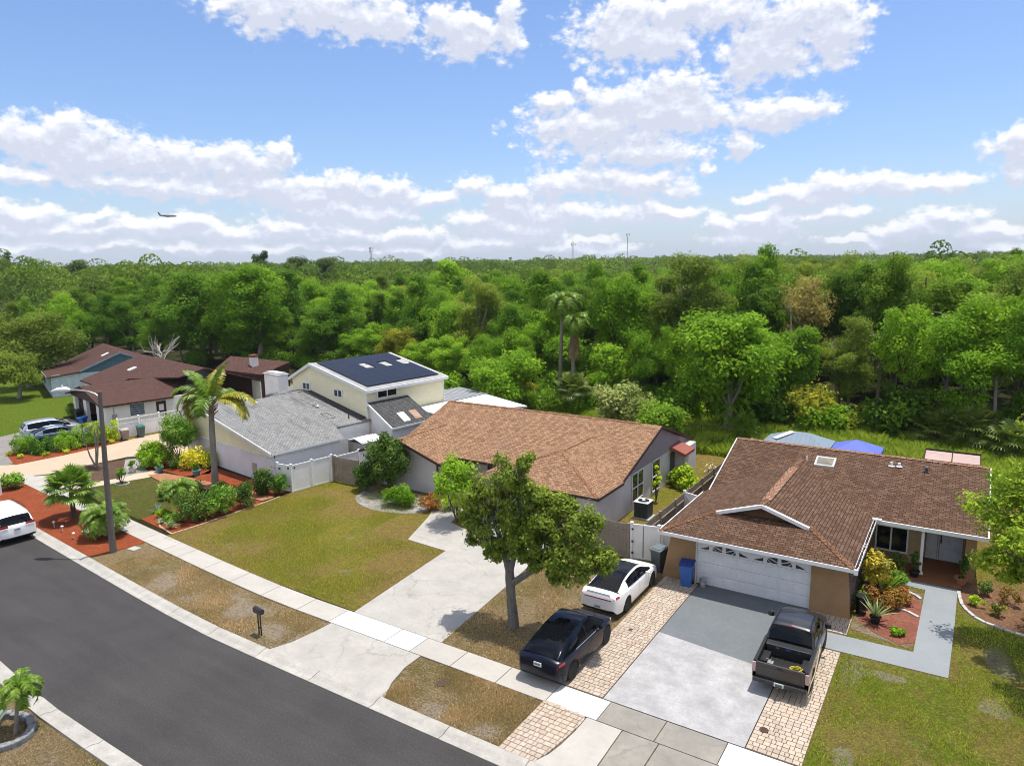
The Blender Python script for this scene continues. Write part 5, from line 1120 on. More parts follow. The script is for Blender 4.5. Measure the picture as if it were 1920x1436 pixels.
L_TDRY = leafmat('blade_dry', (.11, .105, .045), (.21, .17, .10), (.36, .28, .21), .25, 0)
def clumpy(x, y, s): return math.sin(x*2.3+s)*math.cos(y*1.9-s)+math.sin(x*.9+y*1.3+s*2)*.8 +random.random()*1.2-.6 > -.1
blades('lawn_grass', lambda x, y: (x > .6 or y < 27.8) and clumpy(x, y, 1), 26000, .085, leafmat('blade_green', (.06, .12, .012), (.13, .20, .02), (.26, .24, .06), .3, 0), 6, .022, xr=(-3.1, 9), yr=(20.5, 33), z=.012)
blades('dry_grass', lambda x, y: clumpy(x, y, 4), 16000, .075, L_TDRY, 7, .02, xr=(-16.4, -11.4), yr=(16.5, 19.2), z=.012)
blades('dry_grass', lambda x, y: clumpy(x, y, 2) and y > 16.5+B(x) and y < 19.2+B(x), 22000, .075, L_TDRY, 8, .02, xr=(-36, -22.2), yr=(16.5, 20.4), z=.012)
blades('dry_grass', lambda x, y: clumpy(x, y, 3), 15000, .075, L_TDRY, 9, .02, xr=(-17, -11.4), yr=(20.5, 31), z=.018)
blades('lawn_grass', lambda x, y: clumpy(x*.5, y*.5, 3) and not (x > -28 and y > 27.6) and y > 20.55+B(x)*.5, 45000, .07, L_TURF, 10, .020, xr=(-37, -22.4), yr=(20.6, 34), z=.012)
blades('dry_grass', lambda x, y: y < 9.4+B(x), 9000, .055, L_TDRY, 12, .012, xr=(-31, -19), yr=(5, 10.3), z=.012)
# -------- palms
def frond(mb, base, az, elev, L_, droop, nl=26, ll=.45, lw=.035, twist=0, mi_r=0, mi_l=1, vee=.35, rnd=random):
    """feather frond; leaflets hang from a curved midrib"""
    pts = []; p = Vector(base); e = elev; n = 9
    for i in range(n):
        pts.append(p.copy()); st = L_/(n-1); p = p+Vector((math.cos(az)*math.cos(e), math.sin(az)*math.cos(e), math.sin(e)))*st; e -= droop/(n-1)*(1+i*.12)
    mb.tube(pts, [.022*(1-i/n)+.006 for i in range(n)], 4, mi_r, cap=False)
    for i in range(nl):
        f = .12+.88*i/nl; k = f*(n-1); j = min(n-2, int(k)); q = pts[j].lerp(pts[j+1], k-j); d = (pts[j+1]-pts[j]).normalized()
        side = d.cross(Vector((0, 0, 1))).normalized(); upv = side.cross(d)
        l = ll*math.sin(math.pi*(.12+.83*f))**.6*rnd.uniform(.85, 1.1)
        for s in (-1, 1):
            dr = (side*s*1.0+d*.55+upv*vee*rnd.uniform(.3, 1)).normalized(); tip = q+dr*l+Vector((0, 0, -l*.38)); mid = q+dr*l*.5; w = d*lw
            t = rnd.random(); mb.poly([q-w*.5, q+w*.5, mid+w, mid-w*.6], mi_l, t); mb.poly([mid-w*.6, mid+w, tip+w*.1, tip-w*.1], mi_l, t)
def palm_leafmat(name, dark, mid, light):
    m = NT(name); at = m.n('ShaderNodeAttribute', attribute_name='tint'); col = m.ramp(at.outputs['Fac'], [(0, dark), (.5, mid), (1, light)]); m.base(col); m.set(.45, 0, .3)
    tr = m.n('ShaderNodeBsdfTranslucent'); m.l(col, tr.inputs[0]); mx = m.n('ShaderNodeMixShader'); mx.inputs[0].default_value = .3; m.l(m.b.outputs[0], mx.inputs[1]); m.l(tr.outputs[0], mx.inputs[2]); m.l(mx.outputs[0], m.out.inputs[0]); return m.m
PL = palm_leafmat('frond_green', (.07, .15, .010), (.13, .24, .018), (.23, .34, .035)); PY = palm_leafmat('frond_golden', (.18, .21, .02), (.30, .32, .03), (.46, .36, .05)); PCAB = palm_leafmat('frond_cabbage', (.07, .12, .015), (.13, .19, .03), (.22, .26, .05)); PBR = palm_leafmat('frond_brown', (.16, .09, .05), (.25, .15, .09), (.32, .21, .13))
def feather_palm(label, loc, h, nf, L_, seed, lm=PL, tr=.10, droop=1.9, e0=(.1, 1.3), ll=.42, lean=(0, 0), name='palm_tree', tb=None, nl=26, lw=.035, group=None, boots=False, scale=1, fl=None):
    rnd = random.Random(seed); root = thing(name, label, 'palm', loc, group=group); mb = MB(); top = (lean[0], lean[1], h)
    mb.tube([(0, 0, -.05), (lean[0]*.2, lean[1]*.2, h*.33), (lean[0]*.55, lean[1]*.55, h*.66), top], [tr*1.25, tr, tr*.95, tr*.8], 10)
    mb.build('trunk', tb or BARK_G, root, smooth=True)
    if boots:
        mb = MB()
        for i in range(26):
            a = i*2.4; z = h-.9+i*.035; mb.tube([(lean[0]+math.cos(a)*tr*.8, lean[1]+math.sin(a)*tr*.8, z), (lean[0]+math.cos(a)*tr*2.1, lean[1]+math.sin(a)*tr*2.1, z+.22)], [.05, .02], 4)
        mb.build('leaf_bases', bark('leaf_base_brown', (.24, .12, .06)), root)
    for i in range(nf):
        a = i*2.399+rnd.uniform(-.2, .2); f = i/nf; mb = MB(); random.seed(seed*100+i)
        if fl:
            a, e_, l_, d_, g_ = fl[i]; frond(mb, (lean[0]+math.cos(rad(a))*tr*.5, lean[1]+math.sin(rad(a))*tr*.5, h+.05), rad(a), e_, l_, d_, nl=nl, ll=ll, lw=lw, rnd=rnd); mb.build('frond', [PL, [PL, PY][g_]], root); continue
        frond(mb, (lean[0]+math.cos(a)*tr*.5, lean[1]+math.sin(a)*tr*.5, h+.05), a, e0[1]-(e0[1]-e0[0])*f, L_*rnd.uniform(.85, 1.1), droop*rnd.uniform(.8, 1.15), nl=nl, ll=ll, lw=lw, rnd=rnd)
        mb.build('frond', [PL if not isinstance(lm, list) else lm[0], lm if not isinstance(lm, list) else lm[1 if rnd.random() < .5 else 0]], root)
    return root
def fan_palm(label, loc, h, nf, L_, seed, R=.62, tr=.13, name='fan_palm', group=None, lm=PL, nseg=22):
    rnd = random.Random(seed); root = thing(name, label, 'palm', loc, group=group); mb = MB(); mb.tube([(0, 0, -.05), (0, 0, h*.5), (0, 0, h)], [tr*1.2, tr, tr*.9], 10); mb.build('trunk', BARK_D, root, smooth=True)
    for i in range(nf):
        a = i*2.399; f = i/nf; e = 1.25-1.75*f+rnd.uniform(-.1, .1); mb = MB(); d = Vector((math.cos(a)*math.cos(e), math.sin(a)*math.cos(e), math.sin(e))); b = Vector((0, 0, h)); c = b+d*L_*rnd.uniform(.8, 1.1); mb.tube([b, (b+c)/2+Vector((0, 0, .05)), c], [.018, .014, .010], 4, 0, cap=False)
        side = d.cross(Vector((0, 0, 1))).normalized(); nrm = side.cross(d).normalized()
        for k in range(nseg):
            th = -2.1+4.2*k/(nseg-1); dd = (d*math.cos(th)+side*math.sin(th)).normalized(); l = R*(1-.12*abs(th)/2)*rnd.uniform(.9, 1.08); w = dd.cross(nrm)*.045*R/.62; t = rnd.random(); q = c+dd*l*.55+nrm*.03
            mb.poly([c, q-w, c+dd*l+Vector((0, 0, -l*.22)), q+w], 1, t)
        mb.build('fan_leaf', [PL, lm], root)
    return root
feather_palm('tall palm with golden green wind-blown fronds beside the cream house', (-42.3, 28.0, 0), 6.05, 15, 2.9, 21, lm=[PL, PY], tr=.21, droop=2.0, e0=(-.15, 1.45), ll=.80, lean=(.15, .1), nl=54, lw=.05, boots=True, name='queen_palm', fl=[(30, 1.42, 2.9, .5, 0), (200, 1.35, 2.7, .8, 0), (120, 1.3, 2.6, .8, 1), (215, 1.1, 3.0, 1.7, 0), (190, .95, 2.9, 2.0, 1), (235, .8, 3.0, 2.3, 0), (205, .6, 2.9, 2.4, 1), (220, .25, 2.6, 2.0, 1), (180, .7, 2.6, 2.3, 0), (35, .55, 3.2, 1.2, 1), (20, .35, 3.1, 1.5, 1), (48, .25, 2.9, 1.4, 1), (60, .7, 2.7, 1.9, 0), (300, .7, 2.3, 2.2, 0), (100, .9, 2.6, 1.9, 0)])
fan_palm('fan palm with broad pleated leaves in the red mulch by the street', (-44.9, 20.1, .03), 1.75, 30, 1.0, 22, R=.88)
feather_palm('bushy low palm with arching fronds right beside the lamp post', (-40.3, 19.6, .03), 1.0, 32, 1.6, 23, tr=.12, droop=1.7, e0=(0, 1.4), ll=.42, nl=30, name='date_palm')
feather_palm('small feathery palm at the end of the red mulch bed by the lawn', (-39.7, 23.9, .03), 1.5, 22, 1.3, 24, tr=.07, droop=1.8, e0=(0, 1.35), ll=.40, nl=26, name='date_palm')
feather_palm('small feathery palm inside the stone ring across the street', (-25.25, 8.75, .05), 1.45, 17, .85, 25, tr=.06, droop=1.9, e0=(-.2, 1.3), ll=.26, lean=(.12, .25), nl=22, name='date_palm')
tri = thing('clump_palm', 'slim palm with three grey stems in the brown mulch bed', 'palm', (-55.0, 26.6, .03))
for k, (lx, ly, h) in enumerate(((-1.0, -.2, 3.0), (-.05, .2, 3.1), (.55, .1, 3.2))):
    mb = MB(); mb.tube([(0, 0, -.03), (lx*.55, ly*.5, h*.3), (lx*.95, ly, h*.7), (lx, ly, h)], [.075, .06, .05, .045], 7); st = mb.build('stem', BARK_G, tri, smooth=True)
    rnd = random.Random(50+k); mb = MB()
    for i in range(7): frond(mb, (lx, ly, h), i*.9+k, 1.2-i*.12, .95, 1.5, nl=16, ll=.3, rnd=rnd)
    mb.build('frond_cluster', [PY, [PL, PY, PL][k]], st)
feather_palm('taller left one of the two slender palms standing above the wood', (-35.3, 63.5, 0), 11.0, 20, 3.0, 31, tr=.2, droop=2.3, e0=(-.5, 1.1), ll=.7, lean=(.5, 0), nl=34, lw=.06, name='tall_palm')
pp = feather_palm('second tall palm with a skirt of brown dead fronds above the wood', (-33.4, 62.8, 0), 9.2, 13, 2.5, 32, tr=.2, droop=2.4, e0=(-.4, 1.1), ll=.6, lean=(.2, 0), nl=30, lw=.06, name='tall_palm')
mb = MB(); rnd = random.Random(3)
for i in range(16): frond(mb, (.2, 0, 8.4), i*.39, -1.25, 3.4, .25, nl=22, ll=.3, rnd=rnd)
mb.build('dead_fronds', [PBR, PBR], pp)
for i, (x, y, h, lb) in enumerate(((1.0, 63.4, 1.9, 'yellowish cabbage palm at the wood edge above the brown roof, nearest the right tree'), (-1.6, 64.3, 1.2, 'low cabbage palm left of its taller neighbour at the wood edge'), (-32.0, 60.2, 2.6, 'cabbage palm with yellow leaves behind the tan ridge'), (3.4, 61.8, 1.4, 'cabbage palm half hidden behind the right tree crown'))):
    fan_palm(lb, (x, y, 0), h, 26, 1.3, 60+i, R=1.1, name='cabbage_palm', lm=PCAB, nseg=18)
fan_palm('spiky yucca-like palm between the tan and brown roofs at the meadow', (-14.9, 58.2, 0), 1.2, 24, .9, 70, R=.8, name='yucca', nseg=10)
# blades in rosettes
def rosette(name, label, loc, n, L_, w, seed, mat, pot=None, up=(.3, 1.4), cat='agave', fold=.0):
    rnd = random.Random(seed); root = thing(name, label, cat, loc); mb = MB(); z0 = .28 if pot else .02
    for i in range(n):
        a = i*2.399; e = rnd.uniform(*up); l = L_*rnd.uniform(.75, 1.1); d = Vector((math.cos(a)*math.cos(e), math.sin(a)*math.cos(e), math.sin(e))); s = d.cross(Vector((0, 0, 1))).normalized()*w; b = Vector((0, 0, z0)); m_ = b+d*l*.5+Vector((0, 0, .03)); t = rnd.random()
        mb.poly([b-s*.7, b+s*.7, m_+s, m_-s], 0, t); mb.poly([m_-s, m_+s, b+d*l+Vector((0, 0, -fold*l))], 0, t)
    mb.build('leaves', mat, root)
    if pot: mb = MB(); mb.lathe((0, 0, 0), [(.15, 0), (.21, .27), (.23, .27), (.23, .32), (.19, .32), (.18, .26)], 14); mb.build('pot', pot, root)
    return root
AG = palm_leafmat('agave_blue', (.10, .17, .14), (.17, .26, .20), (.30, .38, .28)); AGV = palm_leafmat('agave_variegated', (.12, .18, .05), (.25, .32, .12), (.45, .48, .25))
rosette('agave_plant', 'pale agave in a black pot on rose mulch by the garage corner', (-2.35, 31.0, .03), 24, .95, .045, 1, AGV, BLACK)
rosette('agave_plant', 'blue green agave in the stone ring across the street', (-25.9, 8.35, .05), 22, .95, .06, 2, AG)
rosette('agave_plant', 'small agave at the front corner of the red mulch bed', (-41.4, 23.3, .03), 18, .6, .04, 3, AG)
rosette('spiky_plant', 'bright green spiky plant behind the yellow croton', (-2.25, 34.35, .03), 60, 1.5, .035, 4, PL, None, (.5, 1.5), 'plant', .15)
rosette('spiky_plant', 'striped grassy plant low beside the walkway bed at the left house', (-39.2, 22.4, .03), 34, .6, .035, 5, AGV, None, (.4, 1.4), 'plant', .2)
rosette('spiky_plant', 'yellow edged striped plant nearest the sidewalk at the left house', (-38.0, 22.1, .03), 34, .75, .035, 6, AGV, None, (.4, 1.4), 'plant', .2)
# named garden plants
topi = shrub('topiary', 'round clipped tree on a thin stem beside the cream wall', 'topiary', (-50.3, 30.6, 0), 1.4, 2.75, L_SHRUB, 41, size=.12, per=170, ncl=70, z0=1.3, cr=.42)
shrub('round_shrub', 'loose bright green shrub in red mulch by the curved drive', 'shrub', (-51.1, 29.0, 0), 1.35, 2.1, L_BRIGHT, 42, size=.17, per=130, ncl=50, cr=.40)
shrub('croton_shrub', 'yellow and green croton beneath the round topiary', 'shrub', (-48.3, 30.5, 0), 1.25, 1.6, leafmat('leaf_crotonmix', (.06, .11, .012), (.16, .2, .02), (.38, .35, .03), .25), 43, size=.15, per=90, ncl=26)
shrub('dark_shrub', 'dark green shrub between the topiary and the path', 'shrub', (-49.6, 29.7, 0), .9, 1.1, L_DKSH, 44, size=.12, per=80, ncl=16)
shrub('hedge_bush', 'dark rounded bush at the lawn edge, leftmost of the three', 'bush', (-38.2, 23.6, 0), 1.3, 1.85, L_DKSH, 45, size=.14, per=110, ncl=30, cr=.36, group='dark bushes along the lawn edge')
shrub('hedge_bush', 'dark rounded bush at the lawn edge, middle of the three', 'bush', (-37.7, 25.1, 0), 1.25, 1.95, L_SHRUB, 46, size=.14, per=110, ncl=28, cr=.36, group='dark bushes along the lawn edge')
shrub('hedge_bush', 'small upright bush at the lawn edge, rightmost of the three', 'bush', (-37.5, 26.8, 0), .8, 1.7, L_DKSH, 47, size=.13, per=90, ncl=16, cr=.3, group='dark bushes along the lawn edge')
shrub('fence_bush', 'tall dark bush against the white gate panel', 'bush', (-38.4, 28.9, 0), .75, 2.0, L_DKSH, 48, size=.13, per=120, ncl=24, cr=.34)
shrub('fence_bush', 'bush with pale leaves in front of the white gate post', 'bush', (-37.6, 29.5, 0), .62, 1.5, L_SHRUB, 49, size=.13, per=100, ncl=18, cr=.3)
shrub('low_shrub', 'lime shrub behind the small feathery palm', 'shrub', (-41.0, 25.2, 0), .8, 1.3, L_LIME, 50, size=.12, per=80, ncl=16)
shrub('low_shrub', 'pale flowering shrub by the orange path', 'shrub', (-44.0, 25.6, 0), .8, 1.2, leafmat('leaf_pale', (.10, .17, .03), (.20, .28, .06), (.6, .65, .45), .3), 51, size=.11, per=80, ncl=16)
shrub('low_shrub', 'bronze leaved plant right of the feathery palm', 'shrub', (-39.6, 26.4, 0), .7, 1.1, L_RED, 52, size=.12, per=70, ncl=14)
shrub('corner_bush', 'bushy plant in the far corner of the street-side mulch', 'bush', (-54.9, 20.8, .03), .9, 1.15, L_SHRUB, 53, size=.22, per=60, ncl=18)
shrub('tiny_tree', 'little round tree in a stone ring on the small lawn', 'tree', (-49.2, 25.4, .02), .42, .95, L_SHRUB, 54, size=.10, per=70, ncl=12, z0=.3)
for i, (x, y, rr, h, lm_, lb) in enumerate(((-38.9, 22.7, .5, .6, L_SHRUB, 'low green clump in front of the leftmost dark bush'), (-40.2, 23.0, .5, .55, L_LIME, 'low lime clump at the bed corner by the sidewalk'), (-42.5, 26.6, .8, 1.2, L_SHRUB, 'loose green shrub beside the orange path'), (-40.6, 27.3, .6, 1.0, L_DKSH, 'dark shrub at the foot of the tall palm'), (-47.4, 31.0, .8, 1.3, L_LIME, 'lime shrub against the shaded front wall behind the croton'), (-38.6, 27.6, .45, .8, L_SHRUB, 'small shrub where the orange path meets the edging'), (-43.2, 24.9, .4, .7, L_DKSH, 'small dark shrub on the lawn side of the bed'))): shrub('low_shrub', lb, 'shrub', (x, y, .02), rr, h, lm_, 400+i, size=.12, per=90, ncl=14)
HG = 'clipped bushes along the tan drive'
hb = [(-64.6, 25.7, 1.15, 'squared bush at the street end of the row by the tan drive'), (-63.4, 26.6, 1.0, 'squared bush second from the street in the row by the tan drive'), (-62.9, 28.3, 1.25, 'squared bush in the middle of the row by the tan drive, before the parked sedan'), (-62.5, 29.9, 1.1, 'squared bush next to the ferns by the tan drive')]
for i, (x, y, s, lb) in enumerate(hb): shrub('hedge_bush', lb, 'bush', (x, y, 0), (.62*s, .62*s), 1.35*s, L_SHRUB if i % 2 else L_BRIGHT, 80+i, size=.13, per=110, ncl=24, cr=.34, group=HG, boxy=True, stem=False)
shrub('column_bush', 'narrow square column of ivy at the end of the white fence', 'bush', (-62.4, 31.9, 0), (.28, .28), 1.85, L_LIME, 90, size=.12, per=90, ncl=20, cr=.26, boxy=True, stem=False)
shrub('fern_clump', 'ragged yellow green fern behind the lamp post', 'fern', (-62.2, 30.9, 0), .7, 1.6, L_LIME, 91, size=.2, per=60, ncl=16)
for i, (x, y) in enumerate(((-64.9, 24.8), (-63.3, 24.9), (-62.2, 26.3), (-61.7, 27.6), (-61.5, 31.2))): shrub('edging_plant', ['tiny lime plant at the street end of the narrow mulch strip', 'second lime plant in the narrow mulch strip', 'third lime plant in the narrow mulch strip', 'fourth lime plant in the narrow mulch strip', 'lime plant by the grey bin at the strip end'][i], 'plant', (x, y, .03), .32, .35, L_LIME, 95+i, size=.09, per=40, ncl=7, group='lime edging plants', stem=False)
shrub('round_bush', 'dark round bush at the far corner of the maroon-roofed garage', 'bush', (-76.6, 35.5, 0), .9, 1.4, L_DKSH, 99, size=.12, per=90, ncl=20)
# middle house
shrub('lobed_tree', 'big dark lobed shrub tree at the left corner of the lilac house', 'shrub', (-31.4, 33.6, 0), (1.95, 1.5), 3.65, L_DKSH, 101, size=.15, per=170, ncl=70, cr=.50, z0=.5)
shrub('lobed_tree', 'lower dark lobe of shrub beside the wooden fence', 'shrub', (-33.2, 33.0, 0), .85, 2.1, L_DKSH, 102, size=.15, per=140, ncl=30, cr=.38)
shrub('low_shrub', 'low bright green mound in the pebble bed', 'shrub', (-29.2, 31.9, 0), (1.35, .9), 1.35, L_BRIGHT, 103, size=.14, per=120, ncl=34, cr=.36)
shrub('low_shrub', 'reddish green shrub at the end of the pebble bed', 'shrub', (-26.9, 32.3, 0), .8, 1.2, L_RED, 104, size=.13, per=90, ncl=18)
shrub('low_shrub', 'yellow green shrub in front of the dark entry', 'shrub', (-25.9, 33.0, 0), .8, 1.3, L_LIME, 105, size=.13, per=90, ncl=16)
shrub('small_tree', 'small slim-stemmed tree where the path meets the driveway', 'tree', (-24.3, 31.4, 0), 1.55, 3.4, L_BRIGHT, 106, size=.17, per=130, ncl=40, cr=.45, z0=1.0)
shrub('leafy_plant', 'lime leafed bush beside the windows of the lilac house', 'bush', (-15.0, 44.3, 0), 1.15, 1.5, L_LIME, 107, size=.26, per=60, ncl=22)
shrub('leafy_plant', 'thin sapling with lime leaves between the two windows', 'plant', (-15.7, 40.6, 0), .35, 1.9, L_LIME, 108, size=.2, per=30, ncl=8, z0=.8)
shrub('bare_shrub', 'grey leafless shrub beside the lime bush', 'shrub', (-13.9, 45.6, 0), .5, 1.7, leafmat('twig_grey', (.22, .19, .16), (.33, .29, .25), (.42, .38, .34), .1), 109, size=.16, per=16, ncl=16, cr=.3)
# right house
for i, (x, y, rr, h, lm_, lb) in enumerate(((-2.9, 34.8, .55, 1.3, L_DKSH, 'dark leafy plant in the shade below the window'), (-1.5, 33.6, .55, .8, L_RED, 'bronze plant right of the yellow croton'), (-1.9, 35.4, .5, .7, L_SHRUB, 'green plant at the porch corner of the bed'), (-3.0, 32.2, .4, .7, L_DKSH, 'dark plant beside the drum'), (-1.5, 30.4, .3, .25, L_BRIGHT, 'patch of bright weeds at the street side of the mulch'))): shrub('bed_plant', lb, 'plant', (x, y, .02), rr, h, lm_, 420+i, size=.12, per=90, ncl=12, stem=False)
shrub('croton_shrub', 'yellow croton beside the spiky plant near the porch', 'shrub', (-2.7, 33.7, 0), .75, 1.75, L_CROTON, 111, size=.14, per=110, ncl=22, z0=.5)
shrub('dark_shrub', 'dark bronze shrub below the yellow croton', 'shrub', (-2.3, 32.8, 0), (.95, .8), .95, L_RED, 112, size=.14, per=90, ncl=20)
for i, (x, y, r, h, lm, lb) in enumerate(((1.2, 34.9, .35, .5, L_LIME, 'small speckled plant by the white edging'), (1.9, 34.3, .4, .55, L_CROTON, 'yellow plant in the middle of the right bed'), (2.3, 35.6, .5, .8, L_RED, 'reddish plant in the right bed under the tree'), (1.5, 36.2, .4, .7, L_DKSH, 'dark plant against the right house wall'), (3.2, 34.6, .5, .7, L_BRIGHT, 'green plant at the foot of the right tree'))): shrub('bed_plant', lb, 'plant', (x, y, .03), r, h, lm, 120+i, size=.11, per=50, ncl=9, stem=False)
TERRA = plain('terracotta_pot', (.36, .13, .07), .8)
def potted(label, loc, r, h, lm, seed, pm, ph=.35, size=.12, cat='potted plant'):
    t = shrub('potted_plant', label, cat, loc, r, h, lm, seed, size=size, per=60, ncl=10, z0=ph, stem=False); mb = MB(); mb.lathe((0, 0, 0), [(ph*.5, 0), (ph*.72, ph*.85), (ph*.8, ph*.85), (ph*.8, ph), (ph*.66, ph), (ph*.6, ph*.85)], 16); mb.build('pot', pm, t, smooth=True); return t
potted('tall potted plant beside the white front door', (.55, 36.75, .1), .32, 1.35, L_DKSH, 131, TERRA)
potted('potted plant in a white rimmed pot left of the porch column', (-1.95, 36.5, .04), .35, .95, L_DKSH, 132, TERRA)
potted('dark potted orchid plant at the foot of the porch column', (-1.3, 36.6, .1), .25, 1.0, L_DKSH, 133, BLACK, .3)
TEAL = plain('teal_pot', (.12, .26, .28), .5)
potted('teal pot with small plant at the corner of the path', (-49.6, 28.4, .03), .3, .6, L_SHRUB, 134, TEAL, .4)
potted('teal pot beside the croton near the cream wall', (-46.4, 29.3, .03), .22, .5, L_SHRUB, 135, TEAL, .4)
potted('pale stone pot with small plant on the pebbles', (-51.2, 27.3, .03), .25, .65, L_SHRUB, 136, plain('stone_pot', (.5, .48, .42), .8), .38)
mb = MB(); random.seed(9)
ring = tag(None, '', '') if False else None
for i in range(15):
    a = i/15*6.28; mb.box(math.cos(a)*1.05-.2, math.sin(a)*.75-.12, 0, math.cos(a)*1.05+.2, math.sin(a)*.75+.12, .2+random.uniform(-.02, .03), rot=a+1.57)
o = mb.build('stone_ring', plain('ring_stone', (.26, .27, .28), .9, dirt=.3, sc=6), bevel=.03, loc=(-25.6, 8.5, 0)); tag(o, 'ring of grey stones around the small palm across the street', 'stone ring')
mb = MB()
for i in range(14): a = i/14*6.28; mb.box(math.cos(a)*.5-.1, math.sin(a)*.4-.04, 0, math.cos(a)*.5+.1, math.sin(a)*.4+.04, .09, rot=a+1.57)
o = mb.build('stone_ring', EDGE, bevel=.01, loc=(-49.2, 25.4, 0)); tag(o, 'white stone ring around the little round tree', 'stone ring')
# -------- street tree with two masses of foliage
def special_tree(name, label, loc, clumps, per, size, lm, bm, trunk, limbs, seed, extra=None, flat=.8, tr_n=10, sub=7):
    rng = np.random.default_rng(seed); root = thing(name, label, 'tree', loc); C_ = []; R_ = []
    for (x, y, z, r) in clumps:
        for _ in range(sub): d = unit(rng.normal(size=3))*rng.random()**.5*r*.72; C_.append((x+d[0], y+d[1], z+d[2]*.85)); R_.append(r*rng.uniform(.28, .48))
    V, F, T = leaves(rng, C_, R_, per, size, flat=flat, shell=.35); mesh_np('crown', V, F, T, lm, root)
    mb = MB()
    for p, r in trunk: mb.tube(p, r, tr_n)
    mb.build('trunk', bm, root, smooth=True)
    mb = MB()
    for p, r in limbs: mb.tube(p, r, 7)
    for _ in range(len(C_)//2):
        i = rng.integers(len(C_)); j = int(np.argmin([np.linalg.norm(np.array(p[-1])-np.array(C_[i])) for p, r in limbs])); a = np.array(limbs[j][0][-2]); b = np.array(C_[i]); m_ = (a+b)/2+rng.normal(size=3)*.12
        mb.tube([tuple(a), tuple(m_), tuple(b)], [.035, .022, .008], 4)
    mb.build('branches', bm, root, smooth=True)
    if extra: extra(root, rng)
    return root
def bits(root, rng):
    # hanging grey moss and bare twigs
    mb = MB()
    for c, n, s in (((-1.7, .1, 4.9), 120, .5), ((-.6, -.4, 6.6), 50, .4), ((.4, -.3, 5.6), 40, .4), ((-1.1, -.6, 4.3), 60, .4)):
        for _ in range(n):
            p = np.array(c)+rng.normal(size=3)*s*np.array([1, .8, .7]); l = rng.uniform(.10, .28); q = p+np.array([rng.normal()*.05, rng.normal()*.05, -l]); w = rng.uniform(.012, .03); mb.poly([p-[w, 0, 0], p+[w, 0, 0], q+[w*.3, 0, 0], q-[w*.3, 0, 0]]); mb.poly([p-[0, w, 0], p+[0, w, 0], q+[0, w*.3, 0], q-[0, w*.3, 0]])
    o = mb.build('hanging_moss', plain('moss_grey', (.30, .31, .24), .95), root)
    mb = MB()
    for c in ((-.4, -.2, 7.6), (-1.6, 0, 6.0), (3.6, -.2, 5.9)):
        for _ in range(4):
            p = np.array(c)+rng.normal(size=3)*.2; d = unit(rng.normal(size=3)+np.array([.3, -.4, .5])); q = p+d*.5; r = q+unit(d+rng.normal(size=3)*.5)*.35; mb.tube([tuple(p), tuple(q), tuple(r)], [.012, .008, .003], 4)
    mb.build('bare_twigs', BARK_G, root)
L_STREET = leafmat('leaf_street', (.045, .078, .014), (.10, .145, .025), (.19, .23, .045), .35)
special_tree('street_tree', 'forked grey-barked tree in dry grass between the driveway and the parked cars', (-15.03, 22.98, 0),
    [(-.2, .2, 6.6, 1.0), (-.9, .1, 5.8, 1.1), (.3, .6, 6.0, .9), (-1.7, .1, 5.0, 1.0), (-.3, .3, 5.2, 1.1), (-1.2, -.2, 4.1, 1.0), (-2.1, 0, 4.2, .6), (.9, .4, 4.9, 1.0), (1.9, .3, 4.9, 1.2), (2.9, .2, 4.6, 1.3), (3.7, .1, 3.9, 1.2), (2.6, -.1, 3.6, 1.2), (1.6, .1, 3.7, 1.0), (4.1, .2, 3.7, .8), (3.2, .1, 3.3, .9), (1.0, .8, 4.0, .8), (-.4, -.1, 3.7, .6), (2.2, .5, 5.5, .8), (.6, .2, 7.1, .6), (2.2, -.3, 2.9, .7), (-.9, .5, 4.9, 1.0), (.5, .2, 5.3, .9), (1.2, .2, 4.4, 1.0), (-.6, -.3, 3.4, .7), (2.9, .3, 5.3, .8), (3.3, .1, 5.2, .8), (1.7, .5, 5.4, .8), (-1.9, .2, 3.5, .6), (.9, .3, 5.6, .8), (1.3, .1, 5.0, .9), (.1, .3, 4.5, .8), (.6, 0, 4.1, .8), (.5, -.1, 3.5, .6), (1.0, -.2, 3.2, .6), (.9, .1, 6.0, .7), (-1.5, -.2, 5.6, .6), (1.3, .2, 5.8, .8), (.3, -.1, 4.9, .8)],
    150, .15, L_STREET, bark('bark_street', (.20, .185, .165), 8),
    [([(0, 0, -.1), (.02, 0, .4), (-.06, 0, 1.3), (-.1, 0, 2.1), (-.12, 0, 2.5)], [.29, .22, .19, .20, .17])],
    [([(-.12, 0, 2.4), (-.45, .05, 3.4), (-.9, .1, 4.4), (-1.1, .1, 5.6)], [.17, .13, .09, .03]), ([(-.1, 0, 2.4), (.1, .1, 3.3), (.3, .2, 4.4), (.2, .3, 6.2)], [.14, .11, .07, .02]), ([(-.05, 0, 1.9), (.7, 0, 2.5), (1.5, .05, 3.1), (2.6, .1, 3.9)], [.15, .13, .10, .04]), ([(.7, 0, 2.5), (1.0, .2, 3.4), (1.6, .3, 4.6), (2.0, .3, 5.2)], [.09, .07, .05, .02]), ([(-.4, .05, 3.3), (-1.0, -.1, 3.8), (-1.5, -.1, 4.4), (-2.0, 0, 4.7)], [.09, .07, .05, .02]), ([(1.5, .05, 3.1), (2.4, 0, 3.2), (3.3, .1, 3.2), (4.2, .1, 3.4)], [.07, .06, .04, .015]), ([(.1, .1, 3.3), (-.1, .2, 4.6), (-.3, .3, 5.8), (-.3, .2, 7.3)], [.08, .06, .04, .015])], 7, bits, sub=9)
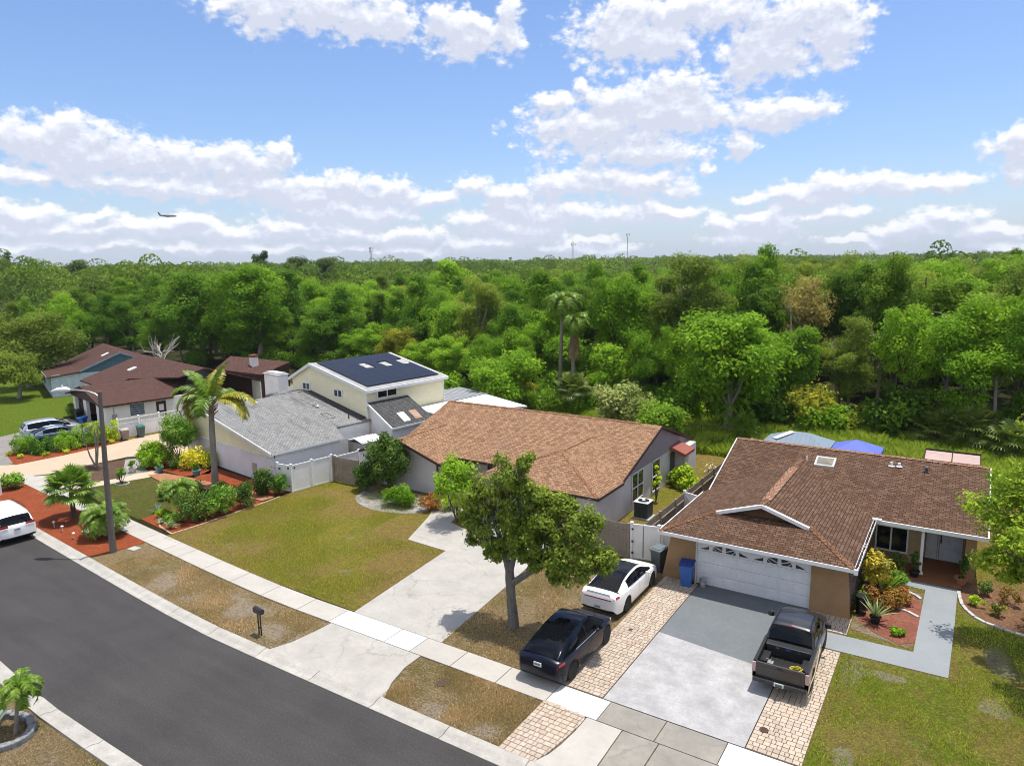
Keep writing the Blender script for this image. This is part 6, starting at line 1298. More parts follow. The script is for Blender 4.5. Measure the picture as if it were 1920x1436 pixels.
# -------- tree at the right edge, yellow-green
rngR = np.random.default_rng(5)
cl = []
for (x, y, z, r) in ((-.6, 0, 6.0, 1.2), (.6, .3, 7.0, 1.3), (-1.2, -.6, 4.9, 1.1), (-.3, -.8, 5.4, 1.0), (.8, -.5, 5.8, 1.2), (-1.1, -.9, 3.4, .8), (-.1, -1.2, 3.1, .9), (1.2, -.9, 3.5, 1.2), (1.9, .2, 6.0, 1.5), (2.4, -.5, 4.4, 1.4), (.2, .6, 7.9, .9), (1.6, 1.0, 7.4, 1.3), (0, -1.5, 4.3, .8), (1.2, -1.9, 4.6, 1.2), (.9, -2.8, 4.2, 1.1), (2.2, -3.2, 4.8, 1.3), (.5, -4.2, 4.9, .9), (1.2, -5.0, 5.4, 1.2), (2.4, -4.6, 5.6, 1.3), (-.2, -2.4, 4.6, .7), (2.6, -5.6, 4.8, 1.2)): cl.append((x, y, z, r))
special_tree('oak_tree', 'yellow green fine-leaved tree at the right edge over the brown roof', (3.35, 33.2, 0), [(x-.85, y, z, r_*1.2) for x, y, z, r_ in cl], 140, .16, leafmat('leaf_yellowgreen', (.048, .090, .012), (.10, .165, .018), (.175, .245, .03), .4), BARK_G,
    [([(0, 0, -.1), (.05, 0, 1.0), (0, 0, 2.2)], [.26, .22, .19])],
    [([(0, 0, 2.1), (-.3, -.2, 3.2), (-.6, -.3, 4.4), (-.9, -.4, 5.4)], [.13, .1, .07, .02]), ([(0, 0, 2.1), (.4, .1, 3.6), (.8, .3, 5.2), (1.0, .6, 7.0)], [.15, .12, .08, .02]), ([(0, 0, 2.0), (.8, -.6, 3.0), (1.4, -1.4, 3.7), (1.6, -2.2, 4.3)], [.12, .09, .06, .02]), ([(.4, .1, 3.4), (.1, .4, 5.2), (.2, .6, 6.4), (.2, .6, 7.6)], [.08, .06, .04, .02]), ([(0, 0, 2.1), (-.6, -.7, 2.6), (-1.0, -.9, 3.1), (-1.3, -1.0, 3.6)], [.06, .05, .03, .01])], 8, sub=9)
# -------- far left oak, dead white tree, pines
bo = make_tree('oak_tree', 'broad pale green oak at the far left beside the blue gabled house', 'tree', 15, 5.6, 7.2, 2.0, 95, 240, .24, 1.25, L_OAK, BARK_G, tr=.35, nl=16); bo.location = (-101, 42, 0); bo.scale = (1.1, 1.1, 1.12)
bo2 = make_tree('oak_tree', 'smaller oak in front of the blue wall at the far left lawn', 'tree', 16, 3.6, 5.0, 1.2, 60, 220, .22, 1.0, L_OAK, BARK_G, tr=.22, nl=12); bo2.location = (-93.5, 37.5, 0)
bt = make_tree('shade_tree', 'huge round bright green tree behind the maroon-roofed house, left one', 'tree', 17, 5.6, 12.0, 3.0, 110, 250, .32, 1.4, L_MID, BARK_G, tr=.35, nl=16); bt.location = (-101, 67, 0); bt.scale = (1.25, 1.25, 1.17)
bt = make_tree('shade_tree', 'huge round green tree behind the maroon-roofed house, right one', 'tree', 18, 5.4, 12.5, 2.4, 110, 250, .30, 1.4, L_BRIGHT, BARK_G, tr=.35, nl=16); bt.location = (-89, 68, 0); bt.scale = (1.25, 1.25, 1.13)
bt = make_tree('shade_tree', 'large bright green tree standing forward at the meadow edge', 'tree', 19, 4.4, 9.2, 1.0, 100, 260, .30, 1.3, L_BRIGHT, BARK_G, tr=.3, nl=16); bt.location = (-17.0, 60.0, 0); bt.scale = (1.15, 1.15, 1.22)
bt = make_tree('shade_tree', 'rounded bright tree just behind the ridge of the tan roof', 'tree', 20, 3.6, 6.0, .8, 80, 240, .28, 1.15, L_BRIGHT, BARK_G, tr=.25, nl=16); bt.location = (-38.5, 57.5, 0)
bt = make_tree('shade_tree', 'pale leaved small tree behind the right end of the tan roof', 'tree', 23, 2.6, 4.4, .6, 60, 200, .26, .9, leafmat('leaf_silver', (.06, .09, .03), (.13, .17, .06), (.24, .27, .12), .3), BARK_G, tr=.18, nl=12); bt.location = (-24.2, 55.2, 0)
bt = make_tree('shade_tree', 'dark small tree behind the red awning', 'tree', 24, 2.2, 3.6, .8, 50, 200, .24, .85, L_MID, BARK_G, tr=.15, nl=12); bt.location = (-19.0, 51.5, 0)
bt = make_tree('tall_oak', 'tall grey green oak with bare pale trunk rising above the wood', 'tree', 25, 4.4, 7.6, 8.0, 75, 240, .24, 1.05, L_OAK, BARK_G, tr=.28, nl=18, lean=.2, droop=.5); bt.location = (-23.5, 66.5, 0)
for i, (x, y, s_, lb) in enumerate(((-29.8, 64.5, 1.0, 'low leafy tree filling the gap right of the two slender palms'), (-33.5, 68.5, 1.15, 'low leafy tree directly behind the two slender palms'), (-37.5, 67.5, 1.0, 'low leafy tree left of the two slender palms'), (-28.0, 70.5, 1.25, 'darker leafy tree behind the gap right of the two slender palms'))):
    bt = make_tree('shade_tree', lb, 'tree', 700+i, 3.4*s_, 6.2*s_, .3, 64, 240, .26, 1.1, (L_BRIGHT, L_MID, L_BRIGHT, L_DARK)[i], BARK_G, tr=.2, nl=12); bt.location = (x, y, 0)
dead = thing('dead_tree', 'bleached leafless tree with spreading limbs at the left', 'tree', (-92, 54.5, 0)); rng = np.random.default_rng(4); mb = MB(); mb.tube([(0, 0, 0), (.3, 0, 1.6), (0, 0, 3)], [.3, .25, .2], 8)
for k in range(11):
    a = k*2.4; e = rng.uniform(.35, 1.2); d = np.array([math.cos(a)*math.cos(e), math.sin(a)*math.cos(e), math.sin(e)]); p0 = np.array([0, 0, rng.uniform(1.6, 3)]); p1 = p0+d*1.5; p2 = p1+unit(d+rng.normal(size=3)*.4)*1.4; p3 = p2+unit(d+rng.normal(size=3)*.5)*1.2
    mb.tube([tuple(q) for q in (p0, p1, p2, p3)], [.12, .09, .06, .02], 6)
    for _ in range(3): q = p2+unit(d+rng.normal(size=3)*.8)*.9; mb.tube([tuple(p1), tuple((p1+q)/2), tuple(q)], [.05, .035, .012], 5)
mb.build('branches', BARK_W, dead, smooth=True)
snag = []
for i, (x, y, h, lb) in enumerate(((2.2, 66.5, 9, 'pale leaning dead trunk in the wood over the cabbage palms'), (-1.5, 68.5, 10.5, 'thin pale dead trunk in the wood over the pink pergola roof'), (-6.5, 69.5, 9.5, 'slim grey dead trunk in the wood over the blue canopy'), (-9.5, 69, 8, 'short grey dead trunk in the wood left of the blue canopy'), (-13.2, 70, 11, 'forked pale dead tree in the wood over the metal gazebo'), (-27, 69, 12.5, 'twisted bare grey limbs standing above the wood right of the tall palms'))):
    t = thing('dead_tree', lb, 'tree', (x, y, 0), group='dead trees in the wood'); rng = np.random.default_rng(600+i); mb = MB(); lx, ly = rng.normal(size=2)*.5
    mb.tube([(0, 0, -.1), (lx*.4, ly*.4, h*.35), (lx, ly, h*.7), (lx*1.3, ly, h)], [.17, .14, .10, .03], 7)
    for k in range(7):
        z = h*rng.uniform(.4, .92); a = rng.uniform(0, 6.28); f = z/h; p0 = np.array([lx*f*1.2, ly*f, z]); d = np.array([math.cos(a), math.sin(a), rng.uniform(.3, 1)]); p1 = p0+d*rng.uniform(.5, 1.1); p2 = p1+unit(d+rng.normal(size=3)*.5)*.8; mb.tube([tuple(p0), tuple(p1), tuple(p2)], [.06, .04, .012], 5)
    mb.build('trunk', bark('bark_snag', (.36, .33, .29), 6), t, smooth=True)
PN = leafmat('leaf_pine', (.018, .036, .012), (.035, .065, .02), (.06, .09, .03), .15)
for i, (x, y, h, R, lb) in enumerate(((-236, 96, 20.5, 1.6, 'tall thin pine at the far left horizon, leftmost'), (-228, 99, 18.5, 1.3, 'tall thin pine at the far left horizon, right of the tallest'), (-205, 100, 17.5, 3.6, 'dark umbrella shaped tree on the far left horizon'), (-187, 146, 19.0, 2.6, 'dark pine crown above the shade trees, left of three'), (-176, 148, 19.5, 4.2, 'dark pine crown above the shade trees, middle of three'), (-163, 150, 19.0, 3.6, 'dark pine crown above the shade trees, right of three'), (-78.5, 102, 17.0, 3.0, 'bright green tree top standing highest near the short mast'))):
    t = make_tree('pine_tree' if i < 6 else 'forest_tree', lb, 'tree', 200+i, R, h*.38 if i > 1 and i < 6 else h*.55, h*.62 if i > 1 and i < 6 else h*.45, 34, 110, .45, R*.42, PN if i < 6 else L_BRIGHT, BARK_D, tr=.25, nl=12, flat=.55); t.location = (x, y, 0)

# ---------------------------------------------------------------- vehicles (local x = forward, y = left)
def carpaint(name, c, metal=0, rough=.28): return plain(name, c, rough, metal, .4, .55, dirt=.03, sc=1.5)
RED_L = plain('tail_red', (.35, .012, .015), .15, 0, .6, .5, dirt=.03); TYRE = plain('tyre', (.018, .018, .019), .85, dirt=.15); TRIM = plain('car_trim', (.014, .014, .015), .5)
PLATE = plain('number_plate', (.70, .73, .74), .5, dirt=.05); PLATET = plain('plate_letters', (.06, .14, .12), .6); CHROME = plain('chrome', (.6, .6, .61), .15, 1, .5)
CGLASS = plain('car_glass', (.004, .005, .007), .05, 0, .22, 0, dirt=.02)
def curve(pts):
    X = np.array([p[0] for p in pts], float); Y = np.array([p[1] for p in pts], float)
    h = np.diff(X); d = np.diff(Y)/h; m = np.zeros(len(X)); m[0] = d[0]; m[-1] = d[-1]
    for i in range(1, len(X)-1): m[i] = 0 if d[i-1]*d[i] <= 0 else 2*d[i-1]*d[i]/(d[i-1]+d[i])
    def f(x):
        x = min(max(x, X[0]), X[-1]); i = min(len(h)-1, max(0, int(np.searchsorted(X, x)-1))); t = (x-X[i])/h[i]
        return (2*t**3-3*t*t+1)*Y[i]+(t**3-2*t*t+t)*h[i]*m[i]+(-2*t**3+3*t*t)*Y[i+1]+(t**3-t*t)*h[i]*m[i+1]
    return f
class Car:
    def __init__(s, L_, W, axr, axf, rw, Wc, zsc, ztc, zbc, groof, gw, gb=.90):
        s.L, s.W, s.ax, s.rw = L_, W, (axr, axf), rw; s.Wf, s.zs, s.zt, s.zb = curve(Wc), curve(zsc), curve(ztc), curve(zbc); s.zr = curve(groof); s.g0, s.g1 = groof[0][0], groof[-1][0]; s.gw = curve(gw); s.gb = gb
    def body(s, x):
        W = s.Wf(x); zs, zt, zb = s.zs(x), s.zt(x), s.zb(x); P = [(0, zb), (W*.66, zb), (W*.96, zb+.03), (W, zb+.30*(zs-zb)), (W*.992, zb+.60*(zs-zb)), (W*.985, zs-.13), (W*.955, zs-.03), (W*.90, zs), (W*.80, zs+.3*(zt-zs)), (W*.5, zs+.85*(zt-zs)), (0, zt)]
        arch = 0
        for a in s.ax:
            Ra = s.rw+.065; d = abs(x-a)
            if d < Ra: arch = max(arch, s.rw+math.sqrt(Ra*Ra-d*d)*1.0)
        if arch:
            P = [(y, z if i < 2 or z > arch else arch) for i, (y, z) in enumerate(P)]
        return P
    def green(s, x):
        W = s.Wf(x)*s.gb; zs = s.zs(x)-.02; zr = s.zr(x); wt = W*s.gw(x); zd = max(s.zt(x), zs)
        zr = max(zr, zd+.001); hh = zr-zs
        return [(W, zs), (W*.5+wt*.5+.03*min(1, hh*2), zs+.5*(hh-.05*hh)), (wt, zs+hh*.88), (wt*.93, zs+hh*.96), (wt*.55, zs+hh*.995), (0, zr+.012*min(1, hh*3))]
    def S(s, fn, x, v):
        P = fn(x); v = max(0, min(1, v))*(len(P)-1); i = min(len(P)-2, int(v)); t = v-i; return (x, P[i][0]*(1-t)+P[i+1][0]*t, P[i][1]*(1-t)+P[i+1][1]*t)
    def loft(s, mb, fn, xs, mi=0, caps=True, dark=None):
        rows = []
        for x in xs:
            P = fn(x); R = [(x, y, z) for y, z in P]; Lf = [(x, -y, z) for y, z in P[::-1]][1:]; full = R+Lf[:-1] if P[0][0] == 0 else R+Lf
            n = len(mb.v); mb.v += full; rows.append((n, len(full)))
        k = rows[0][1]; closed = fn(xs[0])[0][0] == 0
        for (a, _), (b, _) in zip(rows[:-1], rows[1:]):
            for j in range(k if closed else k-1):
                j2 = (j+1) % k; m_ = mi
                if dark is not None and (j <= 1 or j >= k-2): m_ = dark
                mb.f.append([a+j, b+j, b+j2, a+j2]); mb.m.append(m_); mb.t.append(.5)
        if caps:
            a, b = rows[0][0], rows[-1][0]; mb.f.append([a+j for j in range(k)]); mb.m.append(mi); mb.t.append(.5); mb.f.append([b+j for j in reversed(range(k))]); mb.m.append(mi); mb.t.append(.5)
    def patch(s, mb, fn, x0, x1, v0, v1, off=.007, nx=14, nv=6, mi=0, both=True, xf=None):
        """panel that follows the surface, standing a few millimetres proud"""
        for sg in ((1, -1) if both else (1,)):
            n = len(mb.v)
            for i in range(nx+1):
                for j in range(nv+1):
                    v = v0+(v1-v0)*j/nv; x = x0+(x1-x0)*i/nx; x += xf(v) if xf else 0
                    p = Vector(s.S(fn, x, v)); px = Vector(s.S(fn, x+.02, v))-Vector(s.S(fn, x-.02, v)); pv = Vector(s.S(fn, x, min(1, v+.02)))-Vector(s.S(fn, x, max(0, v-.02)))
                    nn = px.cross(pv); nn = nn.normalized() if nn.length > 1e-9 else Vector((0, 0, 1)); q = p+nn*off if (nn.z > 0 or nn.y > 0) else p-nn*off
                    mb.v.append((q.x, q.y*sg, q.z))
            for i in range(nx):
                for j in range(nv):
                    a = n+i*(nv+1)+j; mb.f.append([a, a+nv+1, a+nv+2, a+1] if sg > 0 else [a+1, a+nv+2, a+nv+1, a]); mb.m.append(mi); mb.t.append(.5)
def wheels(root, car, rim, spokes=5, inset=.0):
    for a in car.ax:
        for sg in (1, -1):
            r = car.rw; yo = car.W/2-.02-inset; mb = MB(); y0, y1 = (yo-.22)*sg, yo*sg
            mb.tube([(a, y0, r), (a, y0+.03*sg, r), (a, y1-.03*sg, r), (a, y1, r), (a, y1-.012*sg, r), (a, y1-.075*sg, r)], [r*.9, r, r, r*.93, r*.72, r*.70], 22)
            w = mb.build('wheel', TYRE, root, smooth=True); mb = MB()
            mb.tube([(a, y1-.07*sg, r), (a, y1-.06*sg, r)], [r*.69, r*.69], 20, 1)
            for k in range(spokes):
                th = k*2*math.pi/spokes+.3; c, s_ = math.cos(th), math.sin(th); q = []
                for (rr, w_) in ((.08*r/.34, .045), (r*.70, .035)): q += [(rr, w_)]
                u = lambda rr, t_: (a+c*rr-s_*t_, y1-.012*sg, r+s_*rr+c*t_)
                mb.extr([u(.02, -.05), u(r*.70, -.035), u(r*.70, .035), u(.02, .05)], (0, -.035*sg, 0), 0)
            mb.tube([(a, y1-.02*sg, r), (a, y1-.008*sg, r)], [r*.20, r*.14], 10, 0)
            n0 = 20
            for k in range(n0):
                t0, t1 = k*6.2832/n0, (k+1)*6.2832/n0
                mb.extr([(a+math.cos(t)*rr, y1-.008*sg, r+math.sin(t)*rr) for rr, t in ((r*.66, t0), (r*.73, t0), (r*.73, t1), (r*.66, t1))], (0, -.04*sg, 0), 0)
            mb.build('rim', [rim, TRIM], w)
def make_car(name, label, cat, loc, rz, car, paint, rim, parts, group=None, dark=None, plate_z=.75, plate=True, lights=None, spokes=5):
    root = thing(name, label, cat, loc, rz, group); xs = []; L2 = car.L/2; x = -L2
    while x < L2-.001:
        xs.append(x); near = min(abs(abs(x-a)-(car.rw+.065)) for a in car.ax); x += .02 if x < -L2+.1 or x > L2-.12 else (.012 if near < .03 else .05)
    xs.append(L2)
    mb = MB(); car.loft(mb, car.body, xs, 0, dark=1); mb.build('body', [paint, TRIM], root, smooth=True)
    gx = list(np.linspace(car.g0, car.g1, 60)); mb = MB(); car.loft(mb, car.green, gx, 0, caps=True); mb.build('windows', CGLASS, root, smooth=True)
    for (nm, fn, x0, x1, v0, v1, mat, off) in parts:
        mb = MB(); car.patch(mb, car.green if fn == 'g' else car.body, x0, x1, v0, v1, off=off, nx=max(3, int(abs(x1-x0)/.07))); (mb.islands if 'light' in nm else mb.build)(nm, mat, root, smooth=True)
    wheels(root, car, rim, spokes)
    for sg in (1, -1):
        for xh in (car.seams[0]+.16, car.seams[1]+.16): mb = MB(); y = car.Wf(xh)*.985*sg; mb.box(xh, min(y-.01, y+.02), car.zs(xh)-.17, xh+.20, max(y-.01, y+.02), car.zs(xh)-.145); mb.build('door_handle', paint if 'white' in label else TRIM, root, bevel=.005)
    mb = MB(); car.patch(mb, car.green, car.seams[1]-.05, car.seams[1]+.03, .0, .36, off=.004, nx=1); mb.build('door_pillar', TRIM, root)
    mb = MB(); car.patch(mb, car.body, car.seams[0], car.seams[-1], .66, .69, off=.006, nx=20, nv=1); mb.build('window_trim', TRIM if 'white' in label else CHROME, root)
    mb = MB(); car.patch(mb, car.body, car.ax[0]+car.rw+.1, car.ax[1]-car.rw-.1, .18, .27, off=.006, nx=14, nv=2); mb.build('sill', TRIM, root)
    mb = MB()       # shut lines
    for xx in car.seams: car.patch(mb, car.body, xx-.006, xx+.006, .3, .66, off=.002, nx=1, nv=8)
    mb.build('door_seam', TRIM, root)
    mb = MB(); xb = -L2
    if plate:
        mb.box(xb-.022, -.155, plate_z, xb-.004, .155, plate_z+.15); p = mb.build('number_plate', PLATE, root); mb = MB(); random.seed(len(label))
        for k in range(6): y = -.11+k*.042; mb.box(xb-.026, y, plate_z+.04, xb-.022, y+.028, plate_z+.11)
        mb.build('plate_letters', PLATET, p)
    for sg in (1, -1):
        mb = MB(); xm = car.mir; W = car.Wf(xm)*.93; z = car.zs(xm)+.07; mb.lathe((0, 0, 0), [(.02, 0), (.08, .02), (.085, .09), (.03, .13)], 10, sx=.8, sy=1.25)
        o = mb.build('mirror', paint, root, smooth=True); o.location = (xm, sg*(W+.10), z-.05)
    return root
# dark blue electric crossover
c = Car(4.75, 1.92, -1.42, 1.47, .355, [(-2.375, .74), (-2.3, .83), (-2.0, .92), (-1.2, .96), (0, .955), (1.3, .95), (1.9, .89), (2.25, .76), (2.375, .60)],
        [(-2.375, .80), (-2.32, .95), (-2.1, 1.01), (-1.2, 1.02), (0, .98), (1.0, .93), (1.7, .86), (2.2, .74), (2.375, .58)],
        [(-2.375, .84), (-2.30, 1.05), (-2.1, 1.10), (-1.0, 1.08), (.8, 1.0), (1.5, .94), (2.1, .80), (2.375, .60)], [(-2.375, .42), (-2.25, .26), (-1.9, .20), (1.9, .20), (2.3, .25), (2.375, .34)],
        [(-2.16, 1.10), (-1.9, 1.24), (-1.4, 1.42), (-.7, 1.57), (-.1, 1.62), (.4, 1.58), (.9, 1.36), (1.45, 1.0)], [(-2.16, .86), (-1.2, .74), (0, .72), (.8, .76), (1.45, .88)])
c.seams = [-1.1, -.15, .85]; c.mir = .78
BLUE = plain('paint_midnight', (.002, .004, .015), .25, 0, .2, .2, dirt=.03)
tes = make_car('parked_car', 'dark blue crossover with black glass roof parked on the pavers nearest the street', 'car', (-12.02, 22.3, .045), rad(90.5), c, BLUE, plain('rim_dark', (.05, .05, .055), .35, .5),
    [('roof_rail', 'g', -2.15, 1.42, .34, .50, BLUE, .006), ('tail_light', 'b', -2.34, -1.98, .52, .60, RED_L, .006), ('headlight', 'b', 1.95, 2.3, .56, .66, plain('lamp_clear', (.5, .5, .5), .15), .006), ('bumper', 'b', -2.36, -2.0, .20, .34, TRIM, .005)])
# white saloon
c = Car(4.90, 1.86, -1.36, 1.48, .345, [(-2.45, .72), (-2.38, .82), (-2.1, .90), (-1.3, .93), (0, .925), (1.4, .92), (2.0, .87), (2.33, .74), (2.45, .56)],
        [(-2.45, .82), (-2.40, .98), (-2.2, 1.02), (-1.3, .98), (0, .93), (1.1, .90), (1.8, .83), (2.3, .68), (2.45, .54)],
        [(-2.45, .86), (-2.36, 1.07), (-2.1, 1.07), (-1.5, 1.06), (.8, .98), (1.6, .92), (2.2, .76), (2.45, .56)], [(-2.45, .40), (-2.3, .24), (-1.9, .18), (1.9, .18), (2.35, .24), (2.45, .32)],
        [(-1.98, 1.06), (-1.6, 1.18), (-1.1, 1.33), (-.5, 1.43), (.1, 1.45), (.5, 1.38), (.95, 1.17), (1.4, .97)], [(-1.98, .90), (-1.1, .76), (0, .73), (.7, .78), (1.4, .90)])
c.seams = [-1.05, -.1, .95]; c.mir = .72
PW = carpaint('paint_white', (.80, .81, .82))
son = make_car('parked_car', 'white fastback saloon with dark glass roof parked nose-in by the white gate', 'car', (-12.36, 27.95, .045), rad(90), c, PW, plain('rim_silver', (.30, .30, .31), .3, .7),
    [('roof_rail', 'g', -1.96, 1.38, .36, .56, PW, .006), ('quarter_pillar', 'g', -1.96, -1.15, .0, .40, PW, .007), ('tail_light', 'b', -2.42, -2.12, .55, .68, RED_L, .006), ('bumper', 'b', -2.43, -2.1, .20, .30, TRIM, .005), ('roof_seam', 'g', -.62, -.60, .62, 1, plain('seam_grey', (.05, .05, .05), .5), .006)], plate_z=.42, spokes=10)
mb = MB(); mb.box(-2.462, -.62, .84, -2.452, .62, .885); mb.build('light_bar', RED_L, son)
mb = MB(); mb.box(-2.385, -.55, 1.075, -2.30, .55, 1.095); mb.build('spoiler', PW, son, bevel=.006)
# white people carrier on the street
c = Car(5.15, 2.0, -1.5, 1.58, .36, [(-2.575, .80), (-2.5, .92), (-2.2, .985), (-1.2, 1.0), (0, 1.0), (1.5, .98), (2.1, .91), (2.45, .76), (2.575, .60)],
        [(-2.575, .90), (-2.52, 1.06), (-2.3, 1.10), (-1.0, 1.08), (.4, 1.04), (1.3, 1.02), (2.0, .93), (2.45, .74), (2.575, .6)],
        [(-2.575, .92), (-2.50, 1.10), (-2.3, 1.14), (-1.0, 1.14), (1.0, 1.10), (1.7, 1.05), (2.2, .88), (2.575, .62)], [(-2.575, .42), (-2.4, .25), (-2, .2), (2.0, .2), (2.5, .26), (2.575, .34)],
        [(-2.50, 1.12), (-2.40, 1.32), (-2.25, 1.58), (-2.05, 1.70), (-1.4, 1.76), (-.2, 1.78), (.5, 1.73), (1.1, 1.44), (1.75, 1.06)], [(-2.50, .90), (-2.2, .80), (-1, .80), (0, .80), (1, .82), (1.75, .92)])
c.seams = [-1.35, -.2, .95]; c.mir = .95
van = make_car('parked_van', 'white minivan parked on the street by the red mulch', 'van', (-45.95, 16.70, .005), rad(174.8), c, PW, plain('rim_silver2', (.3, .3, .31), .3, .7),
    [('roof', 'g', -2.28, .55, .48, 1, PW, .007), ('roof_side', 'g', -2.3, 1.2, .36, .5, PW, .006), ('rear_pillar', 'g', -2.46, -2.2, .0, .45, PW, .008), ('middle_pillar', 'g', -1.3, -1.22, 0, .38, TRIM, .006), ('tail_light', 'b', -2.54, -2.25, .56, .70, RED_L, .008), ('bumper', 'b', -2.54, -2.2, .14, .24, TRIM, .005)])
mb = MB()
for sg in (1, -1): mb.tube([(-1.9, sg*.70, 1.80), (-1.7, sg*.70, 1.83), (.1, sg*.70, 1.84), (.3, sg*.70, 1.80)], .022, 6)
mb.build('roof_rack', TRIM, van)
for sg in (1, -1):
    mb = MB(); mb.box(-2.595, sg*.42 if sg > 0 else -.86, 1.0, -2.57, .86 if sg > 0 else -.42, 1.12); mb.build('tail_light', RED_L, van, bevel=.01)
# silver hatch SUV and blue-grey sedan on the grey driveway
c = Car(4.6, 1.85, -1.35, 1.38, .35, [(-2.3, .76), (-2.22, .86), (-1.9, .92), (0, .925), (1.4, .91), (2.0, .84), (2.3, .60)], [(-2.3, .92), (-2.22, 1.05), (-1, 1.06), (.6, 1.02), (1.4, .96), (2.1, .8), (2.3, .6)],
        [(-2.3, .95), (-2.2, 1.10), (-1, 1.12), (1.0, 1.08), (1.7, 1.0), (2.2, .84), (2.3, .62)], [(-2.3, .42), (-2.1, .25), (1.9, .22), (2.3, .34)], [(-2.22, 1.1), (-2.05, 1.4), (-1.8, 1.58), (-1.1, 1.66), (-.1, 1.68), (.4, 1.6), (.9, 1.35), (1.4, 1.06)], [(-2.22, .88), (-1.8, .8), (0, .79), (1.4, .9)])
c.seams = [-1.1, -.15, .85]; c.mir = .75; SILV = carpaint('paint_silver', (.42, .47, .54), .5)
make_car('parked_car', 'silver hatchback SUV on the far grey driveway beside the lawn', 'car', (-69.0, 29.9, .03), rad(76), c, SILV, plain('rim_silver3', (.3, .3, .31), .3, .7), [('roof', 'g', -1.95, .35, .5, 1, SILV, .007), ('rear_pillar', 'g', -2.2, -1.85, 0, .45, SILV, .007), ('roof_side', 'g', -2.1, 1.1, .38, .5, SILV, .006), ('tail_light', 'b', -2.27, -2.0, .56, .7, RED_L, .006)])
c = Car(4.7, 1.82, -1.35, 1.4, .33, [(-2.35, .70), (-2.25, .84), (-1.9, .90), (0, .91), (1.4, .90), (2.1, .82), (2.35, .58)], [(-2.35, .8), (-2.25, .95), (-1, .96), (.6, .94), (1.4, .88), (2.1, .74), (2.35, .56)],
        [(-2.35, .84), (-2.2, 1.04), (-1.5, 1.04), (1.0, .98), (1.7, .92), (2.2, .76), (2.35, .58)], [(-2.35, .4), (-2.1, .22), (1.9, .2), (2.35, .32)], [(-1.85, 1.04), (-1.4, 1.22), (-.8, 1.41), (-.1, 1.44), (.4, 1.38), (.9, 1.15), (1.35, .96)], [(-1.85, .9), (-1, .78), (0, .76), (1.35, .9)])
c.seams = [-1.0, -.1, .85]; c.mir = .7; SLATE = carpaint('paint_slate', (.12, .17, .235), .5)
make_car('parked_car', 'blue grey sedan on the far driveway half hidden by clipped bushes', 'car', (-66.6, 29.3, .03), rad(78), c, SLATE, plain('rim_silver4', (.3, .3, .31), .3, .7), [('roof', 'g', -.95, .4, .45, 1, SLATE, .007), ('rear_pillar', 'g', -1.8, -1.2, 0, .45, SLATE, .007), ('roof_side', 'g', -1.8, 1.1, .36, .5, SLATE, .006), ('tail_light', 'b', -2.3, -2.0, .55, .68, RED_L, .006)])
# pickup with open bed
GR = carpaint('paint_graphite', (.016, .017, .021), .1, .32); GRB = carpaint('paint_taupe', (.048, .043, .040), .4, .38)
c = Car(5.25, 1.86, -1.62, 1.58, .385, [(-2.625, .87), (-2.55, .90), (-1.5, .93), (0, .93), (1.6, .92), (2.2, .86), (2.5, .76), (2.625, .6)], [(-2.625, 1.12), (-.7, 1.12), (-.55, 1.12), (.8, 1.10), (1.3, 1.09), (2.1, 1.0), (2.5, .86), (2.625, .7)],
        [(-2.625, 1.13), (-.7, 1.13), (.8, 1.13), (1.4, 1.16), (2.1, 1.08), (2.5, .92), (2.625, .72)], [(-2.625, .50), (-2.4, .45), (2.2, .40), (2.625, .45)],
        [(-.86, 1.13), (-.80, 1.3), (-.70, 1.62), (-.58, 1.72), (0, 1.77), (.55, 1.73), (.78, 1.66), (1.15, 1.40), (1.52, 1.13)], [(-.86, .92), (-.6, .82), (.5, .80), (1.52, .90)])
tr = thing('pickup_truck', 'dark grey pickup with open bed parked tail to the street on the painted drive', 'truck', (-4.62, 26.28, .04), rad(91.5))
class Bed(Car): pass
mb = MB(); xs = [-.62+.05*i for i in range(62)]; xs = [x for x in xs if x < 2.5]+[2.52, 2.56, 2.59, 2.61, 2.625]
c.loft(mb, c.body, xs, 0, dark=1); mb.build('cab_body', [GR, TRIM], tr, smooth=True)
mb = MB()           # bed: two side walls with arches, floor, bulkhead
def side_sheet(y, t, mi):
    N = 60; x0, x1 = -2.56, -.62
    for i in range(N):
        a, b = x0+(x1-x0)*i/N, x0+(x1-x0)*(i+1)/N
        def lo(x):
            d = abs(x+1.62); R = .45; return max(.50, .385+math.sqrt(R*R-d*d)) if d < R else .50
        s_ = 1 if y > 0 else -1
        mb.poly([(a, y, lo(a)), (b, y, lo(b)), (b, y+.0, 1.08), (a, y+.0, 1.08)][::s_*-1], mi, .5)
        mb.poly([(a, y, 1.08), (b, y, 1.08), (b, y-.03*s_, 1.13), (a, y-.03*s_, 1.13)][::s_*-1], mi, .5)
        mb.poly([(a, y-.03*s_, 1.13), (b, y-.03*s_, 1.13), (b, y-.13*s_, 1.13), (a, y-.13*s_, 1.13)][::s_*-1], 1, .5)
        mb.poly([(a, y-.13*s_, 1.13), (b, y-.13*s_, 1.13), (b, y-.13*s_, .66), (a, y-.13*s_, .66)][::s_*-1], 1, .5)
        mb.poly([(a, y, lo(a)), (a, y-.25*s_, lo(a)), (b, y-.25*s_, lo(b)), (b, y, lo(b))][::s_*-1], 1, .5)
for y in (.925, -.925): side_sheet(y, .1, 0)
mb.box(-2.54, -.80, .62, -.64, .80, .66, 1); mb.box(-.70, -.80, .66, -.63, .80, 1.13, 1)
for sg in (1, -1): mb.box(-2.0, min(sg*.55, sg*.8), .66, -1.25, max(sg*.55, sg*.8), .86, 1)
for k in range(9): mb.box(-2.5, -.72+k*.17, .66, -1.15, -.66+k*.17, .675, 1)
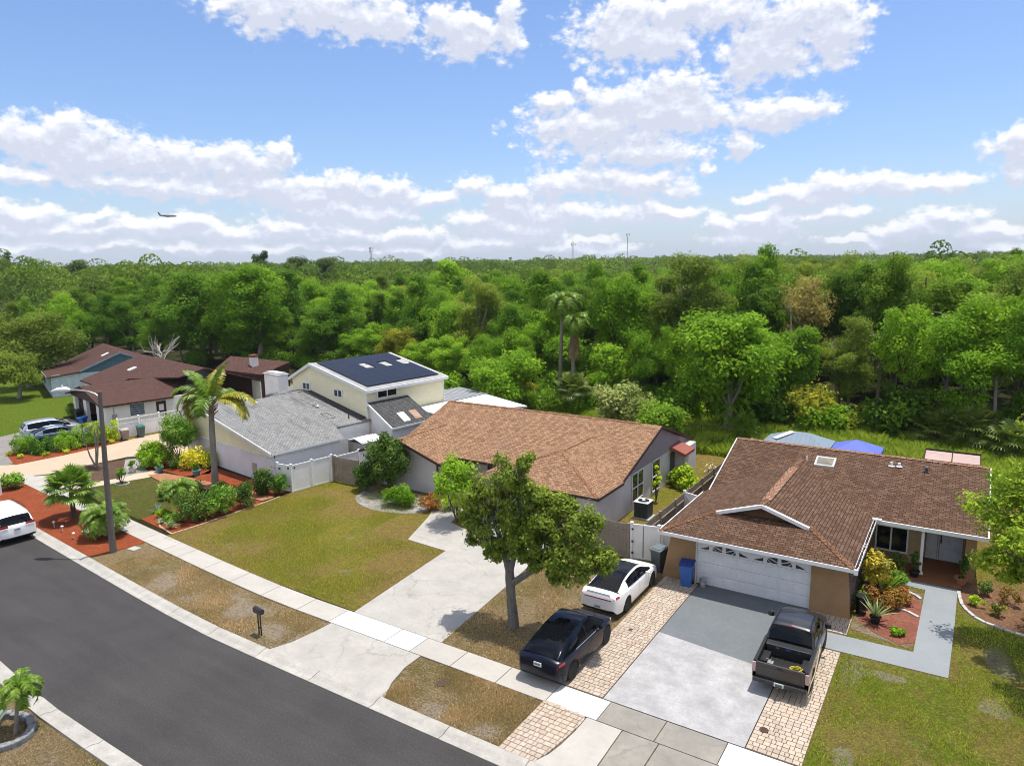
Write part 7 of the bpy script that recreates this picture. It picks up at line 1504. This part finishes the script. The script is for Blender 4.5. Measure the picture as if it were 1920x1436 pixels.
mb.build('bed', [GRB, TRIM], tr)
mb = MB(); mb.box(-2.615, -.80, .60, -2.545, .80, 1.12); mb.box(-2.625, -.66, .68, -2.615, .66, 1.0); tg = mb.build('tailgate', GRB, tr, bevel=.012)
mb = MB(); mb.box(-2.632, -.09, 1.0, -2.62, .09, 1.05); mb.build('handle', TRIM, tg)
mb = MB(); mb.box(-2.74, -.88, .44, -2.60, .88, .58); mb.box(-2.82, -.10, .42, -2.72, .10, .50); mb.tube([(-2.82, 0, .47), (-2.95, 0, .47)], .02, 6); mb.lathe((-2.95, 0, .47), [(.01, 0), (.027, .02), (.027, .05), (.01, .06)], 8); mb.build('bumper', plain('bumper_dark', (.06, .06, .062), .4, .5), tr, bevel=.015)
mb = MB(); mb.box(-2.76, -.16, .45, -2.742, .16, .58); p = mb.build('number_plate', PLATE, tr)
mb = MB(); [mb.box(-2.764, -.12+k*.042, .48, -2.76, -.092+k*.042, .55) for k in range(6)]; mb.build('plate_letters', PLATET, p)
for sg in (1, -1):
    mb = MB(); a, b = sorted((sg*.81, sg*.93)); mb.box(-2.62, a, .72, -2.54, b, 1.08); mb.build('tail_light', plain('tail_smoke', (.50, .36, .34), .2), tr, bevel=.015)
gx = list(np.linspace(c.g0, c.g1, 50)); mb = MB(); c.loft(mb, c.green, gx, 0); mb.build('windows', CGLASS, tr, smooth=True)
for (nm, x0, x1, v0, v1) in (('roof', -.66, .70, .46, 1), ('roof_side', -.75, 1.35, .36, .5), ('rear_pillar', -.86, -.66, 0, .45), ('door_pillar', .0, .07, 0, .38)):
    mb = MB(); c.patch(mb, c.green, x0, x1, v0, v1, nx=max(3, int((x1-x0)/.06))); rf = mb.build(nm, GR if nm != 'door_pillar' else TRIM, tr, smooth=True)
mb = MB(); mb.box(-.665, -.10, 1.655, -.635, .10, 1.70); mb.build('brake_light', RED_L, tr)
mb = MB()
for sg in (1, -1): mb.tube([(-.55, sg*.60, 1.76), (.5, sg*.60, 1.775)], .012, 5)
mb.build('roof_moulding', TRIM, tr)
wheels(tr, c, plain('rim_silver5', (.3, .3, .31), .3, .7), 6)
for sg in (1, -1):
    mb = MB(); mb.lathe((0, 0, 0), [(.03, 0), (.10, .03), (.11, .2), (.04, .25)], 10, sx=.6, sy=1.1); o = mb.build('mirror', GR, tr, smooth=True); o.location = (.98, sg*1.03, 1.10)
mb = MB(); c.seams = [-.55, .1, 1.05]
for xx in c.seams: c.patch(mb, c.body, xx-.006, xx+.006, .25, .66, off=.002, nx=1, nv=8)
mb.build('door_seam', TRIM, tr)
def in_truck(x, y):
    a = rad(91.5); return (-4.62+x*math.cos(a)-y*math.sin(a), 26.28+x*math.sin(a)+y*math.cos(a))
# loose load
t = thing('tool_box', 'black tool chest lying across the pickup bed behind the cab', 'tool box', (*in_truck(-.95, 0), .70), rad(91.5)); mb = MB(); mb.box(-.22, -.74, 0, .22, .74, .30); mb.build('chest', plain('box_black', (.02, .022, .026), .5), t, bevel=.02); mb = MB(); mb.box(-.25, -.78, .30, .24, .78, .45); l = mb.build('lid', plain('box_lid', (.035, .037, .042), .45, .3), t, bevel=.02)
mb = MB(); mb.box(-.262, -.42, .33, -.25, -.30, .40); mb.box(-.262, .30, .33, -.25, .42, .40); mb.build('latch', CHROME, l); mb = MB(); mb.box(-.258, -.09, .34, -.25, .09, .40); mb.build('badge', plain('badge_blue', (.04, .09, .32), .4), l)
YEL = plain('hose_yellow', (.62, .52, .03), .5); HAZ = (YEL)
def coil(label, x, y, r, n, sq=1, jit=.0, rz=0):
    mb = MB(); random.seed(int(x*100)); P = []
    for i in range(n*16): a = i/16*6.2832; rr = r*(1-.12*(i//16)/n)+random.uniform(-jit, jit); P.append((math.cos(a)*rr, math.sin(a)*rr*sq, .02+.028*(i//16)+random.uniform(0, jit*.4)))
    mb.tube(P, .017, 6, cap=True); o = mb.build('hose_coil', YEL, loc=(*in_truck(x, y), .70)); o.rotation_euler.z = rz; return tag(o, label, 'hose')
coil('neat ring of yellow cable in the pickup bed, nearer its middle', -2.15, .06, .19, 4, .75)
coil('messy pile of yellow cable at the right of the pickup bed', -2.0, -.42, .20, 7, .8, .05, .4)
mb = MB(); mb.box(-.16, -.10, 0, .16, .10, .16); mb.tube([(-.1, 0, .18), (-.1, 0, .25), (.1, 0, .25), (.1, 0, .18)], .012, 5); o = mb.build('tool_case', plain('case_grey', (.30, .31, .32), .6), bevel=.01, loc=(*in_truck(-1.9, .52), .70)); tag(o, 'small grey tool case at the left of the pickup bed', 'tool case')
mb = MB(); q = [in_truck(x, y) for x, y in ((-.3, -.945), (-1.2, -1.0), (-2.0, -1.02), (-2.5, -.98), (-2.72, -.94), (-2.78, -.90))]; zz = [1.12, .98, .88, .80, .55, .10]
mb.tube([(p[0], p[1], z) for p, z in zip(q, zz)], .018, 6); o = mb.build('hanging_hose', plain('hose_sand', (.40, .35, .22), .7)); tag(o, 'pale hose hanging along the right side of the pickup', 'hose')

# ---------------------------------------------------------------- street furniture, fences, bins
t = thing('street_lamp', 'tall tapered grey concrete lamp post leaning over the street mulch', 'street lamp', (-37.57, 18.54, 0)); mb = MB(); mb.tube([(0, 0, -.1), (.0, 0, 1.2), (.16, .02, 5), (.36, .05, 8.75)], [.185, .165, .13, .095], 14); mb.build('pole', bark('lamp_concrete', (.165, .15, .135), 3, .25), t, smooth=True)
mb = MB(); mb.tube([(.33, .05, 8.40), (.15, -.08, 8.62), (-.2, -.22, 8.74), (-.7, -.5, 8.82), (-1.1, -.70, 8.82)], .045, 8); mb.build('arm', METAL, t, smooth=True)
mb = MB(); mb.tube([(-1.05, -.68, 8.82), (-1.25, -.80, 8.84), (-1.65, -1.02, 8.81), (-1.95, -1.18, 8.74)], [.06, .15, .14, .05], 12, sx=1.2); mb.lathe((-1.4, -.9, 8.96), [(.05, 0), (.05, .08), (.03, .12)], 8); h = mb.build('lamp_head', plain('lamp_white', (.70, .74, .76), .4), t, smooth=True)
mb = MB(); mb.lathe((-1.5, -.95, 8.66), [(.02, 0), (.10, .02), (.13, .06)], 12); mb.build('lens', plain('lens', (.5, .52, .5), .2), h)
t = thing('mailbox', 'black mailbox on two thin black posts in the verge', 'mailbox', (-23.57, 17.04, 0), rad(-8)); mb = MB()
for x in (-.09, .09): mb.box(x-.022, -.02, -.05, x+.022, .02, .98)
mb.box(-.09, -.015, .30, .09, .015, .34); mb.build('post', BLACK, t)
mb = MB(); pr = [(math.cos(a)*.11, .12+math.sin(a)*.11) for a in np.linspace(0, math.pi, 9)]; P = [(-.11, 0)]+[(x, z) for x, z in pr[::-1]]+[(.11, 0)]
mb.extr([(-.26, x, .98+z) for x, z in P], (.52, 0, 0)); bx = mb.build('box', plain('mailbox_black', (.015, .015, .017), .3, 0, .5), t); mb = MB(); mb.box(-.275, -.10, .99, -.26, .10, 1.16); mb.build('door', BLACK, bx)
mb = MB(); mb.box(-.1, -.115, 1.1, .08, -.11, 1.14); mb.build('flag', plain('flag_grey', (.2, .03, .03), .6), bx)
t = thing('mailbox_pillar', 'white stucco mailbox pillar at the left end of the red mulch', 'mailbox pillar', (-54.4, 19.55, 0), rad(-5)); mb = MB(); mb.box(-.5, -.35, 0, .5, .35, 1.15); mb.build('pillar', WHITEW, t, bevel=.01); mb = MB(); mb.box(-.56, -.41, 1.15, .56, .41, 1.25); mb.build('cap', WHITE, t, bevel=.01); mb = MB(); mb.box(.501, -.12, .85, .52, .12, 1.0); mb.build('door', METAL, t)
# airplane, masts
t = thing('airplane', 'jet airliner flying low over the far left horizon', 'airplane', (-934, 582, 83), rad(52)); t.scale = (.8, .8, .8); PLN = plain('plane_grey', (.16, .17, .20), .4); mb = MB(); mb.tube([(-14, 0, 1.0), (-9, 0, .3), (-3, 0, 0), (10, 0, 0), (13, 0, -.2), (14.5, 0, -.5)], [.3, 1.3, 1.7, 1.7, 1.2, .3], 12); mb.build('fuselage', PLN, t, smooth=True)
mb = MB(); mb.slab([(3, 0, -.6), (-4, 14, .6), (-6, 14, .6), (-3, 0, -.6)], .3); mb.slab([(3, 0, -.6), (-3, 0, -.6), (-6, -14, .6), (-4, -14, .6)], .3); mb.slab([(-10, 0, .8), (-13, 5, 1), (-14, 5, 1), (-13, 0, .8)], .2); mb.slab([(-10, 0, .8), (-13, 0, .8), (-14, -5, 1), (-13, -5, 1)], .2); mb.build('wing', PLN, t)
mb = MB(); mb.extr([(-9.5, -.1, 1.4), (-13, -.1, 1.4), (-14.8, -.1, 6), (-12.8, -.1, 6)], (0, .25, 0)); mb.build('tail_fin', plain('plane_tail', (.07, .07, .10), .4), t)
mb = MB()
for y in (4.5, -4.5): mb.tube([(-1.6, y, -1.3), (2, y, -1.3)], [.6, .8], 10)
mb.build('engine', PLN, t)
def mast(label, x, y, h, w, arms):
    t = thing('radio_mast', label, 'mast', (x, y, 0)); mb = MB()
    for i in range(3): a = i*2.094; mb.tube([(math.cos(a)*w, math.sin(a)*w, 0), (math.cos(a)*w*.5, math.sin(a)*w*.5, h)], .12, 5)
    for k in range(int(h/2)):
        z = k*2; f = 1-.5*z/h
        for i in range(3): a, b = i*2.094, (i+1)*2.094; mb.tube([(math.cos(a)*w*f, math.sin(a)*w*f, z), (math.cos(b)*w*f, math.sin(b)*w*f, z+1.9)], .07, 4)
    mb.tube([(0, 0, h-1), (0, 0, h+4)], .10, 5); mb.build('lattice', plain('mast_grey', (.30, .31, .33), .6), t); mb = MB()
    for z in arms:
        for i in range(3): a = i*2.094+.5; mb.tube([(0, 0, z), (math.cos(a)*2.2, math.sin(a)*2.2, z)], .12, 4); mb.box(math.cos(a)*2.2-.3, math.sin(a)*2.2-.3, z-1.2, math.cos(a)*2.2+.3, math.sin(a)*2.2+.3, z+1.2)
    mb.build('antenna', METAL, t)
def at_az(az, d): a = rad(az); return d*math.sin(a), d*math.cos(a)

x, y = at_az(-27.97, 700); mast('thick lattice mast with antenna ring on the horizon, middle one', x, y, 33, 1.6, (30,))
x, y = at_az(-23.70, 900); mast('thin tall mast on the horizon, right one', x, y, 43, .8, (45,))
x, y = at_az(-43.83, 800); mast('short mast above the high tree top, left one', x, y, 30, 1.2, (31, 28))
WOODF = lapped('fence_wood', (.34, .285, .23), .14, .14, vertical=True, dark=.8)
def fence(name, label, pts, h, mat, kind='solid', cap=None, group=None, step=1.83):
    """posts every step metres, panels between them"""
    t = thing(name, label, 'fence', (pts[0][0], pts[0][1], 0), group=group); off = (pts[0][0], pts[0][1], 0); pst = MB(off=off); pan = MB(off=off); rail = MB(off=off); done = set(); lat = MB(off=off)
    posts = []
    for a, b in zip(pts[:-1], pts[1:]):
        L_ = math.dist(a, b); n = max(1, round(L_/step)); ang = math.atan2(b[1]-a[1], b[0]-a[0]); c, s_ = math.cos(ang), math.sin(ang)
        for i in range(n+1):
            p = (a[0]+(b[0]-a[0])*i/n, a[1]+(b[1]-a[1])*i/n)
            if all(math.dist(p, q) > .05 for q in posts): posts.append(p)
        def bar(mb, u0, u1, z0, z1, w, dy=0):
            P = [(u0, -w+dy), (u1, -w+dy), (u1, w+dy), (u0, w+dy)]; mb.prism([(a[0]+u*c-v*s_, a[1]+u*s_+v*c) for u, v in P], z0, z1)
        for i in range(n):
            u0, u1 = L_*i/n, L_*(i+1)/n
            if kind == 'solid': bar(pan, u0+.06, u1-.06, .08, h-.08, .018); bar(rail, u0+.06, u1-.06, h-.08, h, .035); bar(rail, u0+.06, u1-.06, .02, .10, .03)
            if kind == 'slot':
                bar(pan, u0+.06, u1-.06, .08, h-.42, .018); bar(rail, u0+.06, u1-.06, h-.07, h, .035); bar(rail, u0+.06, u1-.06, h-.46, h-.40, .032)
                k = 12
                for j in range(k): uu = u0+.1+(u1-u0-.2)*j/(k-1); bar(lat, uu-.018, uu+.018, h-.40, h-.07, .012)
            if kind == 'wood':
                u = u0
                while u < u1-.02: bar(pan, u+.004, min(u1, u+.14)-.004, .04, h+random.uniform(-.03, .02), .011, .012); u += .14
                bar(rail, u0, u1, .35, .43, .02, -.03); bar(rail, u0, u1, h-.45, h-.37, .02, -.03)
            if kind == 'wire': bar(rail, u0, u1, h-.03, h, .02); bar(rail, u0, u1, .1, .12, .01); [bar(rail, u0+(u1-u0)*j/14, u0+(u1-u0)*j/14+.012, .1, h-.03, .006) for j in range(14)]
    pan.build('panel', mat, t) if pan.v else None; rail.build('rail', mat, t)
    if lat.v: lat.build('lattice', mat, t)
    for p in posts:
        m_ = MB(off=off); w = .065 if kind != 'wire' else .03; m_.box(p[0]-w, p[1]-w, 0, p[0]+w, p[1]+w, h+.06)
        if kind in ('solid', 'slot'): m_.slab([(p[0]-.08, p[1]-.08, h+.09), (p[0]+.08, p[1]-.08, h+.09), (p[0]+.08, p[1]+.08, h+.09), (p[0]-.08, p[1]+.08, h+.09)], .03); q = [(p[0]-.07, p[1]-.07, h+.09), (p[0]+.07, p[1]-.07, h+.09), (p[0]+.07, p[1]+.07, h+.09), (p[0]-.07, p[1]+.07, h+.09)]; [m_.poly([q[i], q[(i+1) % 4], (p[0], p[1], h+.15)]) for i in range(4)]
        m_.build('post', mat, t)
    return t
random.seed(4)
fence('vinyl_fence', 'white vinyl fence with slotted top along the end of the tan drive', [(-62.45, 32.4), (-61.9, 35.9), (-61.35, 41.2)], 1.8, VINYL, 'slot')
g1 = fence('vinyl_fence', 'white vinyl gate corner beside the cream house facing the lawn', [(-38.45, 30.15), (-37.25, 30.28), (-36.72, 33.35)], 1.85, VINYL)
mb = MB(off=(-38.45, 30.15, 0))
for x, y, z in ((-38.2, 30.10, 1.5), (-37.42, 30.18, 1.6), (-37.42, 30.18, .35), (-37.17, 30.5, 1.6)): mb.box(x-.05, y-.03, z, x+.05, y+.03, z+.10)
mb.build('hinge', BLACK, g1)
fence('vinyl_fence', 'white vinyl fence running back between the cream and lilac houses', [(-36.6, 33.6), (-35.4, 41.5)], 1.75, VINYL)
fence('wood_fence', 'short weathered wooden fence between the white gate and the lobed shrub', [(-36.6, 33.42), (-34.3, 33.48)], 1.8, WOODF, 'wood')
fence('wood_fence', 'long weathered wooden fence beside the air conditioner', [(-13.05, 32.1), (-12.9, 52.5)], 1.8, WOODF, 'wood', step=2.4)
fence('wood_fence', 'narrow dark wooden fence panel left of the white gate by the saloon', [(-16.0, 31.9), (-13.75, 31.92)], 1.8, WOODF, 'wood')
g2 = fence('vinyl_gate', 'white vinyl gate in front of the white saloon', [(-13.6, 31.95), (-12.25, 32.2)], 1.85, VINYL)
mb = MB(off=(-13.6, 31.95, 0)); [mb.box(-13.58, 31.86, z, -13.48, 31.90, z+.09) for z in (1.55, .9, .3)]; mb.build('hinge', BLACK, g2)
fence('vinyl_fence', 'narrow white vinyl panel between the gate and the tan garage wall', [(-12.2, 32.6), (-11.1, 32.65)], 1.7, VINYL)
g3 = fence('vinyl_gate', 'white vinyl gate with diagonal brace peeking over the brown roof edge', [(-13.0, 38.1), (-11.9, 37.7), (-11.1, 37.6)], 1.85, VINYL, step=2)
mb = MB(off=(-13, 38.1, 0)); mb.tube([(-12.9, 38.03, 1.7), (-12.0, 37.7, .7)], .02, 5); mb.build('brace', VINYL, g3)
fence('wire_fence', 'low chain link fence behind the lilac house at the meadow', [(-24, 56.5), (-15.5, 58.0)], 1.2, plain('wire_brown', (.16, .12, .09), .8), 'wire', step=2.8)
fence('wood_fence', 'small orange brown wooden gate beside the satellite dish', [(-66.0, 43.2), (-64.2, 43.0)], 1.5, lapped('gate_wood', (.36, .16, .07), .14, .1), 'wood')
# bins
def cart(label, x, y, rz, c, lidc, h=1.08, w=.30, cat='bin', name='wheelie_bin'):
    t = thing(name, label, cat, (x, y, .045), rz); mb = MB(); n = len(mb.v); bt, tp = .22, w
    mb.v += [(-bt, -bt, .03), (bt, -bt, .03), (bt, bt, .03), (-bt, bt, .03), (-tp, -tp*1.1, h-.06), (tp, -tp*1.1, h-.06), (tp, tp*1.15, h-.06), (-tp, tp*1.15, h-.06)]
    for q in ((3, 2, 1, 0), (4, 5, 6, 7), (0, 1, 5, 4), (1, 2, 6, 5), (2, 3, 7, 6), (3, 0, 4, 7)): mb.f.append([n+i for i in q]); mb.m.append(0); mb.t.append(.5)
    mb.box(-tp-.02, -tp*1.1-.02, h-.10, tp+.02, tp*1.15+.02, h-.05); mb.build('body', c, t, bevel=.02)
    mb = MB(); L0 = [(-tp-.03, -tp*1.1-.05, h-.04), (tp+.03, -tp*1.1-.05, h-.04), (tp+.03, tp*1.15+.04, h+.02), (-tp-.03, tp*1.15+.04, h+.02)]; mb.slab(L0, .05); mb.slab([(-tp+.06, -tp+.02, h-.0), (tp-.06, -tp+.02, h-.0), (tp-.06, tp-.04, h+.05), (-tp+.06, tp-.04, h+.05)], .05); mb.build('lid', lidc, t, bevel=.012)
    for sx in (-1, 1): mb = MB(); mb.tube([(sx*(bt+.0), bt+.02, .10), (sx*(bt+.06), bt+.02, .10)], .11, 14); mb.build('wheel', BLACK, t)
    mb = MB(); mb.tube([(-tp+.04, tp*1.15+.08, h-.06), (tp-.04, tp*1.15+.08, h-.06)], .018, 6); mb.build('handle', lidc, t)
    return t
BL = plain('bin_blue', (.025, .12, .42), .45, dirt=.08); BLL = plain('bin_blue_lid', (.02, .07, .28), .45)
cart('blue recycling cart standing against the tan garage wall', -10.15, 30.35, rad(8), BL, BLL, 1.12)
cart('dark grey bin between the white gate and the tan garage wall', -11.85, 31.2, rad(-15), plain('bin_grey', (.06, .075, .085), .5), plain('bin_grey_lid', (.13, .16, .17), .5), 1.18)
cart('green lidded bin standing by the white slotted fence', -61.55, 33.9, rad(75), plain('bin_moss', (.10, .13, .12), .6), plain('bin_teal', (.03, .16, .13), .5), 1.0)
cart('square taupe bin beside the narrow ivy column', -61.75, 32.55, rad(78), plain('bin_taupe', (.30, .24, .21), .6), plain('bin_taupe_lid', (.42, .38, .34), .6), .95)
cart('black bin in front of the brown garage door, left one', -73.6, 34.6, rad(-11), plain('bin_black', (.02, .02, .024), .5), BLACK, 1.15)
cart('black bin in front of the maroon house garage, right one', -72.9, 34.2, rad(-5), plain('bin_black', (.02, .02, .024), .5), BLACK, 1.15)
cart('blue lidded bin lying low beside the dark garage bay', -71.0, 33.6, rad(20), BL, plain('bin_sky', (.04, .22, .60), .5), .85)
t = thing('trash_can', 'small ribbed metal trash can in front of the garage door', 'trash can', (-9.45, 30.55, .04)); mb = MB(); mb.lathe((0, 0, 0), [(.13, 0), (.135, .02), (.15, .2), (.145, .21), (.165, .36)], 18); mb.build('body', METAL, t, smooth=True)
mb = MB(); mb.lathe((0, 0, .36), [(.175, 0), (.175, .03), (.10, .07), (.03, .09)], 18); mb.build('lid', METAL, t, smooth=True)
# air conditioner on a pad
t = thing('air_conditioner', 'dark square air conditioner with white top beside the lilac wall', 'air conditioner', (-15.35, 37.75, 0)); mb = MB(); mb.box(-.55, -.55, 0, .55, .55, .08); mb.build('pad', CONC, t)
mb = MB(); mb.box(-.42, -.42, .08, .42, .42, .98); cs = mb.build('casing', plain('ac_dark', (.035, .05, .06), .5), t, bevel=.03); mb = MB()
for k in range(14): mb.box(-.428, -.428, .14+k*.06, .428, .428, .155+k*.06)
mb.build('louvre', plain('ac_slat', (.06, .075, .085), .5), cs); mb = MB(); mb.box(-.45, -.45, .98, .45, .45, 1.03); tp = mb.build('top', WHITE, t, bevel=.02); mb = MB(); mb.lathe((0, 0, 1.03), [(.34, 0), (.34, .012), (.12, .02)], 24); mb.build('fan_guard', BLACK, tp); mb = MB(); mb.lathe((0, 0, 1.05), [(.11, 0), (.11, .03), (.04, .04)], 16); mb.build('fan_hub', WHITE, tp)
# satellite dish
t = thing('satellite_dish', 'white satellite dish on a pole behind the white slotted fence', 'satellite dish', (-66.0, 41.6, 0), rad(200)); mb = MB(); mb.tube([(0, 0, 0), (0, 0, 2.0)], .04, 8); mb.build('pole', METAL, t); mb = MB(); mb.lathe((0, 0, 0), [(.5, .14), (.35, .06), (.15, .01), (.02, 0)], 22); d = mb.build('dish', WHITE, t, smooth=True); d.location = (0, .1, 2.1); d.rotation_euler = (rad(-60), 0, 0)
mb = MB(); mb.tube([(0, .1, 2.0), (0, .5, 2.5)], .015, 5); mb.box(-.04, .46, 2.46, .04, .54, 2.56); mb.build('feed_arm', METAL, t)
# garden structures behind the right house
t = thing('metal_gazebo', 'gazebo with ribbed blue grey metal roof behind the brown ridge', 'gazebo', (-9.5, 51.3, 0)); mb = MB(); e, pz = 2.25, 3.0
P = [(-2.2, -1.6, e), (2.2, -1.6, e), (2.2, 1.6, e), (-2.2, 1.6, e)]; A, Bp = (-.5, 0, pz), (.7, 0, pz)
mb.slab([P[0], P[1], Bp, A], .05); mb.slab([P[1], P[2], Bp], .05); mb.slab([P[2], P[3], A, Bp], .05); mb.slab([P[3], P[0], A], .05); rf = mb.build('roof', lapped('ribbed_metal', (.20, .26, .32), .3, .06, vertical=True), t)
mb = MB(); mb.slab([(-.5, -.03, pz+.04), (-1.5, -.9, 2.62), (-1.2, -1.1, 2.60), (-.2, -.2, pz+.0)], .02); mb.build('ridge_flashing', WHITE, rf)
for sx in (-2, 2):
    for sy in (-1.4, 1.4): mb = MB(); mb.box(sx-.05, sy-.05, 0, sx+.05, sy+.05, 2.3); mb.build('post', plain('post_dark', (.06, .06, .06), .6), t)
t = thing('canopy_tent', 'blue pop-up canopy behind the brown ridge', 'canopy', (-5.75, 51.1, 0)); mb = MB(); e, pz = 2.25, 2.95; P = [(-1.5, -1.5, e), (1.5, -1.5, e), (1.5, 1.5, e), (-1.5, 1.5, e)]
for i in range(4): mb.slab([P[i], P[(i+1) % 4], (0, 0, pz)], .02); a, b = P[i], P[(i+1) % 4]; mb.poly([a, b, (b[0], b[1], e-.25), (a[0], a[1], e-.25)])
mb.build('fabric', plain('canopy_blue', (.10, .14, .48), .7, dirt=.05), t)
for sx in (-1.45, 1.45):
    for sy in (-1.45, 1.45): mb = MB(); mb.tube([(sx, sy, 0), (sx, sy, 2.25)], .025, 6); mb.build('leg', WHITE, t)
t = thing('pergola', 'pergola with pinkish slatted roof and black frame behind the brown ridge', 'pergola', (-.3, 50.9, 0)); mb = MB()
for k in range(2): mb.slab([(-1.45+k*1.48, -.85, 2.42), (-.03+k*1.48, -.85, 2.42), (-.03+k*1.48, .85, 2.62), (-1.45+k*1.48, .85, 2.62)], .04)
mb.build('roof', lapped('pergola_slats', (.46, .34, .31), .24, .08), t); mb = MB()
side_edge(mb, (-1.5, -.9, 2.42), (-1.5, .9, 2.66), .05, .1); side_edge(mb, (1.5, -.9, 2.42), (1.5, .9, 2.66), .05, .1); mb.box(-1.5, .88, 2.6, 1.5, .93, 2.72); mb.box(-1.5, -.93, 2.36, 1.5, -.88, 2.46); side_edge(mb, (-.01, -.9, 2.43), (-.01, .9, 2.65), .04, .06); mb.build('frame', BLACK, t)
for sx in (-1.4, 1.4):
    for sy in (-.8, .8): mb = MB(); mb.box(sx-.04, sy-.04, 0, sx+.04, sy+.04, 2.45); mb.build('post', BLACK, t)
for i, (x, y) in enumerate(((-44.2, 18.65), (-43.0, 18.55), (-41.3, 18.35))):
    t = thing('path_light', ['small white stake light in the red mulch nearest the minivan', 'small white stake light between the other two in the mulch', 'small white stake light in the mulch nearest the lamp post'][i], 'garden light', (x, y, .03), group='stake lights in the red mulch'); mb = MB(); mb.tube([(0, 0, 0), (0, 0, .28)], .015, 6); mb.build('stake', WHITE, t); mb = MB(); mb.lathe((0, 0, .28), [(.05, 0), (.07, .06), (.09, .07), (.02, .12)], 10); mb.build('head', WHITE, t)
mb = MB(); P = []
for i in range(70): a = i/14*6.2832; r = .35+.02*math.sin(i*1.7); P.append((math.cos(a)*r, math.sin(a)*r, .03+.025*(i//14)))
mb.tube(P, .018, 6); o = mb.build('garden_hose', plain('hose_green', (.03, .18, .13), .5), loc=(-39.1, 29.7, .04)); tag(o, 'coil of green garden hose on the red mulch by the shaded front wall', 'hose')
t = thing('dark_bin', 'dark drum in the shade against the ledge-stone wall', 'planter', (-2.95, 31.6, .03)); mb = MB(); mb.lathe((0, 0, 0), [(.20, 0), (.24, .75), (.26, .76), (.26, .80), (.20, .80)], 16); mb.build('drum', BLACK, t, smooth=True)

# ---------------------------------------------------------------- summer haze
mb = MB(); mb.box(-4600, -1300, -1.1, 3300, 4700, 96); hz = mb.build('haze', [bpy.data.materials.new('haze_air')]); struct(hz, 'stuff')
hm = hz.data.materials[0]; hm.use_nodes = True; hm.node_tree.nodes.clear(); ho = hm.node_tree.nodes.new('ShaderNodeOutputMaterial'); hv = hm.node_tree.nodes.new('ShaderNodeVolumePrincipled')
hv.inputs['Color'].default_value = (.72, .80, .92, 1); hv.inputs['Density'].default_value = .00010; hm.node_tree.links.new(hv.outputs[0], ho.inputs['Volume'])
